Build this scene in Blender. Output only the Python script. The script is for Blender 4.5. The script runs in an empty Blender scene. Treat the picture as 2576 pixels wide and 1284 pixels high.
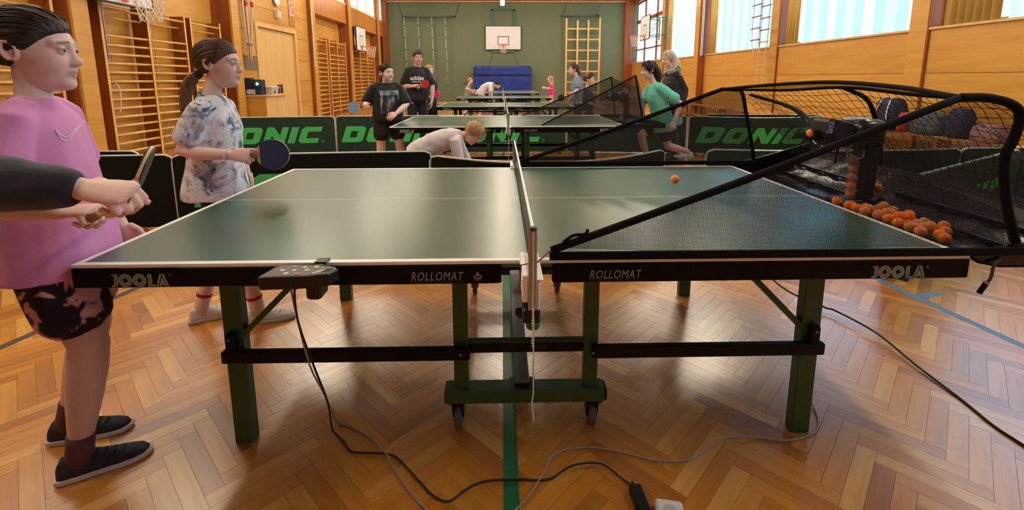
import bpy, bmesh, math, random
import numpy as np
from mathutils import Vector, Matrix, noise
from mathutils.bvhtree import BVHTree
random.seed(7)
np.random.seed(7)
scene = bpy.context.scene
COL = scene.collection
PI = math.pi
R = math.radians

# ------------------------------------------------------------------ camera
cam_data = bpy.data.cameras.new('camera')
cam = bpy.data.objects.new('camera', cam_data)
COL.objects.link(cam)
scene.camera = cam
cam_data.sensor_fit = 'HORIZONTAL'
cam_data.sensor_width = 36.0
cam_data.lens = 36.0 * 1188.24 / 2576.0
cam_data.shift_y = -(642.0 - 391.26) / 2576.0
cam_data.clip_start = 0.05
_yaw, _pit, _rol = 0.0214, -0.1613, -0.00263
_F = Vector((math.sin(_yaw) * math.cos(_pit), math.cos(_yaw) * math.cos(_pit), math.sin(_pit)))
_R = Vector((math.cos(_yaw), -math.sin(_yaw), 0))
_U = _R.cross(_F)
_R2 = _R * math.cos(_rol) + _U * math.sin(_rol)
_U2 = -_R * math.sin(_rol) + _U * math.cos(_rol)
_m = Matrix((_R2, _U2, -_F)).transposed().to_4x4()
_m.translation = (-0.08147, -1.36737, 1.3067)
cam.matrix_world = _m

# ------------------------------------------------------------------ world and exposure
world = bpy.data.worlds.new('world')
scene.world = world
world.use_nodes = True
wn = world.node_tree.nodes
wn['Background'].inputs[0].default_value = (0.62, 0.82, 1.0, 1)
wn['Background'].inputs[1].default_value = 1.6
scene.view_settings.view_transform = 'Standard'
scene.view_settings.look = 'None'
scene.view_settings.gamma = 1.0
scene.view_settings.use_curve_mapping = False
scene.view_settings.exposure = 0.75
WINDOW_GLOW = 0.95      # daylight soaking through the blinds
LAMP_GLOW = 38.0        # ceiling tubes
HALL = dict(xl=-6.2, xr=6.8, y0=-6.5, y1=24.15, zc=5.4)
# ------------------------------------------------------------------ helpers: colours and materials
def lin(c):
    return tuple(((v / 255.0) / 12.92 if v / 255.0 <= 0.04045 else ((v / 255.0 + 0.055) / 1.055) ** 2.4) for v in c[:3]) + (1.0,)

MATS = {}
def _new(name):
    m = bpy.data.materials.new(name)
    m.use_nodes = True
    nt = m.node_tree
    return m, nt, nt.nodes['Principled BSDF']

def plain(name, rgb, rough=0.5, spec=0.5, metal=0.0, vary=0.06, scale=18.0, bump=0.0, bscale=200.0, sheen=0.0, sss=0.0, coat=0.0, emit=None):
    """solid colour with a little procedural mottling"""
    if name in MATS: return MATS[name]
    m, nt, b = _new(name)
    n, l = nt.nodes, nt.links
    tc = n.new('ShaderNodeTexCoord')
    nz = n.new('ShaderNodeTexNoise'); nz.inputs['Scale'].default_value = scale; nz.inputs['Detail'].default_value = 3
    l.new(tc.outputs['Object'], nz.inputs['Vector'])
    mx = n.new('ShaderNodeMix'); mx.data_type = 'RGBA'
    c = lin(rgb)
    mx.inputs['A'].default_value = tuple(v * (1 - vary) for v in c[:3]) + (1,)
    mx.inputs['B'].default_value = tuple(min(1, v * (1 + vary)) for v in c[:3]) + (1,)
    l.new(nz.outputs['Fac'], mx.inputs['Factor'])
    l.new(mx.outputs['Result'], b.inputs['Base Color'])
    b.inputs['Roughness'].default_value = rough
    b.inputs['Specular IOR Level'].default_value = spec
    b.inputs['Metallic'].default_value = metal
    b.inputs['Sheen Weight'].default_value = sheen
    b.inputs['Coat Weight'].default_value = coat
    b.inputs['Coat Roughness'].default_value = 0.1
    if sss:
        b.inputs['Subsurface Weight'].default_value = sss
        b.inputs['Subsurface Radius'].default_value = (0.02, 0.008, 0.004)
        b.inputs['Subsurface Scale'].default_value = 0.5
    if bump:
        n2 = n.new('ShaderNodeTexNoise'); n2.inputs['Scale'].default_value = bscale; n2.inputs['Detail'].default_value = 2
        l.new(tc.outputs['Object'], n2.inputs['Vector'])
        bp = n.new('ShaderNodeBump'); bp.inputs['Strength'].default_value = bump; bp.inputs['Distance'].default_value = 0.002
        l.new(n2.outputs['Fac'], bp.inputs['Height']); l.new(bp.outputs['Normal'], b.inputs['Normal'])
    if emit:
        b.inputs['Emission Color'].default_value = lin(emit[0]); b.inputs['Emission Strength'].default_value = emit[1]
    MATS[name] = m
    return m

def ramp_mat(name, stops, scale=5.0, detail=4.0, rough=0.8, distort=0.0, stretch=(1, 1, 1), coord='Object', sheen=0.0, spec=0.3, bump=0.0, interp='LINEAR'):
    """noise through a colour ramp"""
    if name in MATS: return MATS[name]
    m, nt, b = _new(name)
    n, l = nt.nodes, nt.links
    tc = n.new('ShaderNodeTexCoord'); mp = n.new('ShaderNodeMapping'); mp.inputs['Scale'].default_value = stretch
    l.new(tc.outputs[coord], mp.inputs['Vector'])
    nz = n.new('ShaderNodeTexNoise'); nz.inputs['Scale'].default_value = scale; nz.inputs['Detail'].default_value = detail
    nz.inputs['Distortion'].default_value = distort
    l.new(mp.outputs['Vector'], nz.inputs['Vector'])
    cr = n.new('ShaderNodeValToRGB'); cr.color_ramp.interpolation = interp
    el = cr.color_ramp.elements
    while len(el) < len(stops): el.new(0.5)
    for e, (p, c) in zip(el, stops): e.position = p; e.color = lin(c)
    l.new(nz.outputs['Fac'], cr.inputs['Fac']); l.new(cr.outputs['Color'], b.inputs['Base Color'])
    b.inputs['Roughness'].default_value = rough; b.inputs['Specular IOR Level'].default_value = spec
    b.inputs['Sheen Weight'].default_value = sheen
    if bump:
        bp = n.new('ShaderNodeBump'); bp.inputs['Strength'].default_value = bump; bp.inputs['Distance'].default_value = 0.003
        l.new(nz.outputs['Fac'], bp.inputs['Height']); l.new(bp.outputs['Normal'], b.inputs['Normal'])
    MATS[name] = m
    return m

def wood(name, dark, light, scale=1.6, stretch=(1, 1, 12), rough=0.35, per_object=0.0, island=0.0, coat=0.0, spec=0.5, bump=0.0):
    """streaky timber; grain runs across the axis with the large stretch"""
    if name in MATS: return MATS[name]
    m, nt, b = _new(name)
    n, l = nt.nodes, nt.links
    tc = n.new('ShaderNodeTexCoord'); mp = n.new('ShaderNodeMapping'); mp.inputs['Scale'].default_value = stretch
    oi = n.new('ShaderNodeObjectInfo'); ge = n.new('ShaderNodeNewGeometry')
    add = n.new('ShaderNodeMath'); add.operation = 'ADD'
    l.new(oi.outputs['Random'], add.inputs[0]); l.new(ge.outputs['Random Per Island'], add.inputs[1])
    fr = n.new('ShaderNodeMath'); fr.operation = 'FRACT'; l.new(add.outputs[0], fr.inputs[0])
    mv = n.new('ShaderNodeVectorMath'); mv.operation = 'ADD'
    sc = n.new('ShaderNodeMath'); sc.operation = 'MULTIPLY'; sc.inputs[1].default_value = 40.0
    l.new(fr.outputs[0], sc.inputs[0])
    l.new(tc.outputs['Object'], mv.inputs[0]); l.new(sc.outputs[0], mv.inputs[1])
    l.new(mv.outputs[0], mp.inputs['Vector'])
    nz = n.new('ShaderNodeTexNoise'); nz.inputs['Scale'].default_value = scale; nz.inputs['Detail'].default_value = 5; nz.inputs['Roughness'].default_value = 0.6
    l.new(mp.outputs['Vector'], nz.inputs['Vector'])
    mx = n.new('ShaderNodeMix'); mx.data_type = 'RGBA'
    mx.inputs['A'].default_value = lin(dark); mx.inputs['B'].default_value = lin(light)
    mr = n.new('ShaderNodeMapRange'); mr.inputs[1].default_value = 0.3; mr.inputs[2].default_value = 0.7
    l.new(nz.outputs['Fac'], mr.inputs[0]); l.new(mr.outputs[0], mx.inputs['Factor'])
    out = mx.outputs['Result']
    if per_object:
        hs = n.new('ShaderNodeHueSaturation')
        v = n.new('ShaderNodeMapRange'); v.inputs[3].default_value = 1 - per_object; v.inputs[4].default_value = 1 + per_object * 0.6
        l.new(fr.outputs[0], v.inputs[0]); l.new(v.outputs[0], hs.inputs['Value'])
        l.new(out, hs.inputs['Color']); out = hs.outputs['Color']
    l.new(out, b.inputs['Base Color'])
    b.inputs['Roughness'].default_value = rough; b.inputs['Specular IOR Level'].default_value = spec
    b.inputs['Coat Weight'].default_value = coat; b.inputs['Coat Roughness'].default_value = 0.12
    if bump:
        bp = n.new('ShaderNodeBump'); bp.inputs['Strength'].default_value = bump; bp.inputs['Distance'].default_value = 0.004
        nb = n.new('ShaderNodeTexNoise'); nb.inputs['Scale'].default_value = 9.0
        l.new(tc.outputs['Object'], nb.inputs['Vector'])
        l.new(nb.outputs['Fac'], bp.inputs['Height']); l.new(bp.outputs['Normal'], b.inputs['Normal'])
    MATS[name] = m
    return m

def emitter(name, rgb, strength):
    if name in MATS: return MATS[name]
    m, nt, b = _new(name)
    b.inputs['Base Color'].default_value = lin(rgb)
    b.inputs['Emission Color'].default_value = lin(rgb); b.inputs['Emission Strength'].default_value = strength
    MATS[name] = m
    return m

def mesh_fabric(name, rgb, freq, fill, rough=0.8):
    """woven see-through fabric: holes cut by a UV grid"""
    if name in MATS: return MATS[name]
    m, nt, b = _new(name)
    n, l = nt.nodes, nt.links
    b.inputs['Base Color'].default_value = lin(rgb); b.inputs['Roughness'].default_value = rough
    uv = n.new('ShaderNodeUVMap'); sp = n.new('ShaderNodeSeparateXYZ'); l.new(uv.outputs[0], sp.inputs[0])
    outs = []
    for k in (0, 1):
        a = n.new('ShaderNodeMath'); a.operation = 'MULTIPLY'; a.inputs[1].default_value = freq
        l.new(sp.outputs[k], a.inputs[0])
        f = n.new('ShaderNodeMath'); f.operation = 'FRACT'; l.new(a.outputs[0], f.inputs[0])
        g = n.new('ShaderNodeMath'); g.operation = 'LESS_THAN'; g.inputs[1].default_value = fill
        l.new(f.outputs[0], g.inputs[0]); outs.append(g)
    mx = n.new('ShaderNodeMath'); mx.operation = 'MAXIMUM'
    l.new(outs[0].outputs[0], mx.inputs[0]); l.new(outs[1].outputs[0], mx.inputs[1])
    l.new(mx.outputs[0], b.inputs['Alpha'])
    MATS[name] = m
    return m

# ------------------------------------------------------------------ helpers: meshes
def frame_of(d, up=Vector((0, 0, 1))):
    d = Vector(d).normalized(); up = Vector(up)
    s = d.cross(up)
    if s.length < 1e-4: s = d.cross(Vector((1, 0, 0)))
    s.normalize(); u = s.cross(d).normalized()
    return d, s, u

class MB:
    def __init__(self): self.v = []; self.f = []; self.uv = None
    def add(self, vs, fs):
        o = len(self.v); self.v += [tuple(p) for p in vs]; self.f += [tuple(i + o for i in f) for f in fs]; return self
    def box(self, x0, x1, y0, y1, z0, z1):
        return self.add([(x0, y0, z0), (x1, y0, z0), (x1, y1, z0), (x0, y1, z0), (x0, y0, z1), (x1, y0, z1), (x1, y1, z1), (x0, y1, z1)],
                        [(0, 3, 2, 1), (4, 5, 6, 7), (0, 1, 5, 4), (1, 2, 6, 5), (2, 3, 7, 6), (3, 0, 4, 7)])
    def cbox(self, x0, x1, y0, y1, z0, z1, c=0.004):
        """box with chamfered edges (top, bottom and vertical)"""
        def ring(z, i):
            a0, a1, b0, b1 = x0 + i, x1 - i, y0 + i, y1 - i
            return [(a0 + c, b0, z), (a1 - c, b0, z), (a1, b0 + c, z), (a1, b1 - c, z), (a1 - c, b1, z), (a0 + c, b1, z), (a0, b1 - c, z), (a0, b0 + c, z)]
        return self.loft([ring(z0, c), ring(z0 + c, 0), ring(z1 - c, 0), ring(z1, c)])
    def beam(self, p0, p1, w, h, up=(0, 0, 1)):
        p0, p1 = Vector(p0), Vector(p1); d, s, u = frame_of(p1 - p0, up)
        vs = [p + s * a * w / 2 + u * b * h / 2 for p in (p0, p1) for a, b in ((-1, -1), (1, -1), (1, 1), (-1, 1))]
        return self.add(vs, [(0, 1, 2, 3), (7, 6, 5, 4), (0, 4, 5, 1), (1, 5, 6, 2), (2, 6, 7, 3), (3, 7, 4, 0)])
    def loft(self, rings, cap=True, closed=True):
        n = len(rings[0]); o = len(self.v)
        for r in rings: self.v += [tuple(p) for p in r]
        for i in range(len(rings) - 1):
            for j in range(n if closed else n - 1):
                k = (j + 1) % n
                self.f.append((o + i * n + j, o + i * n + k, o + (i + 1) * n + k, o + (i + 1) * n + j))
        if cap and closed:
            self.f.append(tuple(o + j for j in reversed(range(n)))); self.f.append(tuple(o + (len(rings) - 1) * n + j for j in range(n)))
        return self
    def tube(self, pts, r, seg=8, cap=True, up=(0, 0, 1), flat=1.0):
        pts = [Vector(p) for p in pts]; rings = []
        side = None
        for i, p in enumerate(pts):
            d = (pts[min(i + 1, len(pts) - 1)] - pts[max(i - 1, 0)])
            if d.length < 1e-9: d = Vector((0, 0, 1))
            d.normalize()
            if side is None: _, s, u = frame_of(d, up)
            else:
                s = side - d * side.dot(d); s.normalize(); u = s.cross(d)
            side = s
            rr = r[i] if isinstance(r, (list, tuple)) else r
            rings.append([p + s * math.cos(2 * PI * k / seg) * rr + u * math.sin(2 * PI * k / seg) * rr * flat for k in range(seg)])
        return self.loft(rings, cap)
    def lathe(self, prof, o=(0, 0, 0), ax=(0, 0, 1), seg=20, cap=True):
        o = Vector(o); d, s, u = frame_of(ax, (1, 0, 0) if abs(Vector(ax).normalized().z) > 0.9 else (0, 0, 1))
        return self.loft([[o + d * h + s * math.cos(2 * PI * k / seg) * r + u * math.sin(2 * PI * k / seg) * r for k in range(seg)] for r, h in prof], cap)
    def ball(self, c, r, seg=16, rings=10, sc=(1, 1, 1)):
        o = len(self.v); c = Vector(c)
        self.v.append((c.x, c.y, c.z + r * sc[2]))
        for i in range(1, rings):
            t = PI * i / rings
            for k in range(seg):
                a = 2 * PI * k / seg
                self.v.append((c.x + r * sc[0] * math.sin(t) * math.cos(a), c.y + r * sc[1] * math.sin(t) * math.sin(a), c.z + r * sc[2] * math.cos(t)))
        self.v.append((c.x, c.y, c.z - r * sc[2])); e = len(self.v) - 1
        for k in range(seg):
            self.f.append((o, o + 1 + k, o + 1 + (k + 1) % seg))
            self.f.append((e, e - seg + (k + 1) % seg, e - seg + k))
        for i in range(rings - 2):
            for k in range(seg):
                a = o + 1 + i * seg + k; b = o + 1 + i * seg + (k + 1) % seg
                self.f.append((a, a + seg, b + seg, b))
        return self
    def prism(self, poly, o, ux, uy, depth):
        """2-D outline in the frame o, ux, uy pushed by the vector depth (may be concave)"""
        o, ux, uy, dp = Vector(o), Vector(ux), Vector(uy), Vector(depth)
        n = len(poly)
        a = [o + ux * x + uy * y for x, y in poly]; b = [p + dp for p in a]
        k = len(self.v); self.v += [tuple(p) for p in a + b]
        self.f.append(tuple(k + i for i in reversed(range(n)))); self.f.append(tuple(k + n + i for i in range(n)))
        for i in range(n):
            j = (i + 1) % n; self.f.append((k + i, k + j, k + n + j, k + n + i))
        return self
    def shift(self, d):
        self.v = [(p[0] + d[0], p[1] + d[1], p[2] + d[2]) for p in self.v]; return self
    def xform(self, M):
        self.v = [tuple(M @ Vector(p)) for p in self.v]; return self
    def mesh(self, name, smooth=False):
        me = bpy.data.meshes.new(name); me.from_pydata(self.v, [], self.f); me.update()
        if smooth: me.polygons.foreach_set('use_smooth', [True] * len(me.polygons))
        return me
    def build(self, name, mat, parent=None, smooth=False, bevel=0.0, world=False, tri=False):
        me = self.mesh(name, smooth)
        bm = bmesh.new(); bm.from_mesh(me); bmesh.ops.recalc_face_normals(bm, faces=bm.faces[:]); bm.to_mesh(me); bm.free()
        return link(name, me, mat, parent, bevel, world)

def link(name, me, mat, parent=None, bevel=0.0, world=False):
    o = bpy.data.objects.new(name, me); COL.objects.link(o)
    if mat is not None:
        me.materials.clear(); me.materials.append(mat)
    if parent is not None:
        o.parent = parent
        if world: me.transform(Matrix.Translation(-parent.location))
    if bevel:
        b = o.modifiers.new('bevel', 'BEVEL'); b.width = bevel; b.segments = 2; b.limit_method = 'ANGLE'; b.angle_limit = R(40)
    return o

def tag(o, label, cat, group=None):
    o['label'] = label; o['category'] = cat
    if group: o['group'] = group
    return o
def thing(name, label, cat, loc=(0, 0, 0), rz=0.0, group=None):
    o = bpy.data.objects.new(name, None); COL.objects.link(o); o.empty_display_size = 0.1
    o.location = loc; o.rotation_euler = (0, 0, rz)
    return tag(o, label, cat, group)
def struct(o): o['kind'] = 'structure'; return o
def copy_tree(o, parent=None):
    c = o.copy(); COL.objects.link(c); c.parent = parent
    for ch in list(o.children): copy_tree(ch, c)
    return c
def unbevel(o):
    for ch in list(o.children): unbevel(ch)

def text_mb(body, size, o, ux, uy, depth=0.001, bold=0.0, shear=0.0, sx=1.0, align='LEFT', spacing=1.0):
    """flat lettering as an MB: baseline at o, ux to the right, uy up"""
    cu = bpy.data.curves.new('lettering', 'FONT'); cu.body = body; cu.size = size; cu.offset = bold; cu.shear = shear; cu.align_x = align
    cu.space_character = spacing; cu.resolution_u = 3
    ob = bpy.data.objects.new('lettering', cu); COL.objects.link(ob)
    dg = bpy.context.evaluated_depsgraph_get(); dg.update()
    me = bpy.data.meshes.new_from_object(ob.evaluated_get(dg))
    COL.objects.unlink(ob); bpy.data.objects.remove(ob); bpy.data.curves.remove(cu)
    mb = MB(); o, ux, uy = Vector(o), Vector(ux), Vector(uy); nrm = ux.cross(uy).normalized()
    mb.v = [tuple(o + ux * (v.co.x * sx) + uy * v.co.y + nrm * depth) for v in me.vertices]
    mb.f = [tuple(p.vertices) for p in me.polygons]
    bpy.data.meshes.remove(me)
    return mb
def lerp(a, b, t): return a + (b - a) * t
def spline(pts, n):
    """Catmull-Rom through 3-D points"""
    P = [Vector(p) for p in pts]; P = [P[0] * 2 - P[1]] + P + [P[-1] * 2 - P[-2]]
    out = []
    for i in range(1, len(P) - 2):
        for k in range(n):
            t = k / n
            out.append(0.5 * ((2 * P[i]) + (P[i + 1] - P[i - 1]) * t + (2 * P[i - 1] - 5 * P[i] + 4 * P[i + 1] - P[i + 2]) * t * t + (3 * P[i] - P[i - 1] - 3 * P[i + 1] + P[i + 2]) * t ** 3))
    out.append(P[-2].copy())
    return out
# ------------------------------------------------------------------ materials of the hall
def floor_material():
    m, nt, b = _new('parquet'); n, l = nt.nodes, nt.links
    uv = n.new('ShaderNodeUVMap'); mp = n.new('ShaderNodeMapping'); mp.inputs['Scale'].default_value = (2.5, 22, 1)
    l.new(uv.outputs[0], mp.inputs[0])
    nz = n.new('ShaderNodeTexNoise'); nz.inputs['Scale'].default_value = 1.6; nz.inputs['Detail'].default_value = 5; nz.inputs['Roughness'].default_value = 0.6
    l.new(mp.outputs[0], nz.inputs['Vector'])
    oi = n.new('ShaderNodeObjectInfo'); ge = n.new('ShaderNodeNewGeometry')
    add = n.new('ShaderNodeMath'); add.operation = 'ADD'; l.new(oi.outputs['Random'], add.inputs[0]); l.new(ge.outputs['Random Per Island'], add.inputs[1])
    fr = n.new('ShaderNodeMath'); fr.operation = 'FRACT'; l.new(add.outputs[0], fr.inputs[0])
    cr = n.new('ShaderNodeValToRGB'); el = cr.color_ramp.elements
    for p, c in ((0.0, (168, 100, 34)), (0.2, (196, 124, 38)), (0.5, (206, 134, 42)), (0.82, (212, 144, 50)), (1.0, (230, 174, 90))):
        e = el[0] if p == 0.0 else (el[-1] if p == 1.0 else el.new(p)); e.position = p; e.color = lin(c)
    l.new(fr.outputs[0], cr.inputs[0])
    mx = n.new('ShaderNodeMix'); mx.data_type = 'RGBA'; mx.blend_type = 'MULTIPLY'; mx.inputs['Factor'].default_value = 0.55
    c2 = n.new('ShaderNodeValToRGB'); c2.color_ramp.elements[0].position = 0.3; c2.color_ramp.elements[0].color = (0.62, 0.56, 0.5, 1); c2.color_ramp.elements[1].position = 0.7
    l.new(nz.outputs['Fac'], c2.inputs[0]); l.new(cr.outputs[0], mx.inputs['A']); l.new(c2.outputs[0], mx.inputs['B'])
    l.new(mx.outputs['Result'], b.inputs['Base Color'])
    tc = n.new('ShaderNodeTexCoord'); w = n.new('ShaderNodeTexNoise'); w.inputs['Scale'].default_value = 2.2; w.inputs['Detail'].default_value = 3
    l.new(ge.outputs['Position'], w.inputs['Vector'])
    rr = n.new('ShaderNodeMapRange'); rr.inputs[3].default_value = 0.2; rr.inputs[4].default_value = 0.36
    l.new(w.outputs['Fac'], rr.inputs[0]); l.new(rr.outputs[0], b.inputs['Roughness'])
    b.inputs['Specular IOR Level'].default_value = 0.5
    b.inputs['Coat Weight'].default_value = 1.0; b.inputs['Coat Roughness'].default_value = 0.27; b.inputs['Coat IOR'].default_value = 1.7
    wb = n.new('ShaderNodeTexNoise'); wb.inputs['Scale'].default_value = 14.0; l.new(ge.outputs['Position'], wb.inputs['Vector'])
    bp = n.new('ShaderNodeBump'); bp.inputs['Strength'].default_value = 0.10; bp.inputs['Distance'].default_value = 0.004
    l.new(wb.outputs['Fac'], bp.inputs['Height']); l.new(bp.outputs['Normal'], b.inputs['Normal'])
    return m
M_floor = floor_material()
M_joint = plain('joint_filler', (136, 84, 32), 0.6)
M_panel = wood('wall_panel', (190, 138, 58), (208, 158, 76), scale=1.2, stretch=(1, 1.0, 9), rough=0.32, per_object=0.07)
M_pillar = wood('pillar_wood', (168, 104, 42), (192, 128, 58), scale=1.2, stretch=(5, 5, 0.5), rough=0.35, per_object=0.05)
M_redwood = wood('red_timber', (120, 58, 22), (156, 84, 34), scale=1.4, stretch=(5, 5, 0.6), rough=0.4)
M_pale = wood('pale_beech', (204, 166, 102), (220, 184, 120), scale=1.4, stretch=(4, 4, 0.5), rough=0.4, per_object=0.05)
M_rung = wood('rung_beech', (216, 170, 92), (232, 190, 114), scale=2.0, stretch=(4, 0.6, 4), rough=0.35, per_object=0.06)
M_green_wall = plain('green_wall', (112, 122, 96), 0.85, vary=0.05, scale=3.0, bump=0.15, bscale=60)
M_ceiling = plain('ceiling_board', (214, 208, 194), 0.8, vary=0.04)
M_beam = wood('ceiling_beam', (122, 66, 28), (150, 88, 40), scale=1.0, stretch=(0.5, 6, 6))
M_white = plain('white_paint', (226, 228, 228), 0.4, vary=0.02)
M_steel = plain('brushed_steel', (150, 152, 155), 0.32, metal=0.9, vary=0.05)
M_black = plain('black_plastic', (17, 17, 19), 0.42, vary=0.1)
M_glass = plain('window_glass', (220, 235, 245), 0.02)
_b = M_glass.node_tree.nodes['Principled BSDF']; _b.inputs['Transmission Weight'].default_value = 1.0; _b.inputs['IOR'].default_value = 1.05

XL, XR, Y0, Y1, ZC = HALL['xl'], HALL['xr'], HALL['y0'], HALL['y1'], HALL['zc']
# ------------------------------------------------------------------ floor and herringbone planks
floor = struct(MB().box(XL - 0.35, XR + 0.3, Y0 - 0.2, Y1 + 0.2, -0.12, -0.0015).build('floor', M_joint))
PL, PW = 0.35, 0.35 / 6
def plank_list():
    out = []; s = math.sqrt(0.5)
    for j in range(-75, 76):
        for k in range(-420, 420):
            for kind in (0, 1):
                a, b = k + j * 6, k - j * 6 + kind
                cu, cv = ((a + 3) * PW, (b + 0.5) * PW) if kind == 0 else ((a + 0.5) * PW, (b + 3) * PW)
                x, y = (cu - cv) * s, (cu + cv) * s
                if XL - 0.30 < x < XR + 0.05 and Y0 < y < Y1:
                    out.append((x, y, kind))
    return out
_pl = plank_list()
_camp = Vector((-0.08147, -1.36737, 1.3067))
def _view(x, y):
    d = Vector((x, y, 0)) - _camp; z = d.dot(_F)
    if z < 0.2: return None
    return 1288 + 1188.24 * d.dot(_R2) / z, 391.26 - 1188.24 * d.dot(_U2) / z, z
_vis = []
for i, (x, y, k) in enumerate(_pl):
    v = _view(x, y)
    if v and -10 < v[0] < 2586 and v[1] < 1300: _vis.append((v[2], i))
_near = set(i for _, i in sorted(_vis)[:300])
def plank_geo(x, y, kind):
    a = PI / 4 if kind == 0 else 3 * PI / 4
    d = Vector((math.cos(a), math.sin(a), 0)); s = Vector((-math.sin(a), math.cos(a), 0))
    hl, hw, e = PL / 2 - 0.0001, PW / 2 - 0.0001, 0.0004
    vs = []
    for z, i in ((-0.003, 0.0), (0.0, e)):
        for p, q in ((-1, -1), (1, -1), (1, 1), (-1, 1)):
            c = Vector((x, y, z)) + d * p * (hl - i) + s * q * (hw - i); vs.append(tuple(c))
    fs = [(4, 5, 6, 7), (0, 1, 5, 4), (1, 2, 6, 5), (2, 3, 7, 6), (3, 0, 4, 7)]
    return vs, fs
def uv_planks(me, n):
    uvl = me.uv_layers.new(name='UVMap'); rng = np.random.RandomState(3)
    quad = {0: (0, 0), 1: (PL, 0), 2: (PL, PW), 3: (0, PW)}
    co = np.zeros(len(me.loops) * 2, dtype=np.float32); vi = np.zeros(len(me.loops), dtype=np.int32); me.loops.foreach_get('vertex_index', vi)
    off = rng.rand(n, 2) * 40; q = np.array([quad[k] for k in range(4)])
    uv = q[vi % 4] + off[vi // 8]
    uvl.data.foreach_set('uv', uv.astype(np.float32).ravel())
field = MB()
for i, (x, y, k) in enumerate(_pl):
    if i not in _near: field.add(*plank_geo(x, y, k))
_me = field.mesh('plank_field'); uv_planks(_me, len(_pl) - len(_near))
pf = link('plank_field', _me, M_floor, floor); pf['kind'] = 'stuff'
_pm = []
for kind in (0, 1):
    m0 = MB().add(*plank_geo(0, 0, kind)).mesh('plank'); uv_planks(m0, 1); m0.materials.append(M_floor); _pm.append(m0)
for i in sorted(_near):
    x, y, k = _pl[i]
    o = bpy.data.objects.new('plank', _pm[k]); COL.objects.link(o); o.parent = floor; o.location = (x, y, 0)
# court lines painted on the parquet
def floor_line(p0, p1, w, mat, label):
    p0, p1 = Vector((*p0, 0)), Vector((*p1, 0)); d, s, u = frame_of(p1 - p0)
    mb = MB().add([p0 - s * w / 2 + u * 0.0006, p0 + s * w / 2 + u * 0.0006, p1 + s * w / 2 + u * 0.0006, p1 - s * w / 2 + u * 0.0006], [(0, 1, 2, 3)])
    o = mb.build('trim_floor_line', mat); struct(o); o['label'] = label; return o
M_lgreen = plain('line_green', (24, 108, 62), 0.4, vary=0.1, scale=30)
M_lblack = plain('line_dark', (74, 66, 58), 0.4, vary=0.1, scale=30)
M_lblue = plain('line_blue', (88, 126, 158), 0.4, vary=0.1, scale=30)
floor_line((-0.062, -6.0), (-0.045, 23.5), 0.05, M_lgreen, 'green court line running under the middle of the tables')
floor_line((-2.72, 0.2), (-2.2, 2.35), 0.05, M_lblack, 'dark court line beside the barrier')
floor_line((2.545, 0.2), (2.31, 2.0), 0.05, M_lblue, 'blue court line beside the robot net')
floor_line((2.43, 1.262), (2.60, 1.30), 0.05, M_lblue, 'short blue mark branching off the blue court line')

# ------------------------------------------------------------------ far wall, rear wall, ceiling
wall_back = struct(MB().box(XL - 0.6, XR + 0.6, Y1, Y1 + 0.2, -0.1, ZC + 0.3).build('wall_back', M_green_wall))
wall_front = struct(MB().box(XL - 0.6, XR + 0.6, Y0 - 0.2, Y0, -0.1, ZC + 0.3).build('wall_front', M_pillar))
ceiling = struct(MB().box(XL - 0.6, XR + 0.6, Y0 - 0.2, Y1 + 0.2, ZC, ZC + 0.15).build('ceiling', M_ceiling))
struct(MB().box(XL, XR, Y1 - 0.22, Y1, ZC - 0.14, ZC).build('trim_ceiling_edge', M_beam))
struct(MB().box(XL, XR, Y1 - 0.24, Y1, ZC - 0.19, ZC - 0.14).build('trim_ceiling_strip', M_pale))
for y in (1.5, 6.5, 10.7, 15.0, 19.0, 22.4):
    MB().box(XL, XR, y - 0.09, y + 0.09, ZC - 0.16, ZC + 0.01).build('ceiling_beam', M_beam, ceiling)
struct(MB().box(XL, -5.95, 23.72, Y1, 0, ZC).build('trim_corner_left', M_redwood))
struct(MB().box(6.35, XR, 23.85, Y1, 0, ZC).build('trim_corner_right', M_redwood))
struct(MB().box(-5.95, 6.35, Y1 - 0.02, Y1, 0, 0.08).build('baseboard_back', M_pale))

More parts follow.
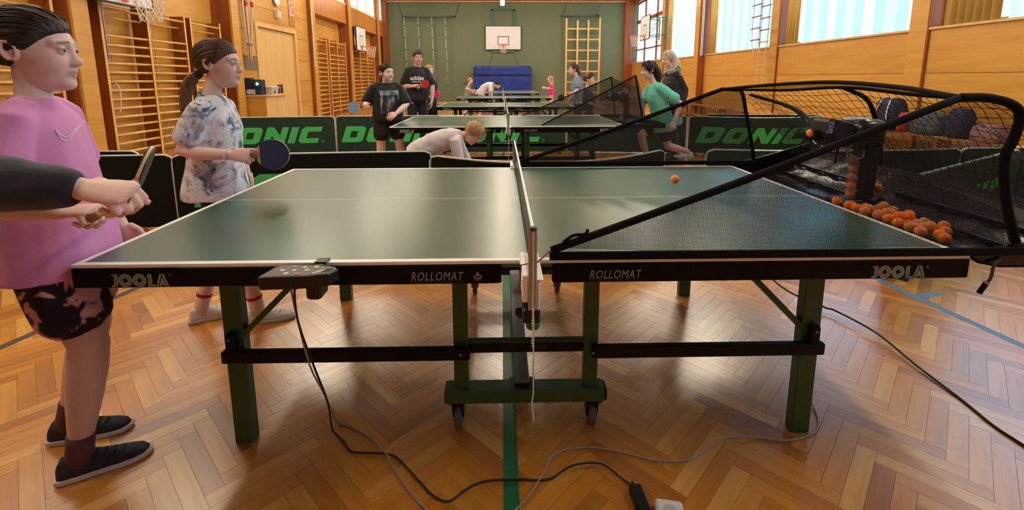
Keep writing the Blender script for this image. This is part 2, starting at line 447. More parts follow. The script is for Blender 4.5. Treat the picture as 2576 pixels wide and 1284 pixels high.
# ------------------------------------------------------------------ left wall
wall_left = struct(MB().box(XL - 0.6, XL - 0.32, Y0, Y1, -0.1, ZC + 0.2).build('wall_left', M_panel))
PILL_L = [1.5, 5.72, 9.75, 14.33, 18.12, 22.6]
for y in PILL_L + [-2.7]:
    MB().box(XL - 0.32, XL + 0.14, y - 0.14, y + 0.14, 0, ZC).build('pillar', M_panel, wall_left, bevel=0.006)
    MB().box(XL - 0.31, XL + 0.10, y - 0.165, y - 0.14, 0, ZC).build('pillar_shaded_side', M_redwood, wall_left)  # red timber that also paints in the shade on the pillar's camera side
edges_l = [Y0, -2.7] + PILL_L + [Y1]
zj = [0.0, 0.62, 1.25, 1.87, 2.5, 3.12, 3.75, 4.2]
for i in range(len(edges_l) - 1):
    a = edges_l[i] + (0.14 if i else 0); b = edges_l[i + 1] - (0.165 if i < len(edges_l) - 2 else 0)
    door_bay = abs(edges_l[i] - 9.75) < 0.01
    if door_bay:      # flat panelled bay with the double door
        for z0, z1 in zip(zj[:-1], zj[1:]):
            for (c, d) in ((a, 10.82), (13.22, b)) if z1 < 3.2 else ((a, b),):
                MB().box(XL - 0.30, XL, c + 0.003, d - 0.003, z0 + 0.006, z1 - 0.006).build('panel', M_panel, wall_left)
        MB().box(XL - 0.30, XL, 10.826, 13.214, 2.74, 3.115).build('panel', M_panel, wall_left)
        MB().box(XL - 0.32, XL - 0.01, 10.82, 13.22, 2.74, 4.2).build('panel_backing', M_redwood, wall_left)
        MB().box(XL - 0.32, XL - 0.01, a, 10.82, 0, 4.2).build('panel_backing', M_redwood, wall_left)
        MB().box(XL - 0.32, XL - 0.01, 13.22, b, 0, 4.2).build('panel_backing', M_redwood, wall_left)
    else:
        for z0, z1 in zip(zj[:-2], zj[1:-1]):
            m = (a + b) / 2
            for c, d in ((a, m), (m, b)):
                MB().box(XL - 0.32, XL - 0.30, c + 0.004, d - 0.004, z0 + 0.005, z1 - 0.005).build('panel', M_panel, wall_left)
        MB().box(XL - 0.32, XL + 0.02, a, b, 3.45, 4.2).build('header', M_pillar, wall_left)
MB().box(XL - 0.32, XL + 0.04, Y0, Y1, 4.16, 4.22).build('window_ledge', M_pale, wall_left)
# high windows on the left
M_glow = emitter('daylit_glass', (196, 232, 248), WINDOW_GLOW)
M_glow2 = emitter('daylit_frosted', (222, 234, 236), WINDOW_GLOW * 0.75)
wi = 0
for i in range(len(edges_l) - 1):
    a = edges_l[i] + (0.14 if i else 0); b = edges_l[i + 1] - (0.165 if i < len(edges_l) - 2 else 0)
    wi += 1
    w = struct(MB().box(XL - 0.06, XL - 0.02, a, b, 5.3, ZC).build('window_%d' % wi, M_pale))
    n = 3; wd = (b - a) / n
    for k in range(n):
        MB().box(XL - 0.055, XL - 0.04, a + k * wd + 0.03, a + (k + 1) * wd - 0.03, 4.26, 5.27).build('pane', M_glow if k != 1 else M_glow2, w)
        MB().box(XL - 0.065, XL - 0.015, a + (k + 1) * wd - 0.03, a + (k + 1) * wd + 0.03, 4.22, 5.3).build('mullion', M_pale, w)
    MB().box(XL - 0.065, XL - 0.015, a, a + 0.03, 4.22, 5.3).build('mullion', M_pale, w)
    MB().box(XL - 0.065, XL - 0.015, a, b, 4.22, 4.26).build('window_frame', M_pale, w)
# double door
door = struct(MB().box(XL - 0.10, XL - 0.07, 10.95, 13.09, 0.0, 2.62).build('door_1', M_pale))
for c, d in ((10.965, 12.015), (12.025, 13.075)):
    MB().box(XL - 0.07, XL - 0.035, c, d, 0.01, 2.60).build('door_leaf', M_pale, door, bevel=0.004)
for c in (11.93, 12.11):
    MB().box(XL - 0.035, XL - 0.02, c - 0.055, c + 0.055, 0.92, 1.16).build('door_plate', plain('door_plate', (50, 32, 30), 0.4), door)
    MB().box(XL - 0.02, XL - 0.012, c - 0.045, c + 0.045, 1.07, 1.10).build('door_handle', M_steel, door)
fr = MB().box(XL - 0.3, XL + 0.03, 10.82, 10.95, 0, 2.74).box(XL - 0.3, XL + 0.03, 13.09, 13.22, 0, 2.74).box(XL - 0.3, XL + 0.03, 10.95, 13.09, 2.62, 2.74)
fr.build('door_frame', M_pale, door)

# ------------------------------------------------------------------ right wall with sill, panels and pillars
wall_right = struct(MB().box(XR + 0.25, XR + 0.5, Y0, Y1, -0.1, 2.06).build('wall_right', M_panel))
MB().box(XR + 0.02, XR + 0.5, Y0, Y1, 5.1, ZC + 0.2).build('lintel', M_redwood, wall_right)
PILL_R = [-6.2, -2.0, 2.2, 6.48, 10.68, 15.0, 19.1]
for y in PILL_R:
    out = 0.24 if y == 15.0 else 0.04
    MB().box(XR - out, XR + 0.30, y - 0.17, y + 0.17, 0, ZC).build('pillar', M_panel, wall_right, bevel=0.006)
    MB().box(XR - out + 0.012, XR + 0.30, y - 0.20, y - 0.17, 0, ZC).build('pillar_shaded_side', M_redwood, wall_right)  # shade on the camera-side face, put in as darker red timber
er = PILL_R + [23.85]
for i in range(len(er) - 1):
    a, b = er[i] + 0.17, er[i + 1] - (0.2 if i < len(er) - 2 else 0)
    for z0, z1 in ((0.0, 0.66), (0.66, 1.375), (1.375, 2.06)):
        MB().box(XR, XR + 0.25, a + 0.003, b - 0.003, z0 + 0.005, z1 - 0.005).build('panel', M_panel, wall_right)
    MB().box(XR + 0.006, XR + 0.26, a, b, 0.0, 2.06).build('panel_backing', M_redwood, wall_right)
    MB().box(XR - 0.03, XR + 0.32, a, b, 2.06, 2.10).build('sill', M_pale, wall_right, bevel=0.004)
M_outside = emitter('daylit_pane', (190, 226, 255), WINDOW_GLOW * 1.25)
M_curtain = plain('ochre_curtain', (206, 178, 98), 0.8, vary=0.08, sheen=0.2)
def slat_mat(name, rgb, k):
    if name in MATS: return MATS[name]
    m, nt, b = _new(name); b.inputs['Base Color'].default_value = lin(rgb); b.inputs['Roughness'].default_value = 0.8
    b.inputs['Emission Color'].default_value = lin(rgb); b.inputs['Emission Strength'].default_value = k; MATS[name] = m; return m
M_slat = [slat_mat('daylit_slat_pale', (166, 214, 255), WINDOW_GLOW), slat_mat('daylit_slat_blue', (130, 186, 236), WINDOW_GLOW), slat_mat('daylit_slat_mid', (148, 202, 250), WINDOW_GLOW)]  # brighter and dimmer slats: fold shading painted in by tint and glow
slat_mesh = {}
for i in range(len(er) - 1):
    a, b = er[i] + 0.17, er[i + 1] - (0.2 if i < len(er) - 2 else 0)
    wi += 1
    last = i == len(er) - 2
    w = struct(MB().box(XR + 0.20, XR + 0.27, a, b, 2.10, 2.15).box(XR + 0.20, XR + 0.27, a, b, 5.04, 5.10).box(XR + 0.20, XR + 0.27, a, a + 0.07, 2.15, 5.04).box(XR + 0.20, XR + 0.27, b - 0.07, b, 2.15, 5.04).build('window_%d' % wi, M_pale if not last else M_redwood))
    MB().box(XR + 0.235, XR + 0.24, a + 0.07, b - 0.07, 2.15, 5.04).build('pane', M_outside, w)
    if last:
        for y in (20.6, 22.4): MB().box(XR + 0.17, XR + 0.235, y - 0.05, y + 0.05, 2.15, 5.04).build('mullion', M_redwood, w)
        for z in (2.75, 4.2): MB().box(XR + 0.17, XR + 0.235, a, b, z - 0.035 - (0.1 if z > 4 else 0), z + 0.03).build('transom', M_redwood, w)
        continue
    # vertical slat blind in the window, ochre curtain drawn aside
    bl = thing('vertical_blind', ['', '', '', 'daylit vertical slat blind between the second and third pillars of the window wall', 'daylit vertical slat blind behind the rope ladders', 'daylit vertical slat blind beyond the white rope pair'][i - 0] if i in (3, 4, 5) else 'daylit vertical slat blind in the window beside the robot table' if i == 2 else 'daylit vertical slat blind in a window behind the players', 'blind', (XR + 0.16, a, 2.1), group='window blinds')
    cw = 1.0 if i == 2 else 0.62
    y = a + 0.02; k = 0
    MB().box(-0.03, 0.03, 0, b - a, 2.86, 2.93).build('headrail', M_white, bl)
    while y < b - cw:
        wd = min(0.26, b - cw - y)
        if wd < 0.05: break
        if wd not in slat_mesh: slat_mesh[wd] = MB().add([(-0.012, 0, 0.02), (0.006, wd * 0.5, 0.02), (-0.012, wd, 0.02), (-0.012, 0, 2.86), (0.006, wd * 0.5, 2.86), (-0.012, wd, 2.86)], [(0, 1, 4, 3), (1, 2, 5, 4)]).mesh('slat')
        me = slat_mesh[wd].copy()
        o = link('slat', me, M_slat[(0, 1, 2, 1)[k % 4] if i != 5 else 2], bl); o.location = (0.004 * (k % 2), y - a, 0)
        y += wd; k += 1
    cu = thing('curtain', ['ochre curtain gathered at a window behind the players', 'ochre curtain gathered at a window behind the players', 'wide ochre curtain drawn at the window beside the robot table', 'ochre curtain gathered between the rope ladders and the wide blind', 'ochre curtain gathered beside the white rope pair', 'ochre curtain gathered beside the glazed corner window'][i], 'curtain', (XR + 0.06, b - cw, 2.11), group='ochre curtains')
    pts = [(0.035 * math.sin(t * 2 * PI * (cw / 0.16)), t * (cw - 0.2)) for t in np.linspace(0, 1, int(cw * 90))]
    mb = MB(); mb.loft([[(p[0] + dx, p[1], z) for p in pts] for z, dx in ((0.0, 0), (1.5, 0.004), (2.9, 0))], cap=False, closed=False)
    o = mb.build('cloth', M_curtain, cu, smooth=True); sm = o.modifiers.new('thick', 'SOLIDIFY'); sm.thickness = 0.004
    MB().tube([(0, -0.05, 2.92), (0, cw - 0.15, 2.92)], 0.015).build('curtain_rod', M_steel, cu)

# ------------------------------------------------------------------ ceiling lamps
M_tube = emitter('lamp_diffuser', (255, 241, 216), LAMP_GLOW)
def ceiling_lamp(x, y, label, z=5.06):
    t = thing('ceiling_lamp', label, 'lamp', (x, y, z), group='ceiling lamps')
    MB().cbox(-0.05, 0.05, -0.76, 0.76, 0.085, 0.12, 0.006).build('housing', M_white, t)
    MB().cbox(-0.09, 0.09, -0.73, 0.73, 0.0, 0.085, 0.012).build('diffuser', M_tube, t)
    for s in (-0.5, 0.5): MB().tube([(0, s, 0.12), (0, s, ZC - z)], 0.008, 6).build('hanger', M_steel, t)
for x in (-4.1, -0.02, 4.5):
    for y in (3.5, 8.5, 13.0, 17.0, 21.2):
        far = x == -0.02 and y == 21.2
        ceiling_lamp(x, y, 'lit long ceiling lamp in front of the basketball board' if far else 'added ceiling lamp out of view that brightens the foreground', 4.74 if far else 5.06)
for x in (-4.1, 4.5):  # unseen pair added to lift the light on the foreground
    ceiling_lamp(x, -0.6, 'added ceiling lamp out of view that brightens the foreground')
# ------------------------------------------------------------------ table tennis tables
def table_surface():
    m, nt, b = _new('table_green'); n, l = nt.nodes, nt.links
    tc = n.new('ShaderNodeTexCoord'); nz = n.new('ShaderNodeTexNoise'); nz.inputs['Scale'].default_value = 6; nz.inputs['Detail'].default_value = 4
    l.new(tc.outputs['Object'], nz.inputs['Vector'])
    mx = n.new('ShaderNodeMix'); mx.data_type = 'RGBA'; mx.inputs['A'].default_value = lin((20, 74, 58)); mx.inputs['B'].default_value = lin((26, 84, 66))
    l.new(nz.outputs['Fac'], mx.inputs['Factor']); l.new(mx.outputs['Result'], b.inputs['Base Color'])
    b.inputs['Roughness'].default_value = 0.30; b.inputs['Specular IOR Level'].default_value = 0.95
    n2 = n.new('ShaderNodeTexNoise'); n2.inputs['Scale'].default_value = 900; l.new(tc.outputs['Object'], n2.inputs['Vector'])
    bp = n.new('ShaderNodeBump'); bp.inputs['Strength'].default_value = 0.06; bp.inputs['Distance'].default_value = 0.0006
    l.new(n2.outputs['Fac'], bp.inputs['Height']); l.new(bp.outputs['Normal'], b.inputs['Normal'])
    return m
M_top = table_surface()
M_line = plain('table_line_white', (248, 250, 250), 0.35, vary=0.02)
M_apron = plain('apron_black', (12, 9, 10), 0.5, 0.15, vary=0.08)
M_leg = plain('leg_green', (44, 84, 46), 0.38, vary=0.08, scale=8)
M_bar = plain('bar_dark', (15, 10, 12), 0.45, 0.2, vary=0.08)
M_grey = plain('grey_steel', (96, 98, 104), 0.4, vary=0.05)
M_tyre = plain('tyre_grey', (92, 92, 94), 0.6)
M_print = plain('print_sage', (150, 166, 146), 0.6, vary=0.03)
M_print2 = plain('print_grey', (158, 162, 158), 0.6, vary=0.03)
M_faint = plain('print_faint', (86, 76, 50), 0.6, vary=0.03)

def ring_flat(mb, cx, cy, r0, r1, sx=1.0, a0=0.0, a1=2 * PI, seg=28):
    o = len(mb.v); full = abs(a1 - a0 - 2 * PI) < 1e-6
    for k in range(seg + (0 if full else 1)):
        a = a0 + (a1 - a0) * k / seg
        for r in (r0, r1): mb.v.append((cx + math.cos(a) * r * sx, cy + math.sin(a) * r, 0.0))
    n = seg
    for k in range(n):
        p, q = o + 2 * k, o + 2 * ((k + 1) % (seg if full else 10 ** 6))
        mb.f.append((p, p + 1, q + 1, q))
def poly_flat(mb, pts):
    o = len(mb.v); mb.v += [(x, y, 0.0) for x, y in pts]; mb.f.append(tuple(range(o, o + len(pts))))
def maker_word():
    """the five striped letters of the table maker, unit height"""
    mb = MB()
    # J
    poly_flat(mb, [(0.22, 1.0), (0.34, 1.0), (0.34, 0.28), (0.30, 0.12), (0.16, 0.0), (0.02, 0.0), (0.02, 0.14), (0.14, 0.15), (0.22, 0.26)])
    poly_flat(mb, [(0.38, 1.0), (0.52, 1.0), (0.52, 0.22), (0.44, 0.05), (0.34, 0.0), (0.22, 0.0), (0.34, 0.10), (0.38, 0.26)])
    poly_flat(mb, [(0.06, 1.0), (0.19, 1.0), (0.19, 0.86), (0.06, 0.86)])
    for cx in (1.06, 2.12):
        ring_flat(mb, cx, 0.5, 0.36, 0.52, 1.0); ring_flat(mb, cx, 0.5, 0.18, 0.32, 1.0)
    # L
    poly_flat(mb, [(2.74, 1.0), (2.88, 1.0), (2.88, 0.0), (2.74, 0.0)])
    poly_flat(mb, [(2.92, 1.0), (3.06, 1.0), (3.06, 0.20), (2.92, 0.20)])
    poly_flat(mb, [(2.92, 0.15), (3.30, 0.15), (3.30, 0.0), (2.92, 0.0)])
    # A
    poly_flat(mb, [(3.34, 0.0), (3.48, 0.0), (3.80, 0.92), (3.80, 1.0), (3.66, 1.0)])
    poly_flat(mb, [(3.84, 1.0), (3.98, 1.0), (4.32, 0.0), (4.18, 0.0), (3.84, 0.90)])
    poly_flat(mb, [(3.56, 0.0), (3.70, 0.0), (3.74, 0.14), (3.92, 0.14), (3.96, 0.0), (4.10, 0.0), (3.83, 0.76)])
    ring_flat(mb, 4.44, 0.9, 0.05, 0.09, 1.0, seg=12)
    return mb
_MAKER = maker_word()
def maker(o, h, mat, parent):
    mb = MB(); mb.v = [(o[0] + x * h * 0.985, o[1], o[2] + y * h) for x, y, z in _MAKER.v]; mb.f = list(_MAKER.f)
    return mb.build('lettering', mat, parent)

def make_table(first=True):
    t = thing('table_tennis_table', 'green table tennis table with the robot net clamped on its right end', 'table')
    for s in (-1, 1):
        x0, x1 = (-1.37, -0.001) if s < 0 else (0.001, 1.37)
        top = MB().cbox(x0, x1, 0, 1.525, 0.736, 0.76, 0.0025).build('tabletop', M_top, t)
        zz = 0.7604
        e0, e1 = (-1.37, -1.35) if s < 0 else (1.35, 1.37)
        lm = MB()
        for a, b, c, d in ((e0, e1, 0.001, 1.524), (min(x0, x1) + (0.02 if s < 0 else 0), max(x0, x1) - (0.02 if s > 0 else 0), 0.001, 0.021), (min(x0, x1) + (0.02 if s < 0 else 0), max(x0, x1) - (0.02 if s > 0 else 0), 1.504, 1.524)):
            MB().box(a, b, c, d, 0.7595, zz).build('edge_line', M_line, top)
        MB().box(x0 + (0.02 if s < 0 else 0), x1 - (0.02 if s > 0 else 0), 0.761, 0.7642, 0.7595, zz).build('centre_line', M_line, top)
        MB().box(x0, x1, -0.0012, 0.0008, 0.7505, 0.7598).build('edge_band', M_line, top)
        # apron frame under the half
        a0, a1 = (-1.372, -0.085) if s < 0 else (0.07, 1.372)
        ap = MB().cbox(a0, a1, -0.004, 0.022, 0.687, 0.7505, 0.004).build('apron', M_apron, t)
        MB().cbox(a0, a1, 1.503, 1.529, 0.687, 0.7505, 0.004).build('apron', M_apron, t)
        MB().cbox(*((-1.374, -1.348) if s < 0 else (1.348, 1.374)), 0.02, 1.505, 0.687, 0.7505, 0.004).build('apron', M_apron, t)
        c0, c1 = (-0.085, -0.028) if s < 0 else (0.03, 0.07)
        MB().box(c0, c1, 0.001, 0.02, 0.729, 0.7505).build('apron_end', M_apron, t)
        # lettering on the near and far aprons
        yy = -0.0046
        maker((-1.255, yy, 0.6915) if s < 0 else (1.062, yy, 0.691), 0.040, M_print, ap)
        x = -0.362 if s < 0 else 0.183
        text_mb('ROLLOMAT', 0.0385, (x, yy, 0.7005), (1, 0, 0), (0, 0, 1), 0.0, 0.0, 0.22, 0.72, spacing=1.12).build('lettering', M_print2, ap)
        MB().box(x, x + 0.162, yy - 0.0002, yy + 0.001, 0.6975, 0.6981).build('underline', M_faint, ap)
        text_mb('MADE IN GERMANY', 0.0085, (x, yy, 0.6895), (1, 0, 0), (0, 0, 1), 0.0, 0.0, 0.0, 1.25, spacing=1.8).build('lettering', M_faint, ap)
        if s < 0:
            em = MB(); cx, cz = -0.158, 0.711
            poly_flat(em, [(-0.0155, 0), (0, 0.0095), (0.0155, 0), (0, -0.0095)])
            for (dx, dz, r) in ((0, 0.0105, 0.004), (0, -0.0125, 0.002)): ring_flat(em, dx, dz, 0.0, r, seg=12)
            poly_flat(em, [(-0.008, -0.006), (-0.011, -0.011), (-0.005, -0.010)]); poly_flat(em, [(0.008, -0.006), (0.005, -0.010), (0.011, -0.011)])
            em.v = [(cx + a, yy, cz + b) for a, b, c in em.v]; em.build('emblem', M_print2, ap)
            em2 = MB(); poly_flat(em2, [(-0.008, 0.0025), (0.008, 0.0025), (0.008, -0.0025), (-0.008, -0.0025)]); em2.v = [(cx + a, yy - 0.0004, cz + b) for a, b, c in em2.v]
            em2.build('emblem_bar', M_apron, ap)
        # legs, stretchers and braces on both sides of this half
        for y, fs in ((0.2, -1), (1.325, 1)):
            MB().cbox(s * 1.022 - 0.034, s * 1.022 + 0.034, y - 0.022, y + 0.022, 0.0, 0.736, 0.004).build('leg', M_leg, t)
            MB().cbox(s * 0.232 - 0.026, s * 0.232 + 0.026, y - 0.018, y + 0.018, 0.2, 0.735, 0.003).build('inner_leg', M_leg, t)
            yb = y + fs * 0.036
            xa, xb = (-1.058, -0.198) if s < 0 else (0.232, 1.062)
            br = MB().cbox(xa, xb, yb - 0.014, yb + 0.014, 0.331, 0.377, 0.005).build('stretcher', M_bar, t)
            MB().cbox(s * 1.022 - 0.016, s * 1.022 + 0.016, yb - 0.014, yb + 0.012, 0.377, 0.441, 0.003).build('bracket', M_bar, t)
            MB().lathe([(0.0045, 0), (0.0045, 0.004), (0.002, 0.005)], (s * 1.022, yb + fs * 0.013, 0.424), (0, fs, 0), 10).build('bolt', M_steel, t)
            MB().lathe([(0.005, 0), (0.005, 0.004), (0.002, 0.005)], (s * 0.232 + 0.002, yb + fs * 0.013, 0.356), (0, fs, 0), 10).build('bolt', M_steel, t)
            MB().beam((s * 1.004, y, 0.41), (s * 0.70, y, 0.715), 0.02, 0.036, (0, 1, 0)).build('brace', M_leg, t)
    for y, fs in ((0.2, -1), (1.325, 1)):
        MB().cbox(-0.206, 0.206, y - 0.012, y + 0.012, 0.337, 0.376, 0.003).build('cross_bar', M_bar, t)
        if fs < 0: text_mb('ITTF', 0.022, (0.03, y - 0.0126, 0.347), (1, 0, 0), (0, 0, 1), 0.0, 0.0, 0.25).build('lettering', M_faint, t)
        MB().cbox(-0.206, 0.206, y - 0.016, y + 0.016, 0.376, 0.382, 0.002).build('cross_bar_cap', M_leg, t)
        MB().cbox(-0.294, 0.284, y - 0.034, y + 0.034, 0.151, 0.203, 0.004).build('trolley_beam', M_leg, t)
        for s in (-1, 1): MB().cbox(s * 0.289 - 0.004, s * 0.289 + 0.004, y - 0.03, y + 0.03, 0.155, 0.199, 0.002).build('end_cap', M_black, t)
        for s in (-1, 1):
            wx = 0.252 * s; wy = y + 0.045
            fk = MB().cbox(wx - 0.026, wx + 0.026, y - 0.02, y + 0.05, 0.135, 0.152, 0.003)
            fk.beam((wx - 0.018, y + 0.02, 0.14), (wx - 0.018, wy + 0.012, 0.05), 0.006, 0.04, (0, 1, 0)).beam((wx + 0.018, y + 0.02, 0.14), (wx + 0.018, wy + 0.012, 0.05), 0.006, 0.04, (0, 1, 0))
            w = fk.build('caster', M_bar, t)
            MB().lathe([(0.030, -0.013), (0.046, -0.013), (0.05, -0.006), (0.05, 0.006), (0.046, 0.013), (0.030, 0.013)], (wx, wy + 0.01, 0.0505), (1, 0, 0), 24).build('wheel', M_tyre, w, smooth=False)
            MB().lathe([(0.031, -0.009), (0.031, 0.009)], (wx, wy + 0.01, 0.0505), (1, 0, 0), 18).build('hub', M_black, w)
    MB().cbox(-0.042, 0.014, 0.2, 1.325, 0.196, 0.216, 0.003).build('spine_beam', M_grey, t)
    MB().box(-0.06, 0.034, 0.168, 0.24, 0.203, 0.207).build('spine_plate', M_black, t)
    MB().box(-0.088, 0.075, 0.03, 0.07, 0.716, 0.727).build('hinge_bar', M_grey, t)
    return t

M_net = mesh_fabric('net_cloth', (30, 44, 58), 160.0, 0.55)
M_alu = plain('aluminium', (176, 170, 168), 0.35, metal=0.6, vary=0.05)
M_cord = plain('white_cord', (205, 205, 200), 0.7)
M_knob = plain('green_knob', (30, 96, 46), 0.4)
def uv_quad(me, w, h):
    uvl = me.uv_layers.new(name='UVMap')
    q = [(0, 0), (w, 0), (w, h), (0, h)]
    for p in me.polygons:
        for j, li in enumerate(p.loop_indices): uvl.data[li].uv = q[j % 4]
def make_net():
    t = thing('table_net', 'dark table tennis net with white tape on the robot table', 'net', (0, 0, 0.76))
    me = MB().add([(0, -0.145, 0.004), (0, 1.67, 0.004), (0, 1.67, 0.14), (0, -0.145, 0.14)], [(0, 1, 2, 3)]).mesh('mesh'); uv_quad(me, 1.815, 0.136)
    link('net_mesh', me, M_net, t)
    MB().box(-0.0035, 0.0035, -0.15, 1.675, 0.138, 0.1525).build('tape', M_line, t)
    MB().tube([(0, -0.15, 0.149), (0, 1.675, 0.149)], 0.003, 6).build('cord', M_cord, t)
    MB().box(-0.003, 0.003, -0.14, 1.665, 0.001, 0.007).build('bottom_band', M_black, t)
    for s, y in ((-1, -0.152), (1, 1.677)):
        po = MB().cbox(-0.012, 0.012, y - 0.005, y + 0.005, -0.085, 0.148, 0.003).build('post', M_alu, t)
        MB().lathe([(0.011, 0), (0.013, 0.004), (0.009, 0.009)], (0, y, 0.146), (0, 0, 1), 12).build('post_cap', M_black, po)
        yi = -0.0 if s < 0 else 1.525
        MB().cbox(-0.028, -0.0125, min(y, yi + s * 0.006), max(y, yi + s * 0.006), -0.062, 0.016, 0.002).build('side_plate', M_line, t)
        MB().cbox(-0.028, -0.0125, min(yi + s * 0.006, yi - s * 0.03), max(yi + s * 0.006, yi - s * 0.03), 0.0035, 0.016, 0.002).build('clamp_lug', M_line, t)
        MB().cbox(0.0125, 0.020, min(y, yi + s * 0.02), max(y, yi + s * 0.02), -0.085, -0.004, 0.002).build('side_plate', M_line, t)
        MB().cbox(-0.030, 0.030, min(y, yi - s * 0.05), max(y, yi - s * 0.05), 0.0012, 0.0045, 0.001).build('clamp_plate', M_line, t)
        cl = MB().cbox(-0.026, 0.022, min(y - s * 0.004, yi + s * 0.02), max(y - s * 0.004, yi + s * 0.02), -0.128, -0.085, 0.004).build('clamp', M_black, t)
        MB().lathe([(0.018, -0.160), (0.020, -0.156), (0.020, -0.142), (0.017, -0.138), (0.017, -0.127)], (0.004, y + s * -0.045, 0), (0, 0, 1), 20).build('knob', M_knob, cl)
        MB().lathe([(0.022, -0.150), (0.024, -0.146), (0.024, -0.138), (0.010, -0.134)], (-0.022, y + s * -0.10, 0), (0, 0, 1), 16).build('knob', M_black, cl)
    MB().tube([(0.001, -0.1535, 0.149), (0.001, -0.160, 0.14), (0.001, -0.1595, 0.0), (0.0, -0.16, -0.06), (0.003, -0.161, -0.12), (0.002, -0.162, -0.25), (0.003, -0.161, -0.33), (-0.001, -0.162, -0.36), (0.004, -0.161, -0.42)], 0.0022, 6).build('cord_end', M_cord, t)
    ch = MB()
    for k in range(14): ch.ball((0.0 + 0.001 * math.sin(k), -0.163, -0.075 - k * 0.0085), 0.0032, 8, 6)
    ch.build('bead_chain', M_cord, t, smooth=True)
    return t
table0 = make_table(); net0 = make_net()
TABLE_Y = [4.08, 8.10, 12.40, 16.9, 19.3]
TLAB = ['green table tennis table behind the barriers, the black shirt girl at its end', 'green table tennis table next in the row past the lettered barriers', 'green table tennis table that the bending girl leans over', 'green table tennis table beyond the bending girl in white', 'green table tennis table standing next to the blue crash mat']
NLAB = ['table tennis net on the table behind the barriers', 'table tennis net on the table past the black shirt girl', 'table tennis net on the table the bending girl leans over', 'table tennis net on the table beyond the bending girl', 'table tennis net on the table next to the crash mat']
for i, y in enumerate(TABLE_Y):
    c = copy_tree(table0); c.location = ((-0.008, 0.0, -0.015, -0.02, -0.02)[i], y, 0); c['label'] = TLAB[i]; c['group'] = 'green tables in a row down the hall'
    c = copy_tree(net0); c.location = ((-0.008, 0.0, -0.015, -0.02, -0.02)[i], y, 0.76); c['label'] = NLAB[i]; c['group'] = 'nets on the row of tables'
# ------------------------------------------------------------------ gym fittings
RUNG_Z = [2.40, 2.28] + [1.985 - 0.142 * k for k in range(14)]
_rung = {}
def wall_bars(stiles, label, ztop, scale=1.0, stile_mat=None):
    t = thing('wall_bars', label, 'wall bars', (XL - 0.05, stiles[0], 0), group='wooden wall bars')
    for k, y in enumerate(stiles):
        MB().box(-0.21, 0.05, y - stiles[0] - 0.018, y - stiles[0] + 0.018, 0, ztop).build('stile', stile_mat or M_redwood, t)
        MB().box(0.05, 0.058, y - stiles[0] - 0.02, y - stiles[0] + 0.02, 0, ztop).build('stile_front', M_rung, t)
    for a, b in zip(stiles[:-1], stiles[1:]):
        wd = round(b - a, 3)
        if wd not in _rung:
            mb = MB().tube([(0, 0, 0), (0, wd, 0)], 0.0195, 8); me = mb.mesh('rung', True); me.materials.append(M_rung); _rung[wd] = me
        for z in RUNG_Z:
            o = bpy.data.objects.new('rung', _rung[wd]); COL.objects.link(o); o.parent = t
            zz = z * scale
            o.location = (0.03 if abs(z - 2.28) > 0.01 else -0.06, a - stiles[0], zz)
    return t
wall_bars([2.42, 3.41, 4.40], 'wooden wall bars half hidden behind the girl in pink, farther unit', 2.5)
wall_bars([4.44, 5.43], 'wooden wall bars right behind the head of the girl in pink', 2.5)
wall_bars([6.22, 7.2, 8.18], 'double wooden wall bars between the two girls under the hoop', 2.5)
wall_bars([8.36, 9.34], 'narrow wooden wall bars beside the pillar with the climbing ropes', 2.5)
wall_bars([14.68, 15.72], 'wooden wall bars just past the double door', 2.72, 1.09, M_pillar)
wall_bars([15.95, 16.8, 17.75], 'wooden wall bars beside the swung-out basketball hoop', 2.72, 1.09, M_pillar)
wall_bars([18.45, 19.6, 20.75, 22.0], 'wide wooden wall bars in the last bay before the green wall', 2.72, 1.09, M_pillar)

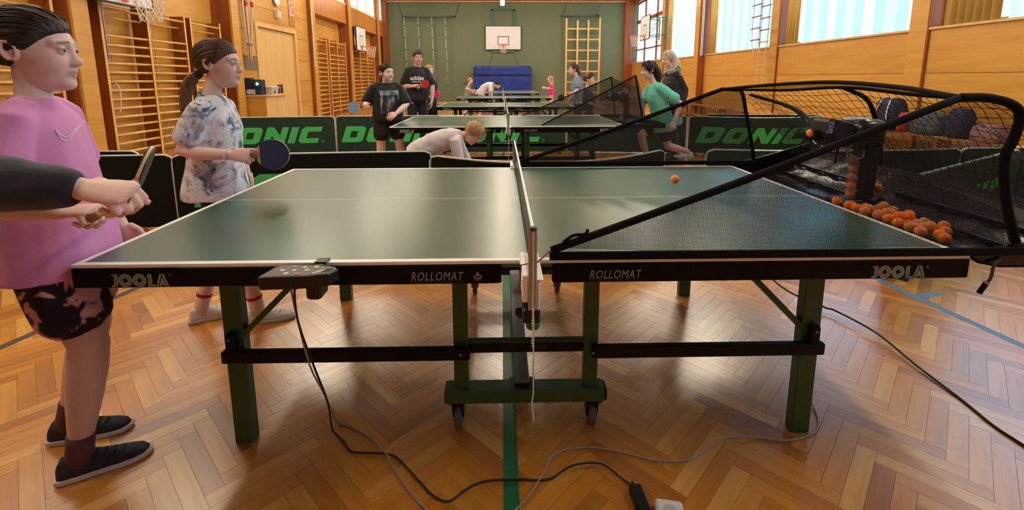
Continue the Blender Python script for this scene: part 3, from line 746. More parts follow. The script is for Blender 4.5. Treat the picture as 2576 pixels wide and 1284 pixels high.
M_boardw = plain('board_white', (232, 230, 234), 0.4, vary=0.02)
M_ink = plain('board_ink', (34, 32, 36), 0.5)
M_rim = plain('rim_orange', (206, 84, 44), 0.45)
M_netw = plain('net_white', (222, 214, 200), 0.8)
M_teal = plain('teal_steel', (18, 110, 92), 0.4)
def hoop_net(mb, c, r, h, n=12, taper=0.62, thick=0.006, rows=5):
    """knotted cords in diamonds below a rim at c"""
    for k in range(n):
        for d in (-1, 1):
            pts = []
            for i in range(rows + 1):
                f = i / rows; rr = r * lerp(1, taper, f ** 0.7); a = 2 * PI * (k + d * i * 0.5) / n
                pts.append((c[0] + rr * math.cos(a), c[1] + rr * math.sin(a), c[2] - h * f))
            mb.tube(pts, thick, 4)
def basket(label, loc, rz, bw, bh, arm, zrim, frame_mat=M_black, marks=True, rim_r=0.225, below=0.15, wall_d=0.5, net_h=0.42):
    """board facing local +x, rim in front of it; loc on the wall plane"""
    t = thing('basketball_hoop', label, 'basketball hoop', loc, rz)
    z0 = zrim - below; z1 = z0 + bh
    b = MB().box(arm - 0.03, arm, -bw / 2, bw / 2, z0, z1).build('backboard', M_boardw, t)
    f = MB()
    for a0, a1, c0, c1 in ((-bw / 2 - 0.015, -bw / 2 + 0.015, z0, z1), (bw / 2 - 0.015, bw / 2 + 0.015, z0, z1), (-bw / 2, bw / 2, z0 - 0.015, z0 + 0.015), (-bw / 2, bw / 2, z1 - 0.015, z1 + 0.015)):
        f.box(arm - 0.034, arm + 0.003, a0, a1, c0, c1)
    f.build('board_frame', M_ink if frame_mat is not M_white else M_boardw, b)
    q = 0.295 if bw > 1.3 else 0.22; qz = zrim + 0.0; th = 0.025
    s = MB()
    for a0, a1, c0, c1 in ((-q, -q + th * 1.4, qz, qz + 0.45), (q - th * 1.4, q, qz, qz + 0.45), (-q, q, qz + 0.45 - th * 1.4, qz + 0.45), (-q, q, qz, qz + th * 1.4)):
        s.box(arm, arm + 0.002, a0, a1, c0, c1)
    s.build('aim_square', M_ink, b)
    rm = MB(); cx = arm + 0.15 + rim_r
    rm.tube([(cx + rim_r * math.cos(a), rim_r * math.sin(a), zrim) for a in np.linspace(0, 2 * PI, 25)], 0.01, 8)
    rm.box(arm, arm + 0.02, -0.06, 0.06, zrim - 0.12, zrim + 0.02); rm.box(arm + 0.02, arm + 0.16, -0.05, 0.05, zrim - 0.012, zrim + 0.008)
    ri = rm.build('rim', M_rim, t)
    nm = MB(); hoop_net(nm, (cx, 0, zrim - 0.01), rim_r, net_h); nm.build('hoop_net', M_netw, ri)
    fm = MB()
    for sy in (-0.35, 0.35):
        fm.tube([(0.0, sy * bw, z0 + 0.15), (arm - 0.03, sy * bw * 0.8, z0 + 0.15)], 0.02, 6); fm.tube([(0.0, sy * bw, z1 - 0.1), (arm - 0.03, sy * bw * 0.8, z1 - 0.1)], 0.02, 6)
        fm.tube([(0.0, sy * bw, z1 - 0.1), (arm - 0.03, sy * bw * 0.8, z0 + 0.15)], 0.014, 6); fm.box(-0.02, 0.012, sy * bw - 0.03, sy * bw + 0.03, z0, z1)
    fm.build('bracket', frame_mat, t)
    return t
basket('basketball hoop above the double wall bars, its white net hanging low', (XL + 0.05, 6.42, 0), 0, 1.2, 0.9, 0.20, 2.63, rim_r=0.225, below=0.17)
basket('basketball hoop with white board jutting out beside the far wall bars', (XL + 0.14, 18.85, 0), 0, 1.3, 0.95, 0.18, 2.63, below=0.17)
basket('basketball hoop on the window side by the glazed corner window', (XR - 0.16, 18.75, 0), PI, 1.25, 0.95, 0.75, 3.05, M_teal, below=0.15)
fb = basket('large basketball board on the green end wall', (0.02, Y1, 0), -PI / 2, 1.85, 1.2, 0.12, 3.05, M_black, below=0.24)
g = MB()
for s in (-0.57, 0.57): g.box(0.02, 0.06, s - 0.05, s + 0.05, 3.95, 4.86)
g.box(0.02, 0.06, -0.62, 0.62, 4.79, 4.87)
g.build('support_frame', M_teal, fb)
g = MB()
for s in (-1, 1): g.tube([(0.03, s * 0.55, 2.72), (0.03, s * 0.8, 1.95)], 0.02, 6)
g.box(0.0, 0.08, -0.6, 0.6, 2.68, 2.76)
g.build('lower_brace', M_green_wall, fb)

# climbing pole rack and lattice ladder on the end wall
M_pole = plain('grey_pole', (150, 158, 146), 0.35, vary=0.05)
M_rack = plain('rack_green', (52, 74, 62), 0.5)
pr = thing('climbing_poles', 'rack of four grey climbing poles on the green end wall', 'climbing poles', (-3.83, Y1, 0))
PXS = (-1.20, -0.48, 0.21, 0.89)
MB().box(-1.36, 1.36, -0.08, -0.02, 4.46, 4.54).box(-1.3, 1.05, -0.50, -0.45, 4.42, 4.47).build('rack_bar', M_rack, pr)
m = MB()
for x in PXS + (1.36,): m.beam((x, -0.02, 4.50), (x - 0.1, -0.50, 4.44), 0.05, 0.05)
m.build('rack_arm', M_rack, pr)
for x in PXS:
    p = MB().tube([(x - 0.02, -0.47, 4.44), (x + 0.06, -0.44, 0.02)], 0.028, 10).build('pole', M_pole, pr, smooth=True)
    rg = MB()
    for z in (4.0, 3.4, 2.8, 2.2, 1.6, 1.0, 0.5):
        f = (4.44 - z) / 4.42; rg.lathe([(0.034, -0.03), (0.034, 0.03)], (x - 0.02 + 0.08 * f, -0.47 + 0.03 * f, z), (0, 0, 1), 10)
    rg.build('band', M_rack, p)
for x in (-1.36, 1.36): MB().tube([(x, -0.03, 4.54), (x - 0.25 * (1 if x > 0 else -1) * -1, -0.02, 5.2)], 0.01, 6).build('stay', M_rack, pr)
ll = thing('lattice_ladder', 'wooden lattice climbing ladder on the green end wall', 'climbing ladder', (4.17, Y1 - 0.03, 0))
for x, z1 in ((-0.87, 4.42), (-0.29, 4.27), (0.27, 4.29), (0.87, 4.46)):
    MB().box(x - 0.045, x + 0.045, -0.36, -0.30, 0.02, z1).build('upright', M_rung, ll)
for k in range(8):
    z = 3.85 - k * 0.545
    if z < 0.1: break
    MB().box(-0.83, 0.83, -0.345, -0.315, z - 0.035, z + 0.035).build('rung', M_rung, ll)
MB().box(-1.15, 0.95, -0.05, 0.0, 4.5, 4.56).beam((-1.15, -0.03, 4.55), (-0.85, -0.33, 4.42), 0.04, 0.04).beam((0.7, -0.03, 4.6), (0.95, -0.33, 4.44), 0.04, 0.04).box(-0.9, 0.9, -0.36, -0.3, 4.38, 4.42).build('rack_bar', M_rack, ll)
for x in (-0.85, 0.9): MB().tube([(x - 0.2, -0.03, 4.55), (x + 0.05, -0.02, 5.2)], 0.01, 6).build('stay', M_rack, ll)
# blue crash mat leaning on the wall, folded edge on top
M_mat = ramp_mat('mat_blue', [(0.3, (22, 44, 118)), (0.6, (34, 62, 152)), (0.85, (60, 92, 188))], 3.0, 3, 0.32, 0.6, (1, 1, 2), bump=0.5, spec=0.5)
cm = thing('crash_mat', 'thick blue vinyl crash mat leaning against the green wall', 'mat', (-0.02, Y1 - 0.05, 0))
m = MB().cbox(-1.5, 1.5, -0.55, -0.2, 0.0, 1.45, 0.05); o = m.build('mat_body', M_mat, cm, bevel=0.02)
m = MB().cbox(-1.52, 1.5, -0.58, -0.15, 1.45, 1.95, 0.07); m.build('mat_fold', M_mat, cm, bevel=0.02)
MB().box(-1.5, 1.62, -0.585, -0.575, 1.43, 1.46).build('seam', plain('mat_seam', (16, 30, 84), 0.5), cm)

# ------------------------------------------------------------------ things on the left wall
ck = thing('wall_clock', 'round white wall clock above the double door', 'clock', (XL, 12.06, 3.42))
MB().lathe([(0.17, 0.0), (0.17, 0.05), (0.15, 0.06)], (0, 0, 0), (1, 0, 0), 28).build('case', M_steel, ck)
MB().lathe([(0.15, 0.058), (0.15, 0.062)], (0, 0, 0), (1, 0, 0), 28).build('dial', M_white, ck)
MB().beam((0.064, 0, 0), (0.064, 0.05, 0.08), 0.012, 0.003).beam((0.065, 0, 0), (0.065, -0.02, 0.12), 0.008, 0.003).build('hands', M_ink, ck)
sg = thing('guarded_speaker_box', 'small box behind a wire guard under the clock', 'box', (XL, 12.08, 3.05))
MB().cbox(0, 0.10, -0.12, 0.10, -0.10, 0.10, 0.01).build('box', M_white, sg)
m = MB()
for k in range(7): m.tube([(0.16, -0.28 + k * 0.095, -0.24), (0.16, -0.28 + k * 0.095, 0.24)], 0.006, 5)
for k in range(6): m.tube([(0.16, -0.28, -0.24 + k * 0.096), (0.16, 0.29, -0.24 + k * 0.096)], 0.006, 5)
for y in (-0.28, 0.29):
    for z in (-0.24, 0.24): m.tube([(0, y, z), (0.16, y, z)], 0.006, 5)
m.build('wire_guard', M_pale, sg)
es = thing('notice_board', 'small wooden board with a red sign beside the clock', 'sign', (XL, 13.0, 3.15))
MB().box(0, 0.02, -0.17, 0.17, -0.32, 0.42).build('board', M_pillar, es)
MB().box(0.02, 0.024, -0.13, 0.13, -0.02, 0.36).build('sign_face', M_white, es)
MB().box(0.024, 0.026, -0.10, 0.11, 0.02, 0.33).build('sign_red', plain('sign_red', (206, 52, 40), 0.5), es)
MB().prism([(-0.06, 0.05), (0.0, 0.05), (0.05, 0.28), (-0.01, 0.28)], (0.0262, 0, 0), (0, 1, 0), (0, 0, 1), (0.001, 0, 0)).build('sign_mark', M_white, es)
np_ = thing('name_plate', 'grey plate on the wall left of the double door', 'plate', (XL, 10.5, 1.70))
MB().box(0, 0.012, -0.28, 0.30, -0.17, 0.17).build('plate', plain('plate_grey', (120, 104, 84), 0.4), np_)
MB().box(0, 0.03, -0.28, 0.30, 0.17, 0.20).build('plate_rail', M_pale, np_)
MB().box(0.012, 0.0135, -0.2, 0.2, 0.03, 0.045).box(0.012, 0.0135, -0.14, 0.14, -0.06, -0.048).build('plate_lines', plain('plate_ink', (98, 84, 66), 0.5), np_)
# climbing ropes tied together on the pillar
M_rope = plain('rope', (200, 182, 150), 0.85, bump=0.4, bscale=120)
M_redband = plain('red_band', (170, 40, 30), 0.6)
for k, (dy, dx) in enumerate(((0.20, 0.02), (0.28, 0.06), (0.36, 0.0), (0.47, 0.10), (0.60, 0.04))):
    r = thing('climbing_rope', ('pale climbing rope closest to the pillar by the door', 'pale red-banded climbing rope beside the rope closest to the pillar', 'pale climbing rope with the grey tie in the bundle by the door', 'pale red-banded climbing rope on the door side of the bundle', 'pale climbing rope closest to the double door')[k], 'rope', (XL + 0.12, 9.9, 0), group='climbing ropes by the door')
    zig = 0.036 * (k % 2); MB().tube([(dx, dy, ZC), (dx, dy, 3.0), (0.02 + zig, 0.33 + 0.031 * (k - 2), 2.12), (0.02 + zig * 0.95, 0.30 + 0.027 * (k - 2), 1.68)], [0.024, 0.024, 0.0195, 0.0165], 7).build('strand', M_rope, r, smooth=True)
    if k in (1, 3): MB().lathe([(0.031, -0.06), (0.031, 0.06)], (dx, dy, 3.05), (0, 0, 1), 10).build('red_band', M_redband, r)
    if k == 2: MB().loft([[(0.038 + 0.044 * f * math.cos(a), 0.33 + 0.090 * f * math.sin(a), 2.12 + z) for a in np.linspace(0, 2 * PI, 24, endpoint=False)] for z, f in ((-0.03, 1.0), (0.03, 1.0), (0.03, 1.07), (-0.03, 1.07), (-0.03, 1.0))], cap=False).build('tie', M_grey, r)
for y0, lab in ((14.12, 'white pull cords hanging beside the wall bars past the door'),):
    r = thing('pull_cord', lab, 'cord', (XL + 0.16, y0, 0))
    for d in (-0.04, 0.0, 0.04): MB().tube([(0, d, ZC), (0.01, d * 0.6, 1.7)], 0.008, 5).build('cord', M_cord, r)
# pull rods on the first wall bar unit
r = thing('window_crank_rod', 'grey crank rod with hanging loop on the dark wall bar post', 'rod', (XL + 0.06, 6.16, 0))
MB().tube([(0.03, 0, ZC), (0.03, 0, 1.62), (0.07, 0.0, 1.58), (0.07, 0, 1.66)], 0.010, 6).build('rod', M_steel, r)
MB().tube(spline([(0.03, 0.02, 1.20), (0.08, 0.03, 1.24), (0.10, 0.05, 1.12), (0.07, 0.06, 0.86), (0.05, 0.05, 0.80)], 6), 0.010, 6).build('loop', M_cord, r)
# cabinet with projector, printed box and clear tub
cb = thing('sideboard', 'wooden cabinet standing before the double door', 'cabinet', (-5.905, 10.5, 0))
MB().box(-0.24, 0.24, -0.52, 0.52, 0, 0.90).build('carcass', M_panel, cb)
MB().box(0.24, 0.262, -0.51, -0.005, 0.04, 0.89).build('door', M_pale, cb, bevel=0.003); MB().box(0.24, 0.262, 0.005, 0.51, 0.04, 0.89).build('door', M_pale, cb, bevel=0.003)
MB().box(-0.26, 0.30, -0.54, 0.66, 0.90, 0.94).build('cabinet_top', M_pale, cb, bevel=0.004)
M_dkbox = plain('box_navy', (30, 36, 52), 0.5)
pj = thing('projector', 'small projector with a glowing blue lens on a printed box', 'projector', (-5.885, 10.12, 1.10))
MB().cbox(-0.06, 0.15, -0.12, 0.08, 0.0, 0.20, 0.01).build('body', M_dkbox, pj)
MB().lathe([(0.075, 0), (0.085, 0.006), (0.07, 0.016)], (0.06, -0.12, 0.10), (0, -1, 0), 20).build('lens_ring', plain('lens_blue', (34, 84, 120), 0.2), pj)
MB().lathe([(0.035, 0.014), (0.03, 0.02)], (0.06, -0.12, 0.10), (0, -1, 0), 16).build('lens', emitter('lens_glow', (120, 220, 255), 1.6), pj)
pb = thing('printed_carton', 'dark printed carton under the projector', 'box', (-5.905, 10.1, 0.94))
MB().cbox(-0.22, 0.16, -0.12, 0.12, 0, 0.16, 0.004).build('carton', M_dkbox, pb)
MB().box(-0.18, 0.02, -0.122, -0.12, 0.02, 0.13).build('picture', ramp_mat('carton_print', [(0.3, (40, 50, 60)), (0.5, (190, 196, 200)), (0.7, (220, 224, 226))], 24, 3, 0.5), pb)
MB().cbox(-0.22, -0.09, -0.10, 0.12, 0.16, 0.40, 0.004).build('upright_carton', M_dkbox, pb)
M_tub = plain('clear_tub', (214, 210, 204), 0.25); M_tub.node_tree.nodes['Principled BSDF'].inputs['Alpha'].default_value = 0.72
tb = thing('plastic_tub', 'clear plastic tub with a lid on the cabinet', 'tub', (-5.755, 10.42, 0.94))
MB().loft([[(-0.12, -0.16, 0), (0.12, -0.16, 0), (0.12, 0.16, 0), (-0.12, 0.16, 0)], [(-0.14, -0.19, 0.17), (0.14, -0.19, 0.17), (0.14, 0.19, 0.17), (-0.14, 0.19, 0.17)]]).build('tub', M_tub, tb)
MB().cbox(-0.15, 0.15, -0.2, 0.2, 0.17, 0.19, 0.005).build('lid', M_white, tb)
MB().prism([(-0.05, 0.03), (0.04, 0.03), (0.02, 0.11)], (0.132, -0.02, 0), (0, 1, 0), (0, 0, 1), (0.004, 0, 0)).build('mark', M_ink, tb)

# ------------------------------------------------------------------ right wall: rope ladders, benches, bags
M_ladrung = plain('ladder_rung', (196, 156, 96), 0.5)
for k, (x, y, dz, lab) in enumerate(((6.42, 10.95, 0.0, 'rope ladder hanging loose in front of the bright blind'), (6.46, 10.62, 0.12, 'rope ladder hanging against the pillar of the window wall'))):
    r = thing('rope_ladder', lab, 'rope ladder', (x, y, 0))
    top, bot = ZC, (1.9 if k == 0 else 0.55)
    for s in (-0.17, 0.17):
        MB().tube(spline([(0, s, top), (0.02, s * 1.02, 3.2), (0.02, s, 2.3), (-0.03 - (0.0 if k else 0.0), s * 0.8 - (0.2 if k == 0 else 0), bot)], 6), 0.011, 6).build('rope', M_rope, r)
    z = bot + 0.08 + dz
    while z < top - 0.1:
        sh = (-0.2 * max(0, (2.3 - z) / 0.4) if k == 0 else 0)
        MB().tube([(0.01, -0.22 + sh, z), (0.01, 0.22 + sh, z)], 0.017, 7).build('rung', M_redwood if z > 2.2 else M_ladrung, r); z += 0.29
for s, lab in ((0, 'white rope pair hanging at the second window pillar'),):
    r = thing('rope_pair', lab, 'rope', (XR - 0.2, 14.62, 0))
    for d in (-0.05, 0.06): MB().tube([(0, d, ZC), (0, d, 2.05)], 0.016, 6).build('rope', M_cord, r)
M_bench = wood('bench_wood', (176, 116, 52), (204, 146, 74), 1.3, (5, 0.6, 5), 0.35)
def bench(y0, y1, lab, x=6.42, back=False):
    t = thing('gym_bench', lab, 'bench', (x, y0, 0), group='benches along the window wall')
    L = y1 - y0
    MB().cbox(-0.13, 0.13, 0, L, 0.42, 0.455, 0.006).build('seat', M_bench, t)
    MB().box(-0.02, 0.02, 0.2, L - 0.2, 0.08, 0.14).build('keel', M_bench, t)
    for f in (0.12, 0.5, 0.88):
        m = MB().prism([(-0.15, 0), (-0.08, 0), (-0.05, 0.34), (0.05, 0.34), (0.08, 0), (0.15, 0), (0.10, 0.42), (-0.10, 0.42)], (0, L * f - 0.025, 0), (1, 0, 0), (0, 0, 1), (0, 0.05, 0)); m.build('leg', M_bench, t)
bench(12.0, 15.8, 'long wooden gym bench under the far windows'); bench(7.7, 11.6, 'long wooden gym bench under the rope ladders'); bench(3.4, 7.4, 'long wooden gym bench loaded with bags')
def bag(lab, loc, w, d, h, mat, straps=None, name='gym_bag'):
    t = thing(name, lab, 'bag', loc)
    rings = []
    for f, k in ((0, 0.86), (0.12, 1.0), (0.5, 1.0), (0.8, 0.86), (0.95, 0.6), (1.0, 0.35)):
        rr = []
        for j in range(20):
            a = 2 * PI * j / 20; c, s = math.cos(a), math.sin(a)
            e = 0.6; x = math.copysign(abs(c) ** e, c) * d / 2 * k; y = math.copysign(abs(s) ** e, s) * w / 2 * (k * 0.5 + 0.5 if f > 0.5 else k)
            n = noise.noise(Vector((x * 9, y * 9, f * 4 + loc[1]))) * 0.02
            rr.append((x + n, y + n, h * f))
        rings.append(rr)
    MB().loft(rings).build('bag_body', mat, t, smooth=True)
    if straps:
        for s in (-0.25, 0.25):
            MB().tube(spline([(-d / 2 * 0.9, s * w, h * 0.15), (-d / 2 - 0.02, s * w, h * 0.5), (-d / 2 * 0.6, s * w * 0.7, h * 0.97), (0, s * w * 0.6, h * 1.03)], 5), 0.012, 6, flat=0.4).build('strap', straps, t)
        MB().box(-d / 2 * 1.02 - 0.01, -d / 2 * 0.9, -w * 0.3, w * 0.3, h * 0.1, h * 0.45).build('pocket', mat, t, bevel=0.01)
    return t
M_bagn = ramp_mat('bag_navy', [(0.3, (22, 24, 34)), (0.7, (52, 56, 70))], 14, 3, 0.8)
M_bagg = ramp_mat('bag_grey', [(0.3, (70, 84, 86)), (0.7, (110, 124, 122))], 10, 3, 0.8)
bag('dark backpack with pale straps on the bench', (6.38, 6.35, 0.455), 0.48, 0.32, 0.52, M_bagn, plain('strap_pale', (210, 206, 214), 0.6), 'backpack')
bag('grey jacket heap on the bench beside the backpack', (6.40, 5.64, 0.455), 0.5, 0.30, 0.34, M_bagg)
bag('dark upright bag on the bench end', (6.40, 5.15, 0.455), 0.30, 0.26, 0.42, plain('bag_indigo', (40, 38, 70), 0.7))
bag('dusty pink bag at the near end of the bench', (6.40, 4.72, 0.455), 0.4, 0.3, 0.24, ramp_mat('bag_pink', [(0.3, (130, 100, 104)), (0.7, (176, 142, 140))], 12, 3, 0.8))
bag('small red pouch between the bags', (6.36, 6.03, 0.455), 0.16, 0.2, 0.30, plain('pouch_red', (190, 60, 40), 0.6))
# ------------------------------------------------------------------ playing area barriers
M_cloth = plain('barrier_cloth', (16, 54, 38), 0.75, vary=0.2, scale=5, bump=0.25, bscale=8)
M_cloth2 = plain('barrier_cloth_dark', (15, 24, 18), 0.8, 0.2, vary=0.2, scale=5, bump=0.25, bscale=8)
M_letter = plain('letter_green', (66, 194, 108), 0.6, vary=0.08, scale=6)
M_tubew = plain('tube_pale', (206, 214, 206), 0.4)
def brand_letters():
    """slanted block letters of the barriers, unit height, list of (x0, polygons)"""
    W = 1.05; sh = 0.30
    L = []
    def O(x): return [[(x, 0.16), (x + 0.12, 0), (x + W, 0), (x + W, 1), (x, 1)],]
    # each letter as convex quads, x measured before the slant
    L.append([[(0, 0), (0.34, 0), (0.34, 1), (0, 1)], [(0.34, 0.7), (0.9, 0.7), (0.82, 1.0), (0.34, 1.0)], [(0.34, 0), (0.82, 0), (0.9, 0.3), (0.34, 0.3)], [(0.68, 0.3), (0.9, 0.3), (1.05, 0.16), (1.05, 0.84), (0.9, 0.7), (0.68, 0.7)], [(0.9, 0.7), (1.05, 0.84), (0.98, 0.95), (0.82, 1.0)], [(0.82, 0), (0.98, 0.05), (1.05, 0.16), (0.9, 0.3)]])
    o = 1.22
    L.append([[(o + 0.1, 0.7), (o + 0.95, 0.7), (o + 0.9, 1), (o + 0.16, 1)], [(o + 0.16, 0), (o + 0.9, 0), (o + 0.95, 0.3), (o + 0.1, 0.3)], [(o + 0.1, 0.3), (o + 0.36, 0.3), (o + 0.36, 0.7), (o + 0.1, 0.7)], [(o + 0.69, 0.3), (o + 0.95, 0.3), (o + 0.95, 0.7), (o + 0.69, 0.7)], [(o, 0.16), (o + 0.1, 0.3), (o + 0.1, 0.7), (o, 0.84)], [(o + 0.95, 0.3), (o + 1.05, 0.16), (o + 1.05, 0.84), (o + 0.95, 0.7)], [(o, 0.84), (o + 0.1, 0.7), (o + 0.16, 1)], [(o, 0.16), (o + 0.16, 0), (o + 0.1, 0.3)], [(o + 0.9, 1), (o + 0.95, 0.7), (o + 1.05, 0.84)], [(o + 0.9, 0), (o + 1.05, 0.16), (o + 0.95, 0.3)]])
    o = 2.44
    L.append([[(o, 0), (o + 0.32, 0), (o + 0.32, 1), (o, 1)], [(o + 0.32, 1), (o + 0.32, 0.5), (o + 0.72, 0.0), (o + 0.72, 0.5)], [(o + 0.72, 0), (o + 1.04, 0), (o + 1.04, 1), (o + 0.72, 1)]])
    o = 3.62
    L.append([[(o, 0), (o + 0.36, 0), (o + 0.36, 1), (o, 1)]])
    o = 4.12
    L.append([[(o + 0.1, 0.7), (o + 0.98, 0.7), (o + 0.98, 1), (o + 0.16, 1)], [(o + 0.16, 0), (o + 0.98, 0), (o + 0.98, 0.3), (o + 0.1, 0.3)], [(o + 0.1, 0.3), (o + 0.36, 0.3), (o + 0.36, 0.7), (o + 0.1, 0.7)], [(o, 0.16), (o + 0.1, 0.3), (o + 0.1, 0.7), (o, 0.84)], [(o, 0.84), (o + 0.1, 0.7), (o + 0.16, 1)], [(o, 0.16), (o + 0.16, 0), (o + 0.1, 0.3)]])
    out = []
    for let in L: out.append([[(x + y * sh, y) for x, y in q] for q in let])
    return out
_LET = brand_letters()
def barrier(p0, p1, label, letters=True, dark=False, h=0.66, sag=0.0, off=0.2, bow=0.0, thk=0.0, text_h=0.285, letters_z=0.20):
    """cloth stretched over a tube frame, from p0 (left seen from the front) to p1"""
    p0, p1 = Vector((*p0, 0)), Vector((*p1, 0)); d = p1 - p0; L = d.length
    t = thing('barrier', label, 'barrier', p0, math.atan2(d.y, d.x), 'playing area barriers')
    n = 15
    def top(x): f = x / L; return h - sag * 4 * f * (1 - f)
    def by(x): f = x / L; return bow * 4 * f * (1 - f)
    rc = 0.06
    pts = [(0, 0, 0.012), (0, 0, h - rc), (rc * 0.3, 0, h - rc * 0.3)] + [(x, by(x), top(x)) for x in np.linspace(rc, L - rc, 13)] + [(L - rc * 0.3, 0, h - rc * 0.3), (L, 0, h - rc), (L, 0, 0.012)]
    MB().tube(pts, 0.010, 7).build('frame', M_tubew, t, smooth=True)
    mb = MB(); xs = np.linspace(0.012, L - 0.012, 40)
    def yy(x, z): return by(x) * (z / h) + 0.004 * math.sin(x * 5 + z * 4) * math.sin(PI * x / L)
    rows = (0.02, 0.1, 0.2, 0.3, 0.42, 0.54, 1.0)
    def clothz(x, z): return top(x) * 1.0 - 0.004 if z == 1.0 else z
    for s in (-1, 1):
        mb.loft([[(x, yy(x, clothz(x, z)) + s * 0.012, (clothz(x, z) if not (z == 1.0 and (x < rc or x > L - rc)) else h - rc * 0.4)) for x in xs] for z in rows], cap=False, closed=False)
    mb.build('cloth', M_cloth2 if dark else M_cloth, t, smooth=True)
    for x in (0.12, L - 0.12): MB().box(x - 0.02, x + 0.02, -0.10, 0.10, 0.0, 0.012).build('foot', M_black, t)
    if letters:
        th = text_h; k = th * 1.2
        for let in _LET:
            lb = MB()
            for q in let:
                # subdivide along x so the letters follow the cloth
                poly = [(off + x * k, letters_z + y * th) for x, y in q]
                lb.add([(x, yy(x, z) - 0.019, z) for x, z in poly], [tuple(range(len(poly)))])
            lb.build('lettering', M_letter, t)
        rb = MB(); ring_flat(rb, 0, 0, 0.016, 0.024, seg=14); x0 = off + 5.35 * k
        if x0 < L - 0.05:
            rb.v = [(x0 + a, yy(x0, letters_z) - 0.019, letters_z + 0.03 + b) for a, b, c in rb.v]; rb.build('mark', M_letter, t)
    return t
# row behind the robot table
barrier((-5.05, 2.62), (-2.94, 2.74), 'dark barrier beside the girl in tie-dye, green letters near its foot', dark=True, text_h=0.27, letters_z=0.16, off=0.02, )
barrier((-5.5, 3.05), (-3.39, 2.96), 'dark barrier standing behind another barrier near the wall bars', dark=True, letters=False)
barrier((-2.93, 2.71), (-0.72, 2.86), 'dark barrier behind the girl in tie-dye, ending in front of the crouching girl', dark=True, off=0.15)
barrier((-0.70, 2.64), (1.415, 2.90), 'dark barrier between the crouching girl and the robot table', dark=True, letters=False, sag=0.05, bow=-0.25)
barrier((1.79, 2.87), (4.13, 2.83), 'green barrier behind the ball robot', letters=False, bow=-0.12)
barrier((2.40, 1.50), (4.62, 2.78), 'green barrier standing askew beside the robot net', off=0.30, letters_z=0.18)
barrier((4.16, 2.86), (6.3, 2.92), 'green barrier running towards the bench with bags', letters=False)
# row behind the second table
barrier((-5.32, 6.70), (-3.02, 6.99), 'green lettered barrier in front of the cabinet', off=0.27)
barrier((-3.00, 7.0), (-0.72, 7.06), 'green lettered barrier behind the girl in the black shirt', off=0.08)
barrier((-1.22, 6.94), (1.06, 6.96), 'green lettered barrier under the second table', off=-0.06 + 0.1)
barrier((1.08, 7.0), (3.12, 6.74), 'green barrier behind the running girl in turquoise', letters=False)
barrier((3.16, 6.72), (5.40, 6.55), 'green lettered barrier behind the robot, sagging in the middle', off=0.10, bow=-0.35)
barrier((3.6, 7.1), (5.52, 6.84), 'plain dark barrier end sticking up behind the lettered one', letters=False, dark=True)
# ------------------------------------------------------------------ ball robot with catch net
M_sleeve = plain('sleeve_black', (15, 14, 16), 0.85, 0.2, vary=0.15, bump=0.3, bscale=160)
M_fine = mesh_fabric('fine_mesh', (14, 14, 17), 250.0, 0.30)
M_veil = mesh_fabric('veil_mesh', (44, 38, 38), 300.0, 0.40)
M_strand = plain('net_strand', (26, 20, 20), 0.8)
M_gloss = plain('tray_black', (14, 14, 18), 0.16, vary=0.1, bump=0.25, bscale=12)
M_ball = plain('ball_orange', (252, 140, 30), 0.38, vary=0.05, sss=0.15)
M_red = plain('red_elastic', (150, 34, 38), 0.7)
def add_uv(me, fn):
    uvl = me.uv_layers.new(name='UVMap')
    for lp in me.loops: uvl.data[lp.index].uv = fn(me.vertices[lp.vertex_index].co)
def fill_fan(pts, name, mat, parent, uvf, n=10):
    """flat n-gon of fabric with UVs in metres"""
    me = MB().add(pts, [tuple(range(len(pts)))]).mesh(name); add_uv(me, uvf); return link(name, me, mat, parent)
Z0 = 0.76
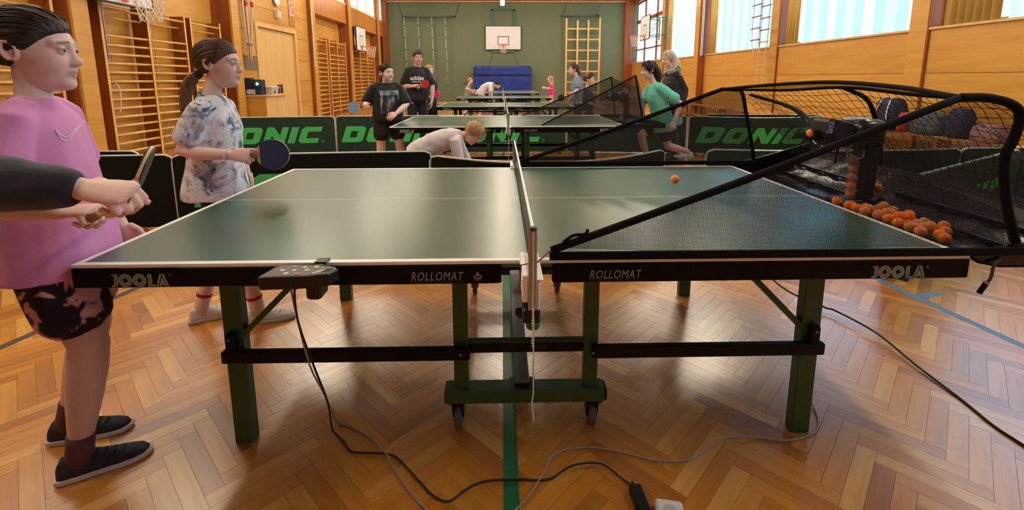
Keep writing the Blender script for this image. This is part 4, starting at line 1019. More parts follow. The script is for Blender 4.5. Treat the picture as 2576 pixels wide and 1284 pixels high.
def make_catch_net(label):
    t = thing('robot_catch_net', label, 'net', (0, 0, Z0))
    def P(x, y, z): return Vector((x, y, z - Z0))
    near = [P(0.065, -0.012, 0.795), P(1.285, 0.02, 1.247)]
    far = [P(0.03, 1.553, 0.788), P(1.29, 1.57, 1.238)]
    loop_n = spline([P(1.285, 0.02, 1.247), P(1.37, 0.02, 1.246), P(1.45, 0.02, 1.225), P(1.478, 0.02, 1.185), P(1.468, 0.02, 1.12), P(1.452, 0.02, 1.06), P(1.478, 0.02, 0.93), P(1.53, 0.02, 0.795)], 6)
    loop_f = spline([P(1.29, 1.57, 1.238), P(1.36, 1.57, 1.236), P(1.415, 1.57, 1.222), P(1.45, 1.57, 1.10), P(1.49, 1.57, 0.95), P(1.525, 1.57, 0.80)], 6)
    for a, lab in ((near, 0), (far, 1)):
        p0, p1 = a
        mid = (p0 + p1) / 2 + Vector((0, 0, -0.006))
        q = MB().tube(spline([p0, lerp(p0, p1, 0.25) + Vector((0, 0, -0.004)), mid, lerp(p0, p1, 0.75) + Vector((0, 0, -0.003)), p1], 5), 0.0108, 8, flat=1.15)
        q.build('boom', M_sleeve, t, smooth=True)
    MB().tube(loop_n, 0.0135, 8).build('corner_post', M_sleeve, t, smooth=True)
    MB().tube(loop_f, 0.0115, 8).build('corner_post', M_sleeve, t, smooth=True)
    rod = spline([near[1], P(1.37, 0.35, 1.272), P(1.43, 0.80, 1.287), P(1.38, 1.22, 1.268), far[1]], 8)
    MB().tube(rod, 0.009, 8).build('top_rod', M_sleeve, t, smooth=True)
    hem = spline([loop_n[9], P(1.47, 0.38, 1.243), P(1.50, 0.80, 1.262), P(1.455, 1.2, 1.240), loop_f[6]], 8)
    MB().tube(hem, 0.008, 6).build('hem', M_sleeve, t, smooth=True)
    # translucent top strip between the rod and the hem
    k = min(len(rod), len(hem)); mb = MB(); mb.loft([[rod[i] + Vector((0, 0, 0.006)) for i in range(k)], [hem[i] for i in range(k)]], cap=False, closed=False)
    me = mb.mesh('top_strip'); add_uv(me, lambda c: (c.x, c.y)); link('top_strip', me, M_veil, t)
    # side nets
    sn = [P(0.08, -0.004, 0.80), P(0.45, 0.004, 0.93), P(0.9, 0.012, 1.10)] + loop_n[0::3] + [P(1.53, 0.015, 0.79), P(0.9, 0.0, 0.785), P(0.4, -0.004, 0.785)]
    fill_fan(sn, 'side_net', M_fine, t, lambda c: (c.x, c.z))
    sf = [P(0.05, 1.555, 0.79), P(0.45, 1.56, 0.935), P(0.9, 1.565, 1.095)] + loop_f[0::3] + [P(1.52, 1.568, 0.79), P(0.8, 1.56, 0.782)]
    fill_fan(sf, 'side_net', M_veil, t, lambda c: (c.x, c.z))
    MB().box(0.06, 1.53, -0.016, -0.006, 0.764 - Z0, 0.790 - Z0).build('bottom_band', M_sleeve, t, bevel=0.003)
    MB().box(0.03, 1.53, 1.548, 1.560, 0.764 - Z0, 0.790 - Z0).build('bottom_band', M_sleeve, t, bevel=0.003)
    # coarse knotted back net hung from the hem to the back of the tray
    NY, NV = 36, 13
    def S(u, v):
        f = u * (len(hem) - 1); i = min(int(f), len(hem) - 2); h = lerp(hem[i], hem[i + 1], f - i)
        b = P(1.84 - 0.10 * (2 * u - 1) ** 2, lerp(0.03, 1.56, u), 0.84)
        p = lerp(h, b, v); w = math.sin(PI * v)
        p.x += 0.05 * w + 0.010 * math.sin(u * 40 + v * 6) * w; p.y += 0.008 * math.sin(v * 25 + u * 30); p.z += 0.010 * math.sin(u * 26 + v * 9) * w
        return p
    nm = MB()
    for i in range(NY + 1): nm.tube([S(i / NY, j / 22) for j in range(23)], 0.0012, 4, cap=False)
    for j in range(1, NV + 1): nm.tube([S(i / 48, j / NV) for i in range(49)], 0.0012, 4, cap=False)
    nm.build('back_net', M_strand, t)
    # lower half of the back and the near corner also carry dark fine mesh
    mb = MB(); mb.loft([[S(u, v) + Vector((0.004, 0, 0)) for u in np.linspace(0, 1, 20)] for v in (0.55, 0.7, 0.85, 1.0)], cap=False, closed=False)
    me = mb.mesh('back_panel'); add_uv(me, lambda c: (c.y, c.z)); link('back_panel', me, M_fine, t)
    # wide sleeves running down from the top to the robot
    MB().tube(spline([S(0.5, 0.0), P(1.58, 0.77, 1.215), P(1.63, 0.77, 1.14), P(1.67, 0.77, 1.02), P(1.69, 0.77, 0.90)], 6), 0.016, 8, flat=0.6).build('centre_sleeve', M_sleeve, t, smooth=True)
    q = spline([P(1.44, 1.50, 1.205), P(1.50, 1.2, 1.150), P(1.47, 0.98, 1.09), P(1.42, 0.84, 1.05)], 6)
    MB().tube(q, 0.019, 8, flat=0.5).build('side_sleeve', M_sleeve, t, smooth=True)
    MB().tube([P(1.468, 1.02, 1.105), P(1.415, 0.83, 1.045)], 0.004, 6).build('rod_tip', M_alu, t)
    MB().tube(spline([P(0.115, -0.012, 0.832), P(0.10, -0.018, 0.822), P(0.13, -0.014, 0.842), P(0.165, -0.012, 0.845), P(0.175, -0.012, 0.86)], 4), 0.005, 6).build('clip', M_sleeve, t)
    MB().tube([P(0.065, -0.012, 0.797), P(0.018, -0.09, 0.790), P(-0.030, -0.10, 0.786), P(-0.034, -0.10, 0.70)], 0.0025, 6).build('elastic', M_red, t)
    MB().tube([P(0.03, 1.553, 0.790), P(0.006, 1.6, 0.785)], 0.0025, 6).build('elastic', M_red, t)
    MB().tube(spline([P(1.46, -0.01, 0.755), P(1.43, -0.02, 0.735), P(1.415, -0.03, 0.70), P(1.40, -0.03, 0.675)], 5), 0.0045, 6).build('strap_end', plain('strap_brown', (70, 52, 52), 0.8), t)
    MB().beam(P(1.405, -0.03, 0.685), P(1.375, -0.04, 0.655), 0.012, 0.008).build('buckle', M_sleeve, t)
    MB().beam(P(1.40, -0.037, 0.688), P(1.395, -0.0375, 0.682), 0.010, 0.008).build('buckle_eye', M_steel, t)
    # scoop tray behind the table end
    prof = [(1.376, 0.757), (1.40, 0.742), (1.47, 0.728), (1.55, 0.728), (1.66, 0.752), (1.78, 0.80), (1.88, 0.86)]
    mb = MB(); ys = np.linspace(0.0, 1.565, 26)
    for dz in (0.0, -0.008):
        mb.loft([[P(x, y, z + dz + 0.004 * math.sin(y * 40) * (x > 1.5)) for y in ys] for x, z in prof], cap=False, closed=False)
    mb.build('tray', M_gloss, t, smooth=True)
    for y in (0.0, 1.565):
        MB().prism([(x, z) for x, z in prof] + [(1.88, 0.90), (1.53, 0.80), (1.376, 0.772)], P(0, y - 0.006, 0.0), (1, 0, 0), (0, 0, 1), (0, 0.012, 0)).build('tray_end', M_gloss, t)
    for x, z in ((1.60, 0.742), (1.72, 0.78)): MB().box(x - 0.006, x + 0.006, 0.02, 0.70, z - Z0, z + 0.012 - Z0).box(x - 0.006, x + 0.006, 0.82, 1.545, z - Z0, z + 0.012 - Z0).build('tray_rib', M_gloss, t)
    return t
rnet = make_catch_net('black catch net with booms framing the right half of the robot table')

def make_robot(label):
    t = thing('ball_robot', label, 'robot', (1.52, 0.76, 0.73))
    def L(x, y, z): return Vector((x - 1.52, y - 0.76, z - 0.73))
    MB().cbox(-0.05, 0.062, -0.055, 0.055, 0.0, 0.02, 0.006).build('foot', M_black, t)
    MB().cbox(0.050, 0.120, -0.045, 0.045, 0.016, 0.27, 0.012).build('column', M_black, t)
    # main motor housing, domed
    rings = []
    for f, kx, ky in ((0.0, 0.62, 0.7), (0.10, 0.92, 0.92), (0.3, 1.0, 1.0), (0.7, 1.0, 1.0), (0.9, 0.9, 0.92), (1.0, 0.6, 0.7)):
        rr = []
        for j in range(24):
            a = 2 * PI * j / 24; c, s = math.cos(a), math.sin(a); e = 0.55
            rr.append((0.045 + math.copysign(abs(c) ** e, c) * 0.072 * kx, math.copysign(abs(s) ** e, s) * 0.095 * ky, 0.258 + 0.135 * f))
        rings.append(rr)
    MB().loft(rings).build('housing', plain('robot_shell', (26, 28, 34), 0.25, vary=0.1), t, smooth=True)
    # throw wheel guard in front, with label
    MB().prism([(-0.152, 0.29), (-0.145, 0.385), (-0.13, 0.398), (-0.06, 0.385), (-0.035, 0.36), (-0.03, 0.275), (-0.10, 0.265)], (0, -0.055, 0), (1, 0, 0), (0, 0, 1), (0, 0.11, 0)).build('wheel_guard', M_black, t, bevel=0.006)
    MB().lathe([(0.045, -0.06), (0.05, -0.055), (0.05, 0.055), (0.045, 0.06)], (-0.065, 0, 0.335), (0, 1, 0), 24).build('throw_wheel', plain('wheel_dark', (28, 27, 30), 0.5), t)
    MB().prism([(-0.150, 0.33), (-0.143, 0.388), (-0.115, 0.386), (-0.122, 0.33)], (0, -0.0565, 0), (1, 0, 0), (0, 0, 1), (0, 0.001, 0)).build('guard_label', ramp_mat('label_print', [(0.35, (60, 60, 110)), (0.55, (150, 150, 190)), (0.7, (190, 190, 215))], 120, 2, 0.5), t)
    MB().tube([(-0.15 + 0.002 * i, 0.05 * math.cos(a), 0.325 + 0.05 * math.sin(a)) for i, a in enumerate(np.linspace(-PI / 2, PI / 2, 9))], 0.003, 6).build('guard_rim', M_alu, t)
    MB().lathe([(0.025, 0), (0.027, -0.05)], (-0.14, 0, 0.32), (1, 0, 0), 18, cap=False).build('mouth', M_black, t)
    # feed tube
    tb = MB().lathe([(0.0235, 0.0), (0.0235, 0.235)], (0.025, -0.012, 0.0), (0, 0, 1), 20, cap=False)
    M_clear = plain('clear_tube', (200, 205, 215), 0.08); M_clear.node_tree.nodes['Principled BSDF'].inputs['Alpha'].default_value = 0.16
    tb.build('feed_tube', M_clear, t, smooth=True)
    for z in (0.06, 0.12, 0.18): MB().tube([(0.025 + 0.025 * math.cos(a), -0.012 + 0.025 * math.sin(a), z) for a in np.linspace(0, 2 * PI, 17)], 0.002, 5).build('tube_ring', M_alu, t)
    MB().tube(spline([(-0.035, -0.05, 0.20), (-0.038, -0.05, 0.265), (-0.01, -0.052, 0.275), (0.03, -0.052, 0.268), (0.032, -0.05, 0.22), (0.0, -0.05, 0.215), (-0.03, -0.05, 0.235)], 5), 0.0045, 6).build('wire_bracket', M_alu, t)
    MB().tube([(-0.078, -0.03, 0.19), (-0.07, -0.03, 0.27)], 0.006, 6).build('stay', M_black, t)
    return t
rob = make_robot('black ball robot standing in the catch net tray')
def make_second_net():
    """simpler catch net on the second table: two straight booms, posts and a printed back sheet"""
    t = thing('robot_catch_net', 'black catch net with two straight booms and printed back sheet on the second table', 'net', (0, 4.08, Z0))
    def P(x, y, z): return Vector((x, y - 4.08, z - Z0))
    A0, A1, A2 = P(0.385, 4.07, 0.775), P(1.449, 4.07, 1.338), P(1.56, 4.07, 0.80)
    B0, B1, B2 = P(0.217, 5.62, 0.768), P(1.529, 5.62, 1.325), P(1.60, 5.62, 0.78)
    for q in ((A0, A1), (B0, B1)): MB().tube([q[0], lerp(q[0], q[1], 0.5) - Vector((0, 0, 0.004)), q[1]], 0.009, 7).build('boom', M_sleeve, t)
    for q in ((A1, A2), (B1, B2)): MB().tube(q, 0.011, 7).build('corner_post', M_sleeve, t)
    fill_fan([A0, A1, A2], 'side_net', M_veil, t, lambda c: (c.x, c.z)); fill_fan([B0, B1, B2], 'side_net', M_veil, t, lambda c: (c.x, c.z))
    def S(u, v):
        p = lerp(lerp(A1, B1, u), lerp(A2, B2, u), v); p.z -= 0.13 * math.sin(PI * u) * (1 - v); p.x += 0.20 * math.sin(PI * u); return p
    mb = MB(); mb.loft([[S(u, v) for u in np.linspace(0, 1, 16)] for v in np.linspace(0, 1, 6)], cap=False, closed=False)
    me = mb.mesh('back_sheet'); add_uv(me, lambda c: (c.y, c.z)); link('back_sheet', me, mesh_fabric('sheet_mesh', (58, 44, 40), 300.0, 0.48), t)
    tx = text_mb('Robot', 0.20, (0, 0, 0), (1, 0, 0), (0, 1, 0), 0, 0.002, 0.35, 1.1); pm = MB(); pm.f = list(tx.f)
    for v in tx.v:
        zt = P(0, 0, 1.02).z + v[1] + 0.1 * v[0]; uu = 0.88 - v[0] * 1.05; lo_, hi_ = 0.0, 1.0
        for _ in range(24):
            md = (lo_ + hi_) / 2
            if S(uu, md).z > zt: lo_ = md
            else: hi_ = md
        q = S(uu, lo_); q.x -= 0.006; pm.v.append(tuple(q))
    pm.build('print', plain('print_pale', (150, 142, 140), 0.7), t)
    MB().box(1.376, 1.82, 0.0, 1.54, -0.03, -0.018).box(1.80, 1.82, 0.0, 1.54, -0.03, 0.03).build('tray', M_gloss, t)
    for y in (0.0, 1.535): MB().box(1.376, 1.82, y - 0.004, y + 0.006, -0.03, 0.02).build('tray_end', M_gloss, t)
    return t
make_second_net()
c2 = copy_tree(rob); c2.location = (1.47, 4.84, 0.742); c2.rotation_euler = (0, 0, R(-12)); c2['label'] = 'black ball robot on the second table'

# ------------------------------------------------------------------ balls
ball_me = MB().ball((0, 0, 0), 0.02, 20, 14).mesh('ball', True); ball_me.materials.append(M_ball)
def ball(loc, label, group=None):
    o = bpy.data.objects.new('table_tennis_ball', ball_me); COL.objects.link(o); o.location = loc
    tag(o, label, 'ball', group); o.rotation_euler = (random.random() * 3, random.random() * 3, 0); return o
PILE = [(1.409, 0.524), (1.458, 0.531), (1.526, 0.556), (1.578, 0.582), (1.523, 0.486), (1.428, 0.384), (1.541, 0.444), (1.412, 0.319), (1.453, 0.332), (1.504, 0.345), (1.459, 0.276), (1.504, 0.302), (1.403, 0.212), (1.427, 0.277), (1.399, 0.473), (1.394, 0.561), (1.394, 0.636), (1.462, 0.471), (1.43, 0.43), (1.48, 0.40), (1.50, 0.43), (1.44, 0.60), (1.48, 0.22), (1.45, 0.17), (1.53, 0.25), (1.55, 0.36), (1.58, 0.30), (1.56, 0.52), (1.60, 0.45), (1.49, 0.58)]
rng = np.random.RandomState(5); Q = np.array([[x, y, 0.760] for x, y in PILE]); Q = np.vstack([Q, [[1.50, 0.37, 0.79], [1.455, 0.43, 0.79], [1.505, 0.50, 0.795], [1.44, 0.345, 0.79], [1.47, 0.26, 0.785], [1.435, 0.50, 0.79]]])
Q[:, 2] += rng.rand(len(Q)) * 0.004
for it in range(120):
    for i in range(len(Q)):
        for j in range(i):
            d = Q[i] - Q[j]; L = np.linalg.norm(d) + 1e-9
            if L < 0.040: s = d / L * (0.040 - L) * 0.5; Q[i] += s; Q[j] -= s
    Q[:, 2] = np.clip(Q[:, 2] - 0.0002, 0.750, 0.83); Q[:, 0] = np.clip(Q[:, 0], 1.402, 1.572)
    fl_ = np.interp(Q[:, 0], [1.376, 1.40, 1.47, 1.55, 1.66], [0.757, 0.742, 0.728, 0.728, 0.752]) + 0.0242
    Q[:, 2] = np.maximum(Q[:, 2], fl_)
for q in Q: ball(tuple(q), 'orange table tennis ball in the pile in the robot tray', 'balls piled in the robot tray')
for k in range(5): ball((1.545, 0.748, 0.7705 + 0.0402 * k), 'orange table tennis ball stacked in the clear feed tube', 'balls in the feed tube')
ball((1.685, 0.765, 0.795), 'lone orange table tennis ball rolling on the tray slope behind the feed tube')
ball((1.338, 0.76, 1.056), 'orange table tennis ball leaving the mouth of the robot')
ball((0.72, 0.76, 0.843), 'orange table tennis ball in the air over the table')
ball((-2.85, 1.62, 0.02), 'orange table tennis ball lying on the parquet by the dark court line')

# ------------------------------------------------------------------ control box hanging on the near edge
rc = thing('robot_control_box', 'black control box with white keys clipped to the table edge', 'control box', (-0.66, -0.075, 0.735))
top = [(-0.095, -0.047), (0.035, -0.038), (0.088, -0.024), (0.104, 0.012), (0.09, 0.030), (0.055, 0.040), (-0.068, 0.050), (-0.088, 0.030), (-0.102, -0.038)]
top = top[::1]
lo = MB(); lo.loft([[(x * 0.97, y * 0.97 - 0.0, -0.006) for x, y in top], [(x, y, 0.0) for x, y in top], [(x, y, 0.026) for x, y in top], [(x * 0.97, y * 0.95, 0.030) for x, y in top]])
lo.build('case', M_black, rc)
M_face = plain('key_panel', (92, 82, 78), 0.45, vary=0.05)
MB().prism([(x * 0.88 - 0.003, y * 0.82) for x, y in top], (0, 0, 0.030), (1, 0, 0), (0, 1, 0), (0, 0, 0.0008)).build('key_panel', M_face, rc)
M_key = plain('key_white', (214, 206, 206), 0.5); M_keyy = plain('key_yellow', (206, 196, 110), 0.5); M_keyo = plain('key_orange', (176, 122, 92), 0.5); M_keyg = plain('key_grey', (140, 134, 132), 0.5)
for (kx, ky, mt, n) in ((-0.028, 0.027, M_keyg, 10), (0.004, 0.023, M_key, 4), (0.037, 0.025, M_keyy, 10), (-0.052, 0.002, M_key, 5), (-0.018, 0.003, M_key, 4), (0.018, 0.003, M_key, 5), (-0.032, -0.020, M_key, 6), (0.0, -0.022, M_keyo, 10)):
    MB().lathe([(0.0085, 0.0), (0.008, 0.0016)], (kx, ky, 0.0308), (0, 0, 1), n).build('key', mt, rc)
MB().prism([(0, 0), (0.032, 0.026), (0.028, 0.031), (-0.004, 0.005)], (0.043, -0.020, 0.0308), (1, 0, 0), (0, 1, 0), (0, 0, 0.0004)).build('logo_bar', M_key, rc)
MB().prism([(0.070, 0.012), (0.088, 0.014), (0.076, -0.010), (0.062, -0.012)], (0, 0, 0.0302), (1, 0, 0), (0, 1, 0), (0, 0, 0.0012)).build('handle_slot', M_apron, rc)
MB().cbox(0.015, 0.058, -0.012, 0.05, -0.055, 0.0, 0.006).build('holder', M_black, rc)
MB().cbox(0.018, 0.048, 0.045, 0.070, -0.04, 0.028, 0.003).box(0.016, 0.05, 0.062, 0.098, 0.0262, 0.0315).build('table_clip', M_black, rc)
MB().lathe([(0.006, 0), (0.006, -0.022)], (-0.02, 0.004, -0.005), (0, 0, 1), 10).build('plug', M_black, rc)
# ------------------------------------------------------------------ cables
M_cabd = plain('cable_black', (24, 20, 20), 0.5); M_cabg = plain('cable_grey', (150, 146, 142), 0.5)
o = MB().tube(spline([(-0.685, -0.066, 0.735), (-0.69, -0.05, 0.60), (-0.675, 0.0, 0.42), (-0.665, 0.06, 0.25), (-0.70, 0.17, 0.06), (-0.698, 0.205, 0.006), (-0.66, 0.17, 0.005), (-0.619, 0.126, 0.005), (-0.55, 0.118, 0.005), (-0.468, 0.104, 0.005), (-0.41, 0.05, 0.005), (-0.351, -0.014, 0.005), (-0.30, -0.066, 0.005), (-0.253, -0.082, 0.005), (-0.212, -0.047, 0.005), (-0.17, -0.02, 0.005), (-0.118, -0.007, 0.005), (-0.03, -0.007, 0.005), (0.065, -0.008, 0.005), (0.149, 0.029, 0.02), (0.245, 0.035, 0.02), (0.302, -0.006, 0.006), (0.330, -0.04, 0.006), (0.336, -0.055, 0.012)], 6), 0.0034, 7).build('power_cable', M_cabd, smooth=True)
tag(o, 'black cable hanging from the control box and snaking to the adapter', 'cable')
o = MB().tube(spline([(-0.70, -0.062, 0.735), (-0.695, -0.04, 0.60), (-0.70, 0.03, 0.40), (-0.69, 0.10, 0.25), (-0.715, 0.25, 0.03), (-0.70, 0.265, 0.004), (-0.63, 0.231, 0.004), (-0.56, 0.18, 0.004), (-0.495, 0.105, 0.014), (-0.44, 0.03, 0.004), (-0.384, -0.043, 0.004), (-0.323, -0.106, 0.004), (-0.25, -0.17, 0.004), (-0.13, -0.185, 0.004), (-0.043, -0.113, 0.004), (0.012, -0.050, 0.008), (0.040, -0.006, 0.014), (0.066, 0.045, 0.004), (0.089, 0.09, 0.004), (0.149, 0.119, 0.004), (0.249, 0.122, 0.004), (0.35, 0.095, 0.004), (0.443, 0.061, 0.004), (0.554, 0.061, 0.004), (0.65, 0.105, 0.012), (0.736, 0.151, 0.012), (0.85, 0.155, 0.004), (0.96, 0.140, 0.004), (1.08, 0.18, 0.004), (1.14, 0.26, 0.004), (1.17, 0.36, 0.02), (1.20, 0.45, 0.10), (1.30, 0.60, 0.26), (1.40, 0.72, 0.45), (1.44, 0.76, 0.60), (1.47, 0.76, 0.715)], 5), 0.003, 7).build('data_cable', M_cabg, smooth=True)
tag(o, 'grey cable looping across the parquet up to the robot', 'cable')
o = MB().tube(spline([(1.45, 1.62, 0.30), (1.55, 1.40, 0.12), (1.62, 1.25, 0.05), (1.726, 1.087, 0.03), (1.762, 1.041, 0.03), (1.808, 0.815, 0.03), (1.80, 0.564, 0.012), (1.791, 0.336, 0.005), (1.772, 0.191, 0.005), (1.78, 0.093, 0.005), (1.80, -0.2, 0.005)], 6), 0.005, 7).build('extension_cable', M_cabd, smooth=True)
tag(o, 'black cable running over the parquet beside the right table leg', 'cable')
ad = thing('power_adapter', 'black power adapter lying on the parquet', 'adapter', (0.338, -0.10, 0.0), R(3))
MB().cbox(-0.02, 0.02, -0.06, 0.045, 0.0, 0.03, 0.004).build('case', M_black, ad)
MB().lathe([(0.006, 0.0), (0.005, 0.02)], (0, 0.045, 0.014), (0, 1, 0), 10).build('strain_relief', M_black, ad)
so = thing('power_strip', 'white power strip at the adapter', 'power strip', (0.40, -0.175, 0.0), R(-12))
MB().cbox(-0.03, 0.05, -0.09, 0.06, 0.0, 0.035, 0.006).build('case', M_white, so)
for y in (-0.04, 0.02): MB().lathe([(0.02, 0.0352), (0.019, 0.036)], (0.01, y, 0), (0, 0, 1), 18).build('socket', plain('socket_grey', (190, 190, 188), 0.5), so)
# ------------------------------------------------------------------ people
def sd_ell(p, c, r):
    q = (p - np.array(c)) / np.array(r); k0 = np.linalg.norm(q, axis=1); k1 = np.linalg.norm(q / np.array(r), axis=1) + 1e-9
    return k0 * (k0 - 1) / k1
def sd_cap(p, a, b, ra, rb=None):
    rb = ra if rb is None else rb
    a, b = np.array(a), np.array(b); ab = b - a; t = np.clip((p - a) @ ab / (ab @ ab), 0, 1)
    return np.linalg.norm(p - a - t[:, None] * ab, axis=1) - (ra + (rb - ra) * t)
def smin(a, b, k):
    h = np.clip(0.5 + 0.5 * (b - a) / k, 0, 1); return b * (1 - h) + a * h - k * h * (1 - h)
def smax(a, b, k): return -smin(-a, -b, k)
EYE_C = (0.0725, 0.0305, 0.006)
def head_sdf(p, adult=0.0, male=0.0):
    d = sd_ell(p, (-0.012, 0, 0.030), (0.094, 0.0755, 0.082))
    d = smin(d, sd_ell(p, (0.026, 0, -0.030), (0.060, 0.052, 0.080)), 0.03)
    d = smin(d, sd_ell(p, (0.022, 0, -0.070), (0.050 + 0.006 * male, 0.042 + 0.010 * male, 0.034)), 0.03)
    d = smin(d, sd_ell(p, (0.070, 0, -0.092), (0.018, 0.021, 0.015)), 0.022)
    for s in (-1, 1):
        d = smin(d, sd_ell(p, (0.049, s * 0.032, -0.034), (0.030, 0.025, 0.028)), 0.025)
        d = smin(d, sd_cap(p, (0.080, s * 0.012, 0.028), (0.066, s * 0.046, 0.026), 0.007), 0.016)
        e = np.array(EYE_C) * np.array((1, s, 1))
        d = smax(d, -sd_ell(p, e + np.array((0.022, 0.0, -0.001)), (0.017, 0.020, 0.013)), 0.010)
        lid = np.linalg.norm(p - e, axis=1) - 0.0142
        q = p - e
        up = np.maximum(lid, -(q[:, 2] - 0.0032 + 0.10 * q[:, 0])); lo = np.maximum(lid, (q[:, 2] + 0.0052))
        d = smin(d, up, 0.0025); d = smin(d, lo, 0.003)
        d = smin(d, sd_ell(p, (0.0885, s * 0.0120, -0.030), (0.010, 0.0080, 0.0078)), 0.008)
        d = smax(d, -sd_ell(p, (0.0935, s * 0.0062, -0.0385), (0.005, 0.0036, 0.0036)), 0.004)
    d = smin(d, sd_cap(p, (0.0785, 0, 0.020), (0.0955 + 0.004 * male, 0, -0.022), 0.0058, 0.0088), 0.014)
    d = smin(d, sd_ell(p, (0.0985 + 0.004 * male, 0, -0.026), (0.0100, 0.0105, 0.0090)), 0.012)
    for a, b in (((0.0870, 0.0, -0.0545), (0.0755, 0.023, -0.0565)), ((0.0870, 0.0, -0.0545), (0.0755, -0.023, -0.0565))):
        d = smin(d, sd_cap(p, a, b, 0.0052, 0.0030), 0.006)
    for a, b in (((0.0850, 0.0, -0.0655), (0.0755, 0.019, -0.0615)), ((0.0850, 0.0, -0.0655), (0.0755, -0.019, -0.0615))):
        d = smin(d, sd_cap(p, a, b, 0.0058, 0.0030), 0.007)
    d = smax(d, -sd_cap(p, (0.0945, 0.018, -0.0596), (0.0945, -0.018, -0.0596), 0.0026), 0.004)
    return d
_heads = {}
def head_mesh(nu, nv, male=0.0):
    """star-shaped trace of the head; returns directions grid, radii, faces"""
    key = (nu, nv, male)
    if key in _heads: return _heads[key]
    t = np.linspace(-PI, PI, nu, endpoint=False); az = t - 0.55 * np.sin(t)
    el = np.linspace(-PI / 2, PI / 2, nv + 2)[1:-1]
    A, B = np.meshgrid(az, el)
    D = np.stack([np.cos(B) * np.cos(A), np.cos(B) * np.sin(A), np.sin(B)], -1).reshape(-1, 3)
    D = np.vstack([D, [[0, 0, -1], [0, 0, 1]]])
    r = np.full(len(D), 0.13); act = np.arange(len(D))
    for it in range(26):
        q = head_sdf(D[act] * r[act, None], male=male); r[act] = np.maximum(r[act] - q * 0.85, 0.02)
        if it > 5: act = act[np.abs(q) > 0.00012]
        if len(act) == 0: break
    f = []
    for i in range(nv - 1):
        for j in range(nu):
            k = (j + 1) % nu; f.append((i * nu + j, i * nu + k, (i + 1) * nu + k, (i + 1) * nu + j))
    n = nu * nv
    for j in range(nu):
        k = (j + 1) % nu; f.append((n, k, j)); f.append((n + 1, (nv - 1) * nu + j, (nv - 1) * nu + k))
    _heads[key] = (D, r, f, np.append(A.ravel(), (0, 0)), np.append(B.ravel(), (-PI / 2, PI / 2)))
    return _heads[key]
def ear_mb(s):
    mb = MB(); n, m = 14, 8; c = Vector((-0.012, s * 0.0765, -0.004))
    for i in range(m + 1):
        f = i / m
        for k in range(n):
            a = 2 * PI * k / n
            rx, rz = 0.017 * f, 0.029 * f * (1.0 if math.sin(a) > 0 else 0.92 - 0.12 * abs(math.cos(a)))
            x = -math.cos(a) * rx - 0.18 * math.sin(a) * rz; z = math.sin(a) * rz
            lift = 0.004 + 0.010 * f + (0.006 * math.exp(-((f - 0.86) / 0.12) ** 2)) - 0.007 * math.exp(-((f - 0.45) / 0.2) ** 2)
            mb.v.append(tuple(c + Vector((x - 0.006 * f, s * lift * (0.5 + 0.5 * (x < 0.004)), z))))
    for i in range(m):
        for k in range(n):
            a, b = i * n + k, i * n + (k + 1) % n; mb.f.append((a, b, b + n, a + n))
    o = len(mb.v)
    for k in range(n):
        v = Vector(mb.v[m * n + k]); mb.v.append((v.x + 0.004, v.y - s * 0.012, v.z))
    for k in range(n):
        a, b = m * n + k, m * n + (k + 1) % n; mb.f.append((a, b, o + (k + 1) % n, o + k))
    return mb
HAIRLINE = {
    'pulled': ([0, 25, 42, 56, 68, 80, 92, 106, 125, 180], [37, 35, 30, 22, 12, 2, 0, -14, -36, -40]),
    'short': ([0, 25, 45, 58, 70, 84, 98, 115, 140, 180], [40, 38, 34, 26, 6, 4, 6, -16, -30, -32]),
    'loose': ([0, 20, 40, 55, 68, 84, 98, 115, 140, 180], [48, 44, 36, 20, -2, -18, -30, -40, -46, -48]),
}
def skin_material():
    m, nt, b = _new('skin'); n, l = nt.nodes, nt.links
    at = n.new('ShaderNodeAttribute'); at.attribute_name = 'tint'
    tc = n.new('ShaderNodeTexCoord'); nz = n.new('ShaderNodeTexNoise'); nz.inputs['Scale'].default_value = 14; nz.inputs['Detail'].default_value = 4
    l.new(tc.outputs['Object'], nz.inputs['Vector'])
    mr = n.new('ShaderNodeMapRange'); mr.inputs[3].default_value = 0.93; mr.inputs[4].default_value = 1.06; l.new(nz.outputs['Fac'], mr.inputs[0])
    mx = n.new('ShaderNodeVectorMath'); mx.operation = 'SCALE'; l.new(at.outputs['Color'], mx.inputs[0]); l.new(mr.outputs[0], mx.inputs['Scale'])
    l.new(mx.outputs[0], b.inputs['Base Color'])
    b.inputs['Roughness'].default_value = 0.5; b.inputs['Specular IOR Level'].default_value = 0.35
    b.inputs['Subsurface Weight'].default_value = 0.12; b.inputs['Subsurface Radius'].default_value = (0.012, 0.005, 0.003); b.inputs['Subsurface Scale'].default_value = 0.5
    return m
M_skin = skin_material()
def eye_material():
    m, nt, b = _new('eye'); n, l = nt.nodes, nt.links
    tc = n.new('ShaderNodeTexCoord'); sp = n.new('ShaderNodeSeparateXYZ'); l.new(tc.outputs['Object'], sp.inputs[0])
    mr = n.new('ShaderNodeMapRange'); mr.inputs[1].default_value = 0.0100; mr.inputs[2].default_value = 0.0125; l.new(sp.outputs[0], mr.inputs[0])
    cr = n.new('ShaderNodeValToRGB'); cr.color_ramp.interpolation = 'CONSTANT'; e = cr.color_ramp.elements
    e[0].color = lin((206, 200, 198)); e[1].position = 0.28; e[1].color = lin((66, 58, 48)); e3 = e.new(0.82); e3.color = lin((10, 10, 12))
    l.new(mr.outputs[0], cr.inputs[0]); l.new(cr.outputs[0], b.inputs['Base Color']); b.inputs['Roughness'].default_value = 0.12
    return m
M_eye = eye_material()
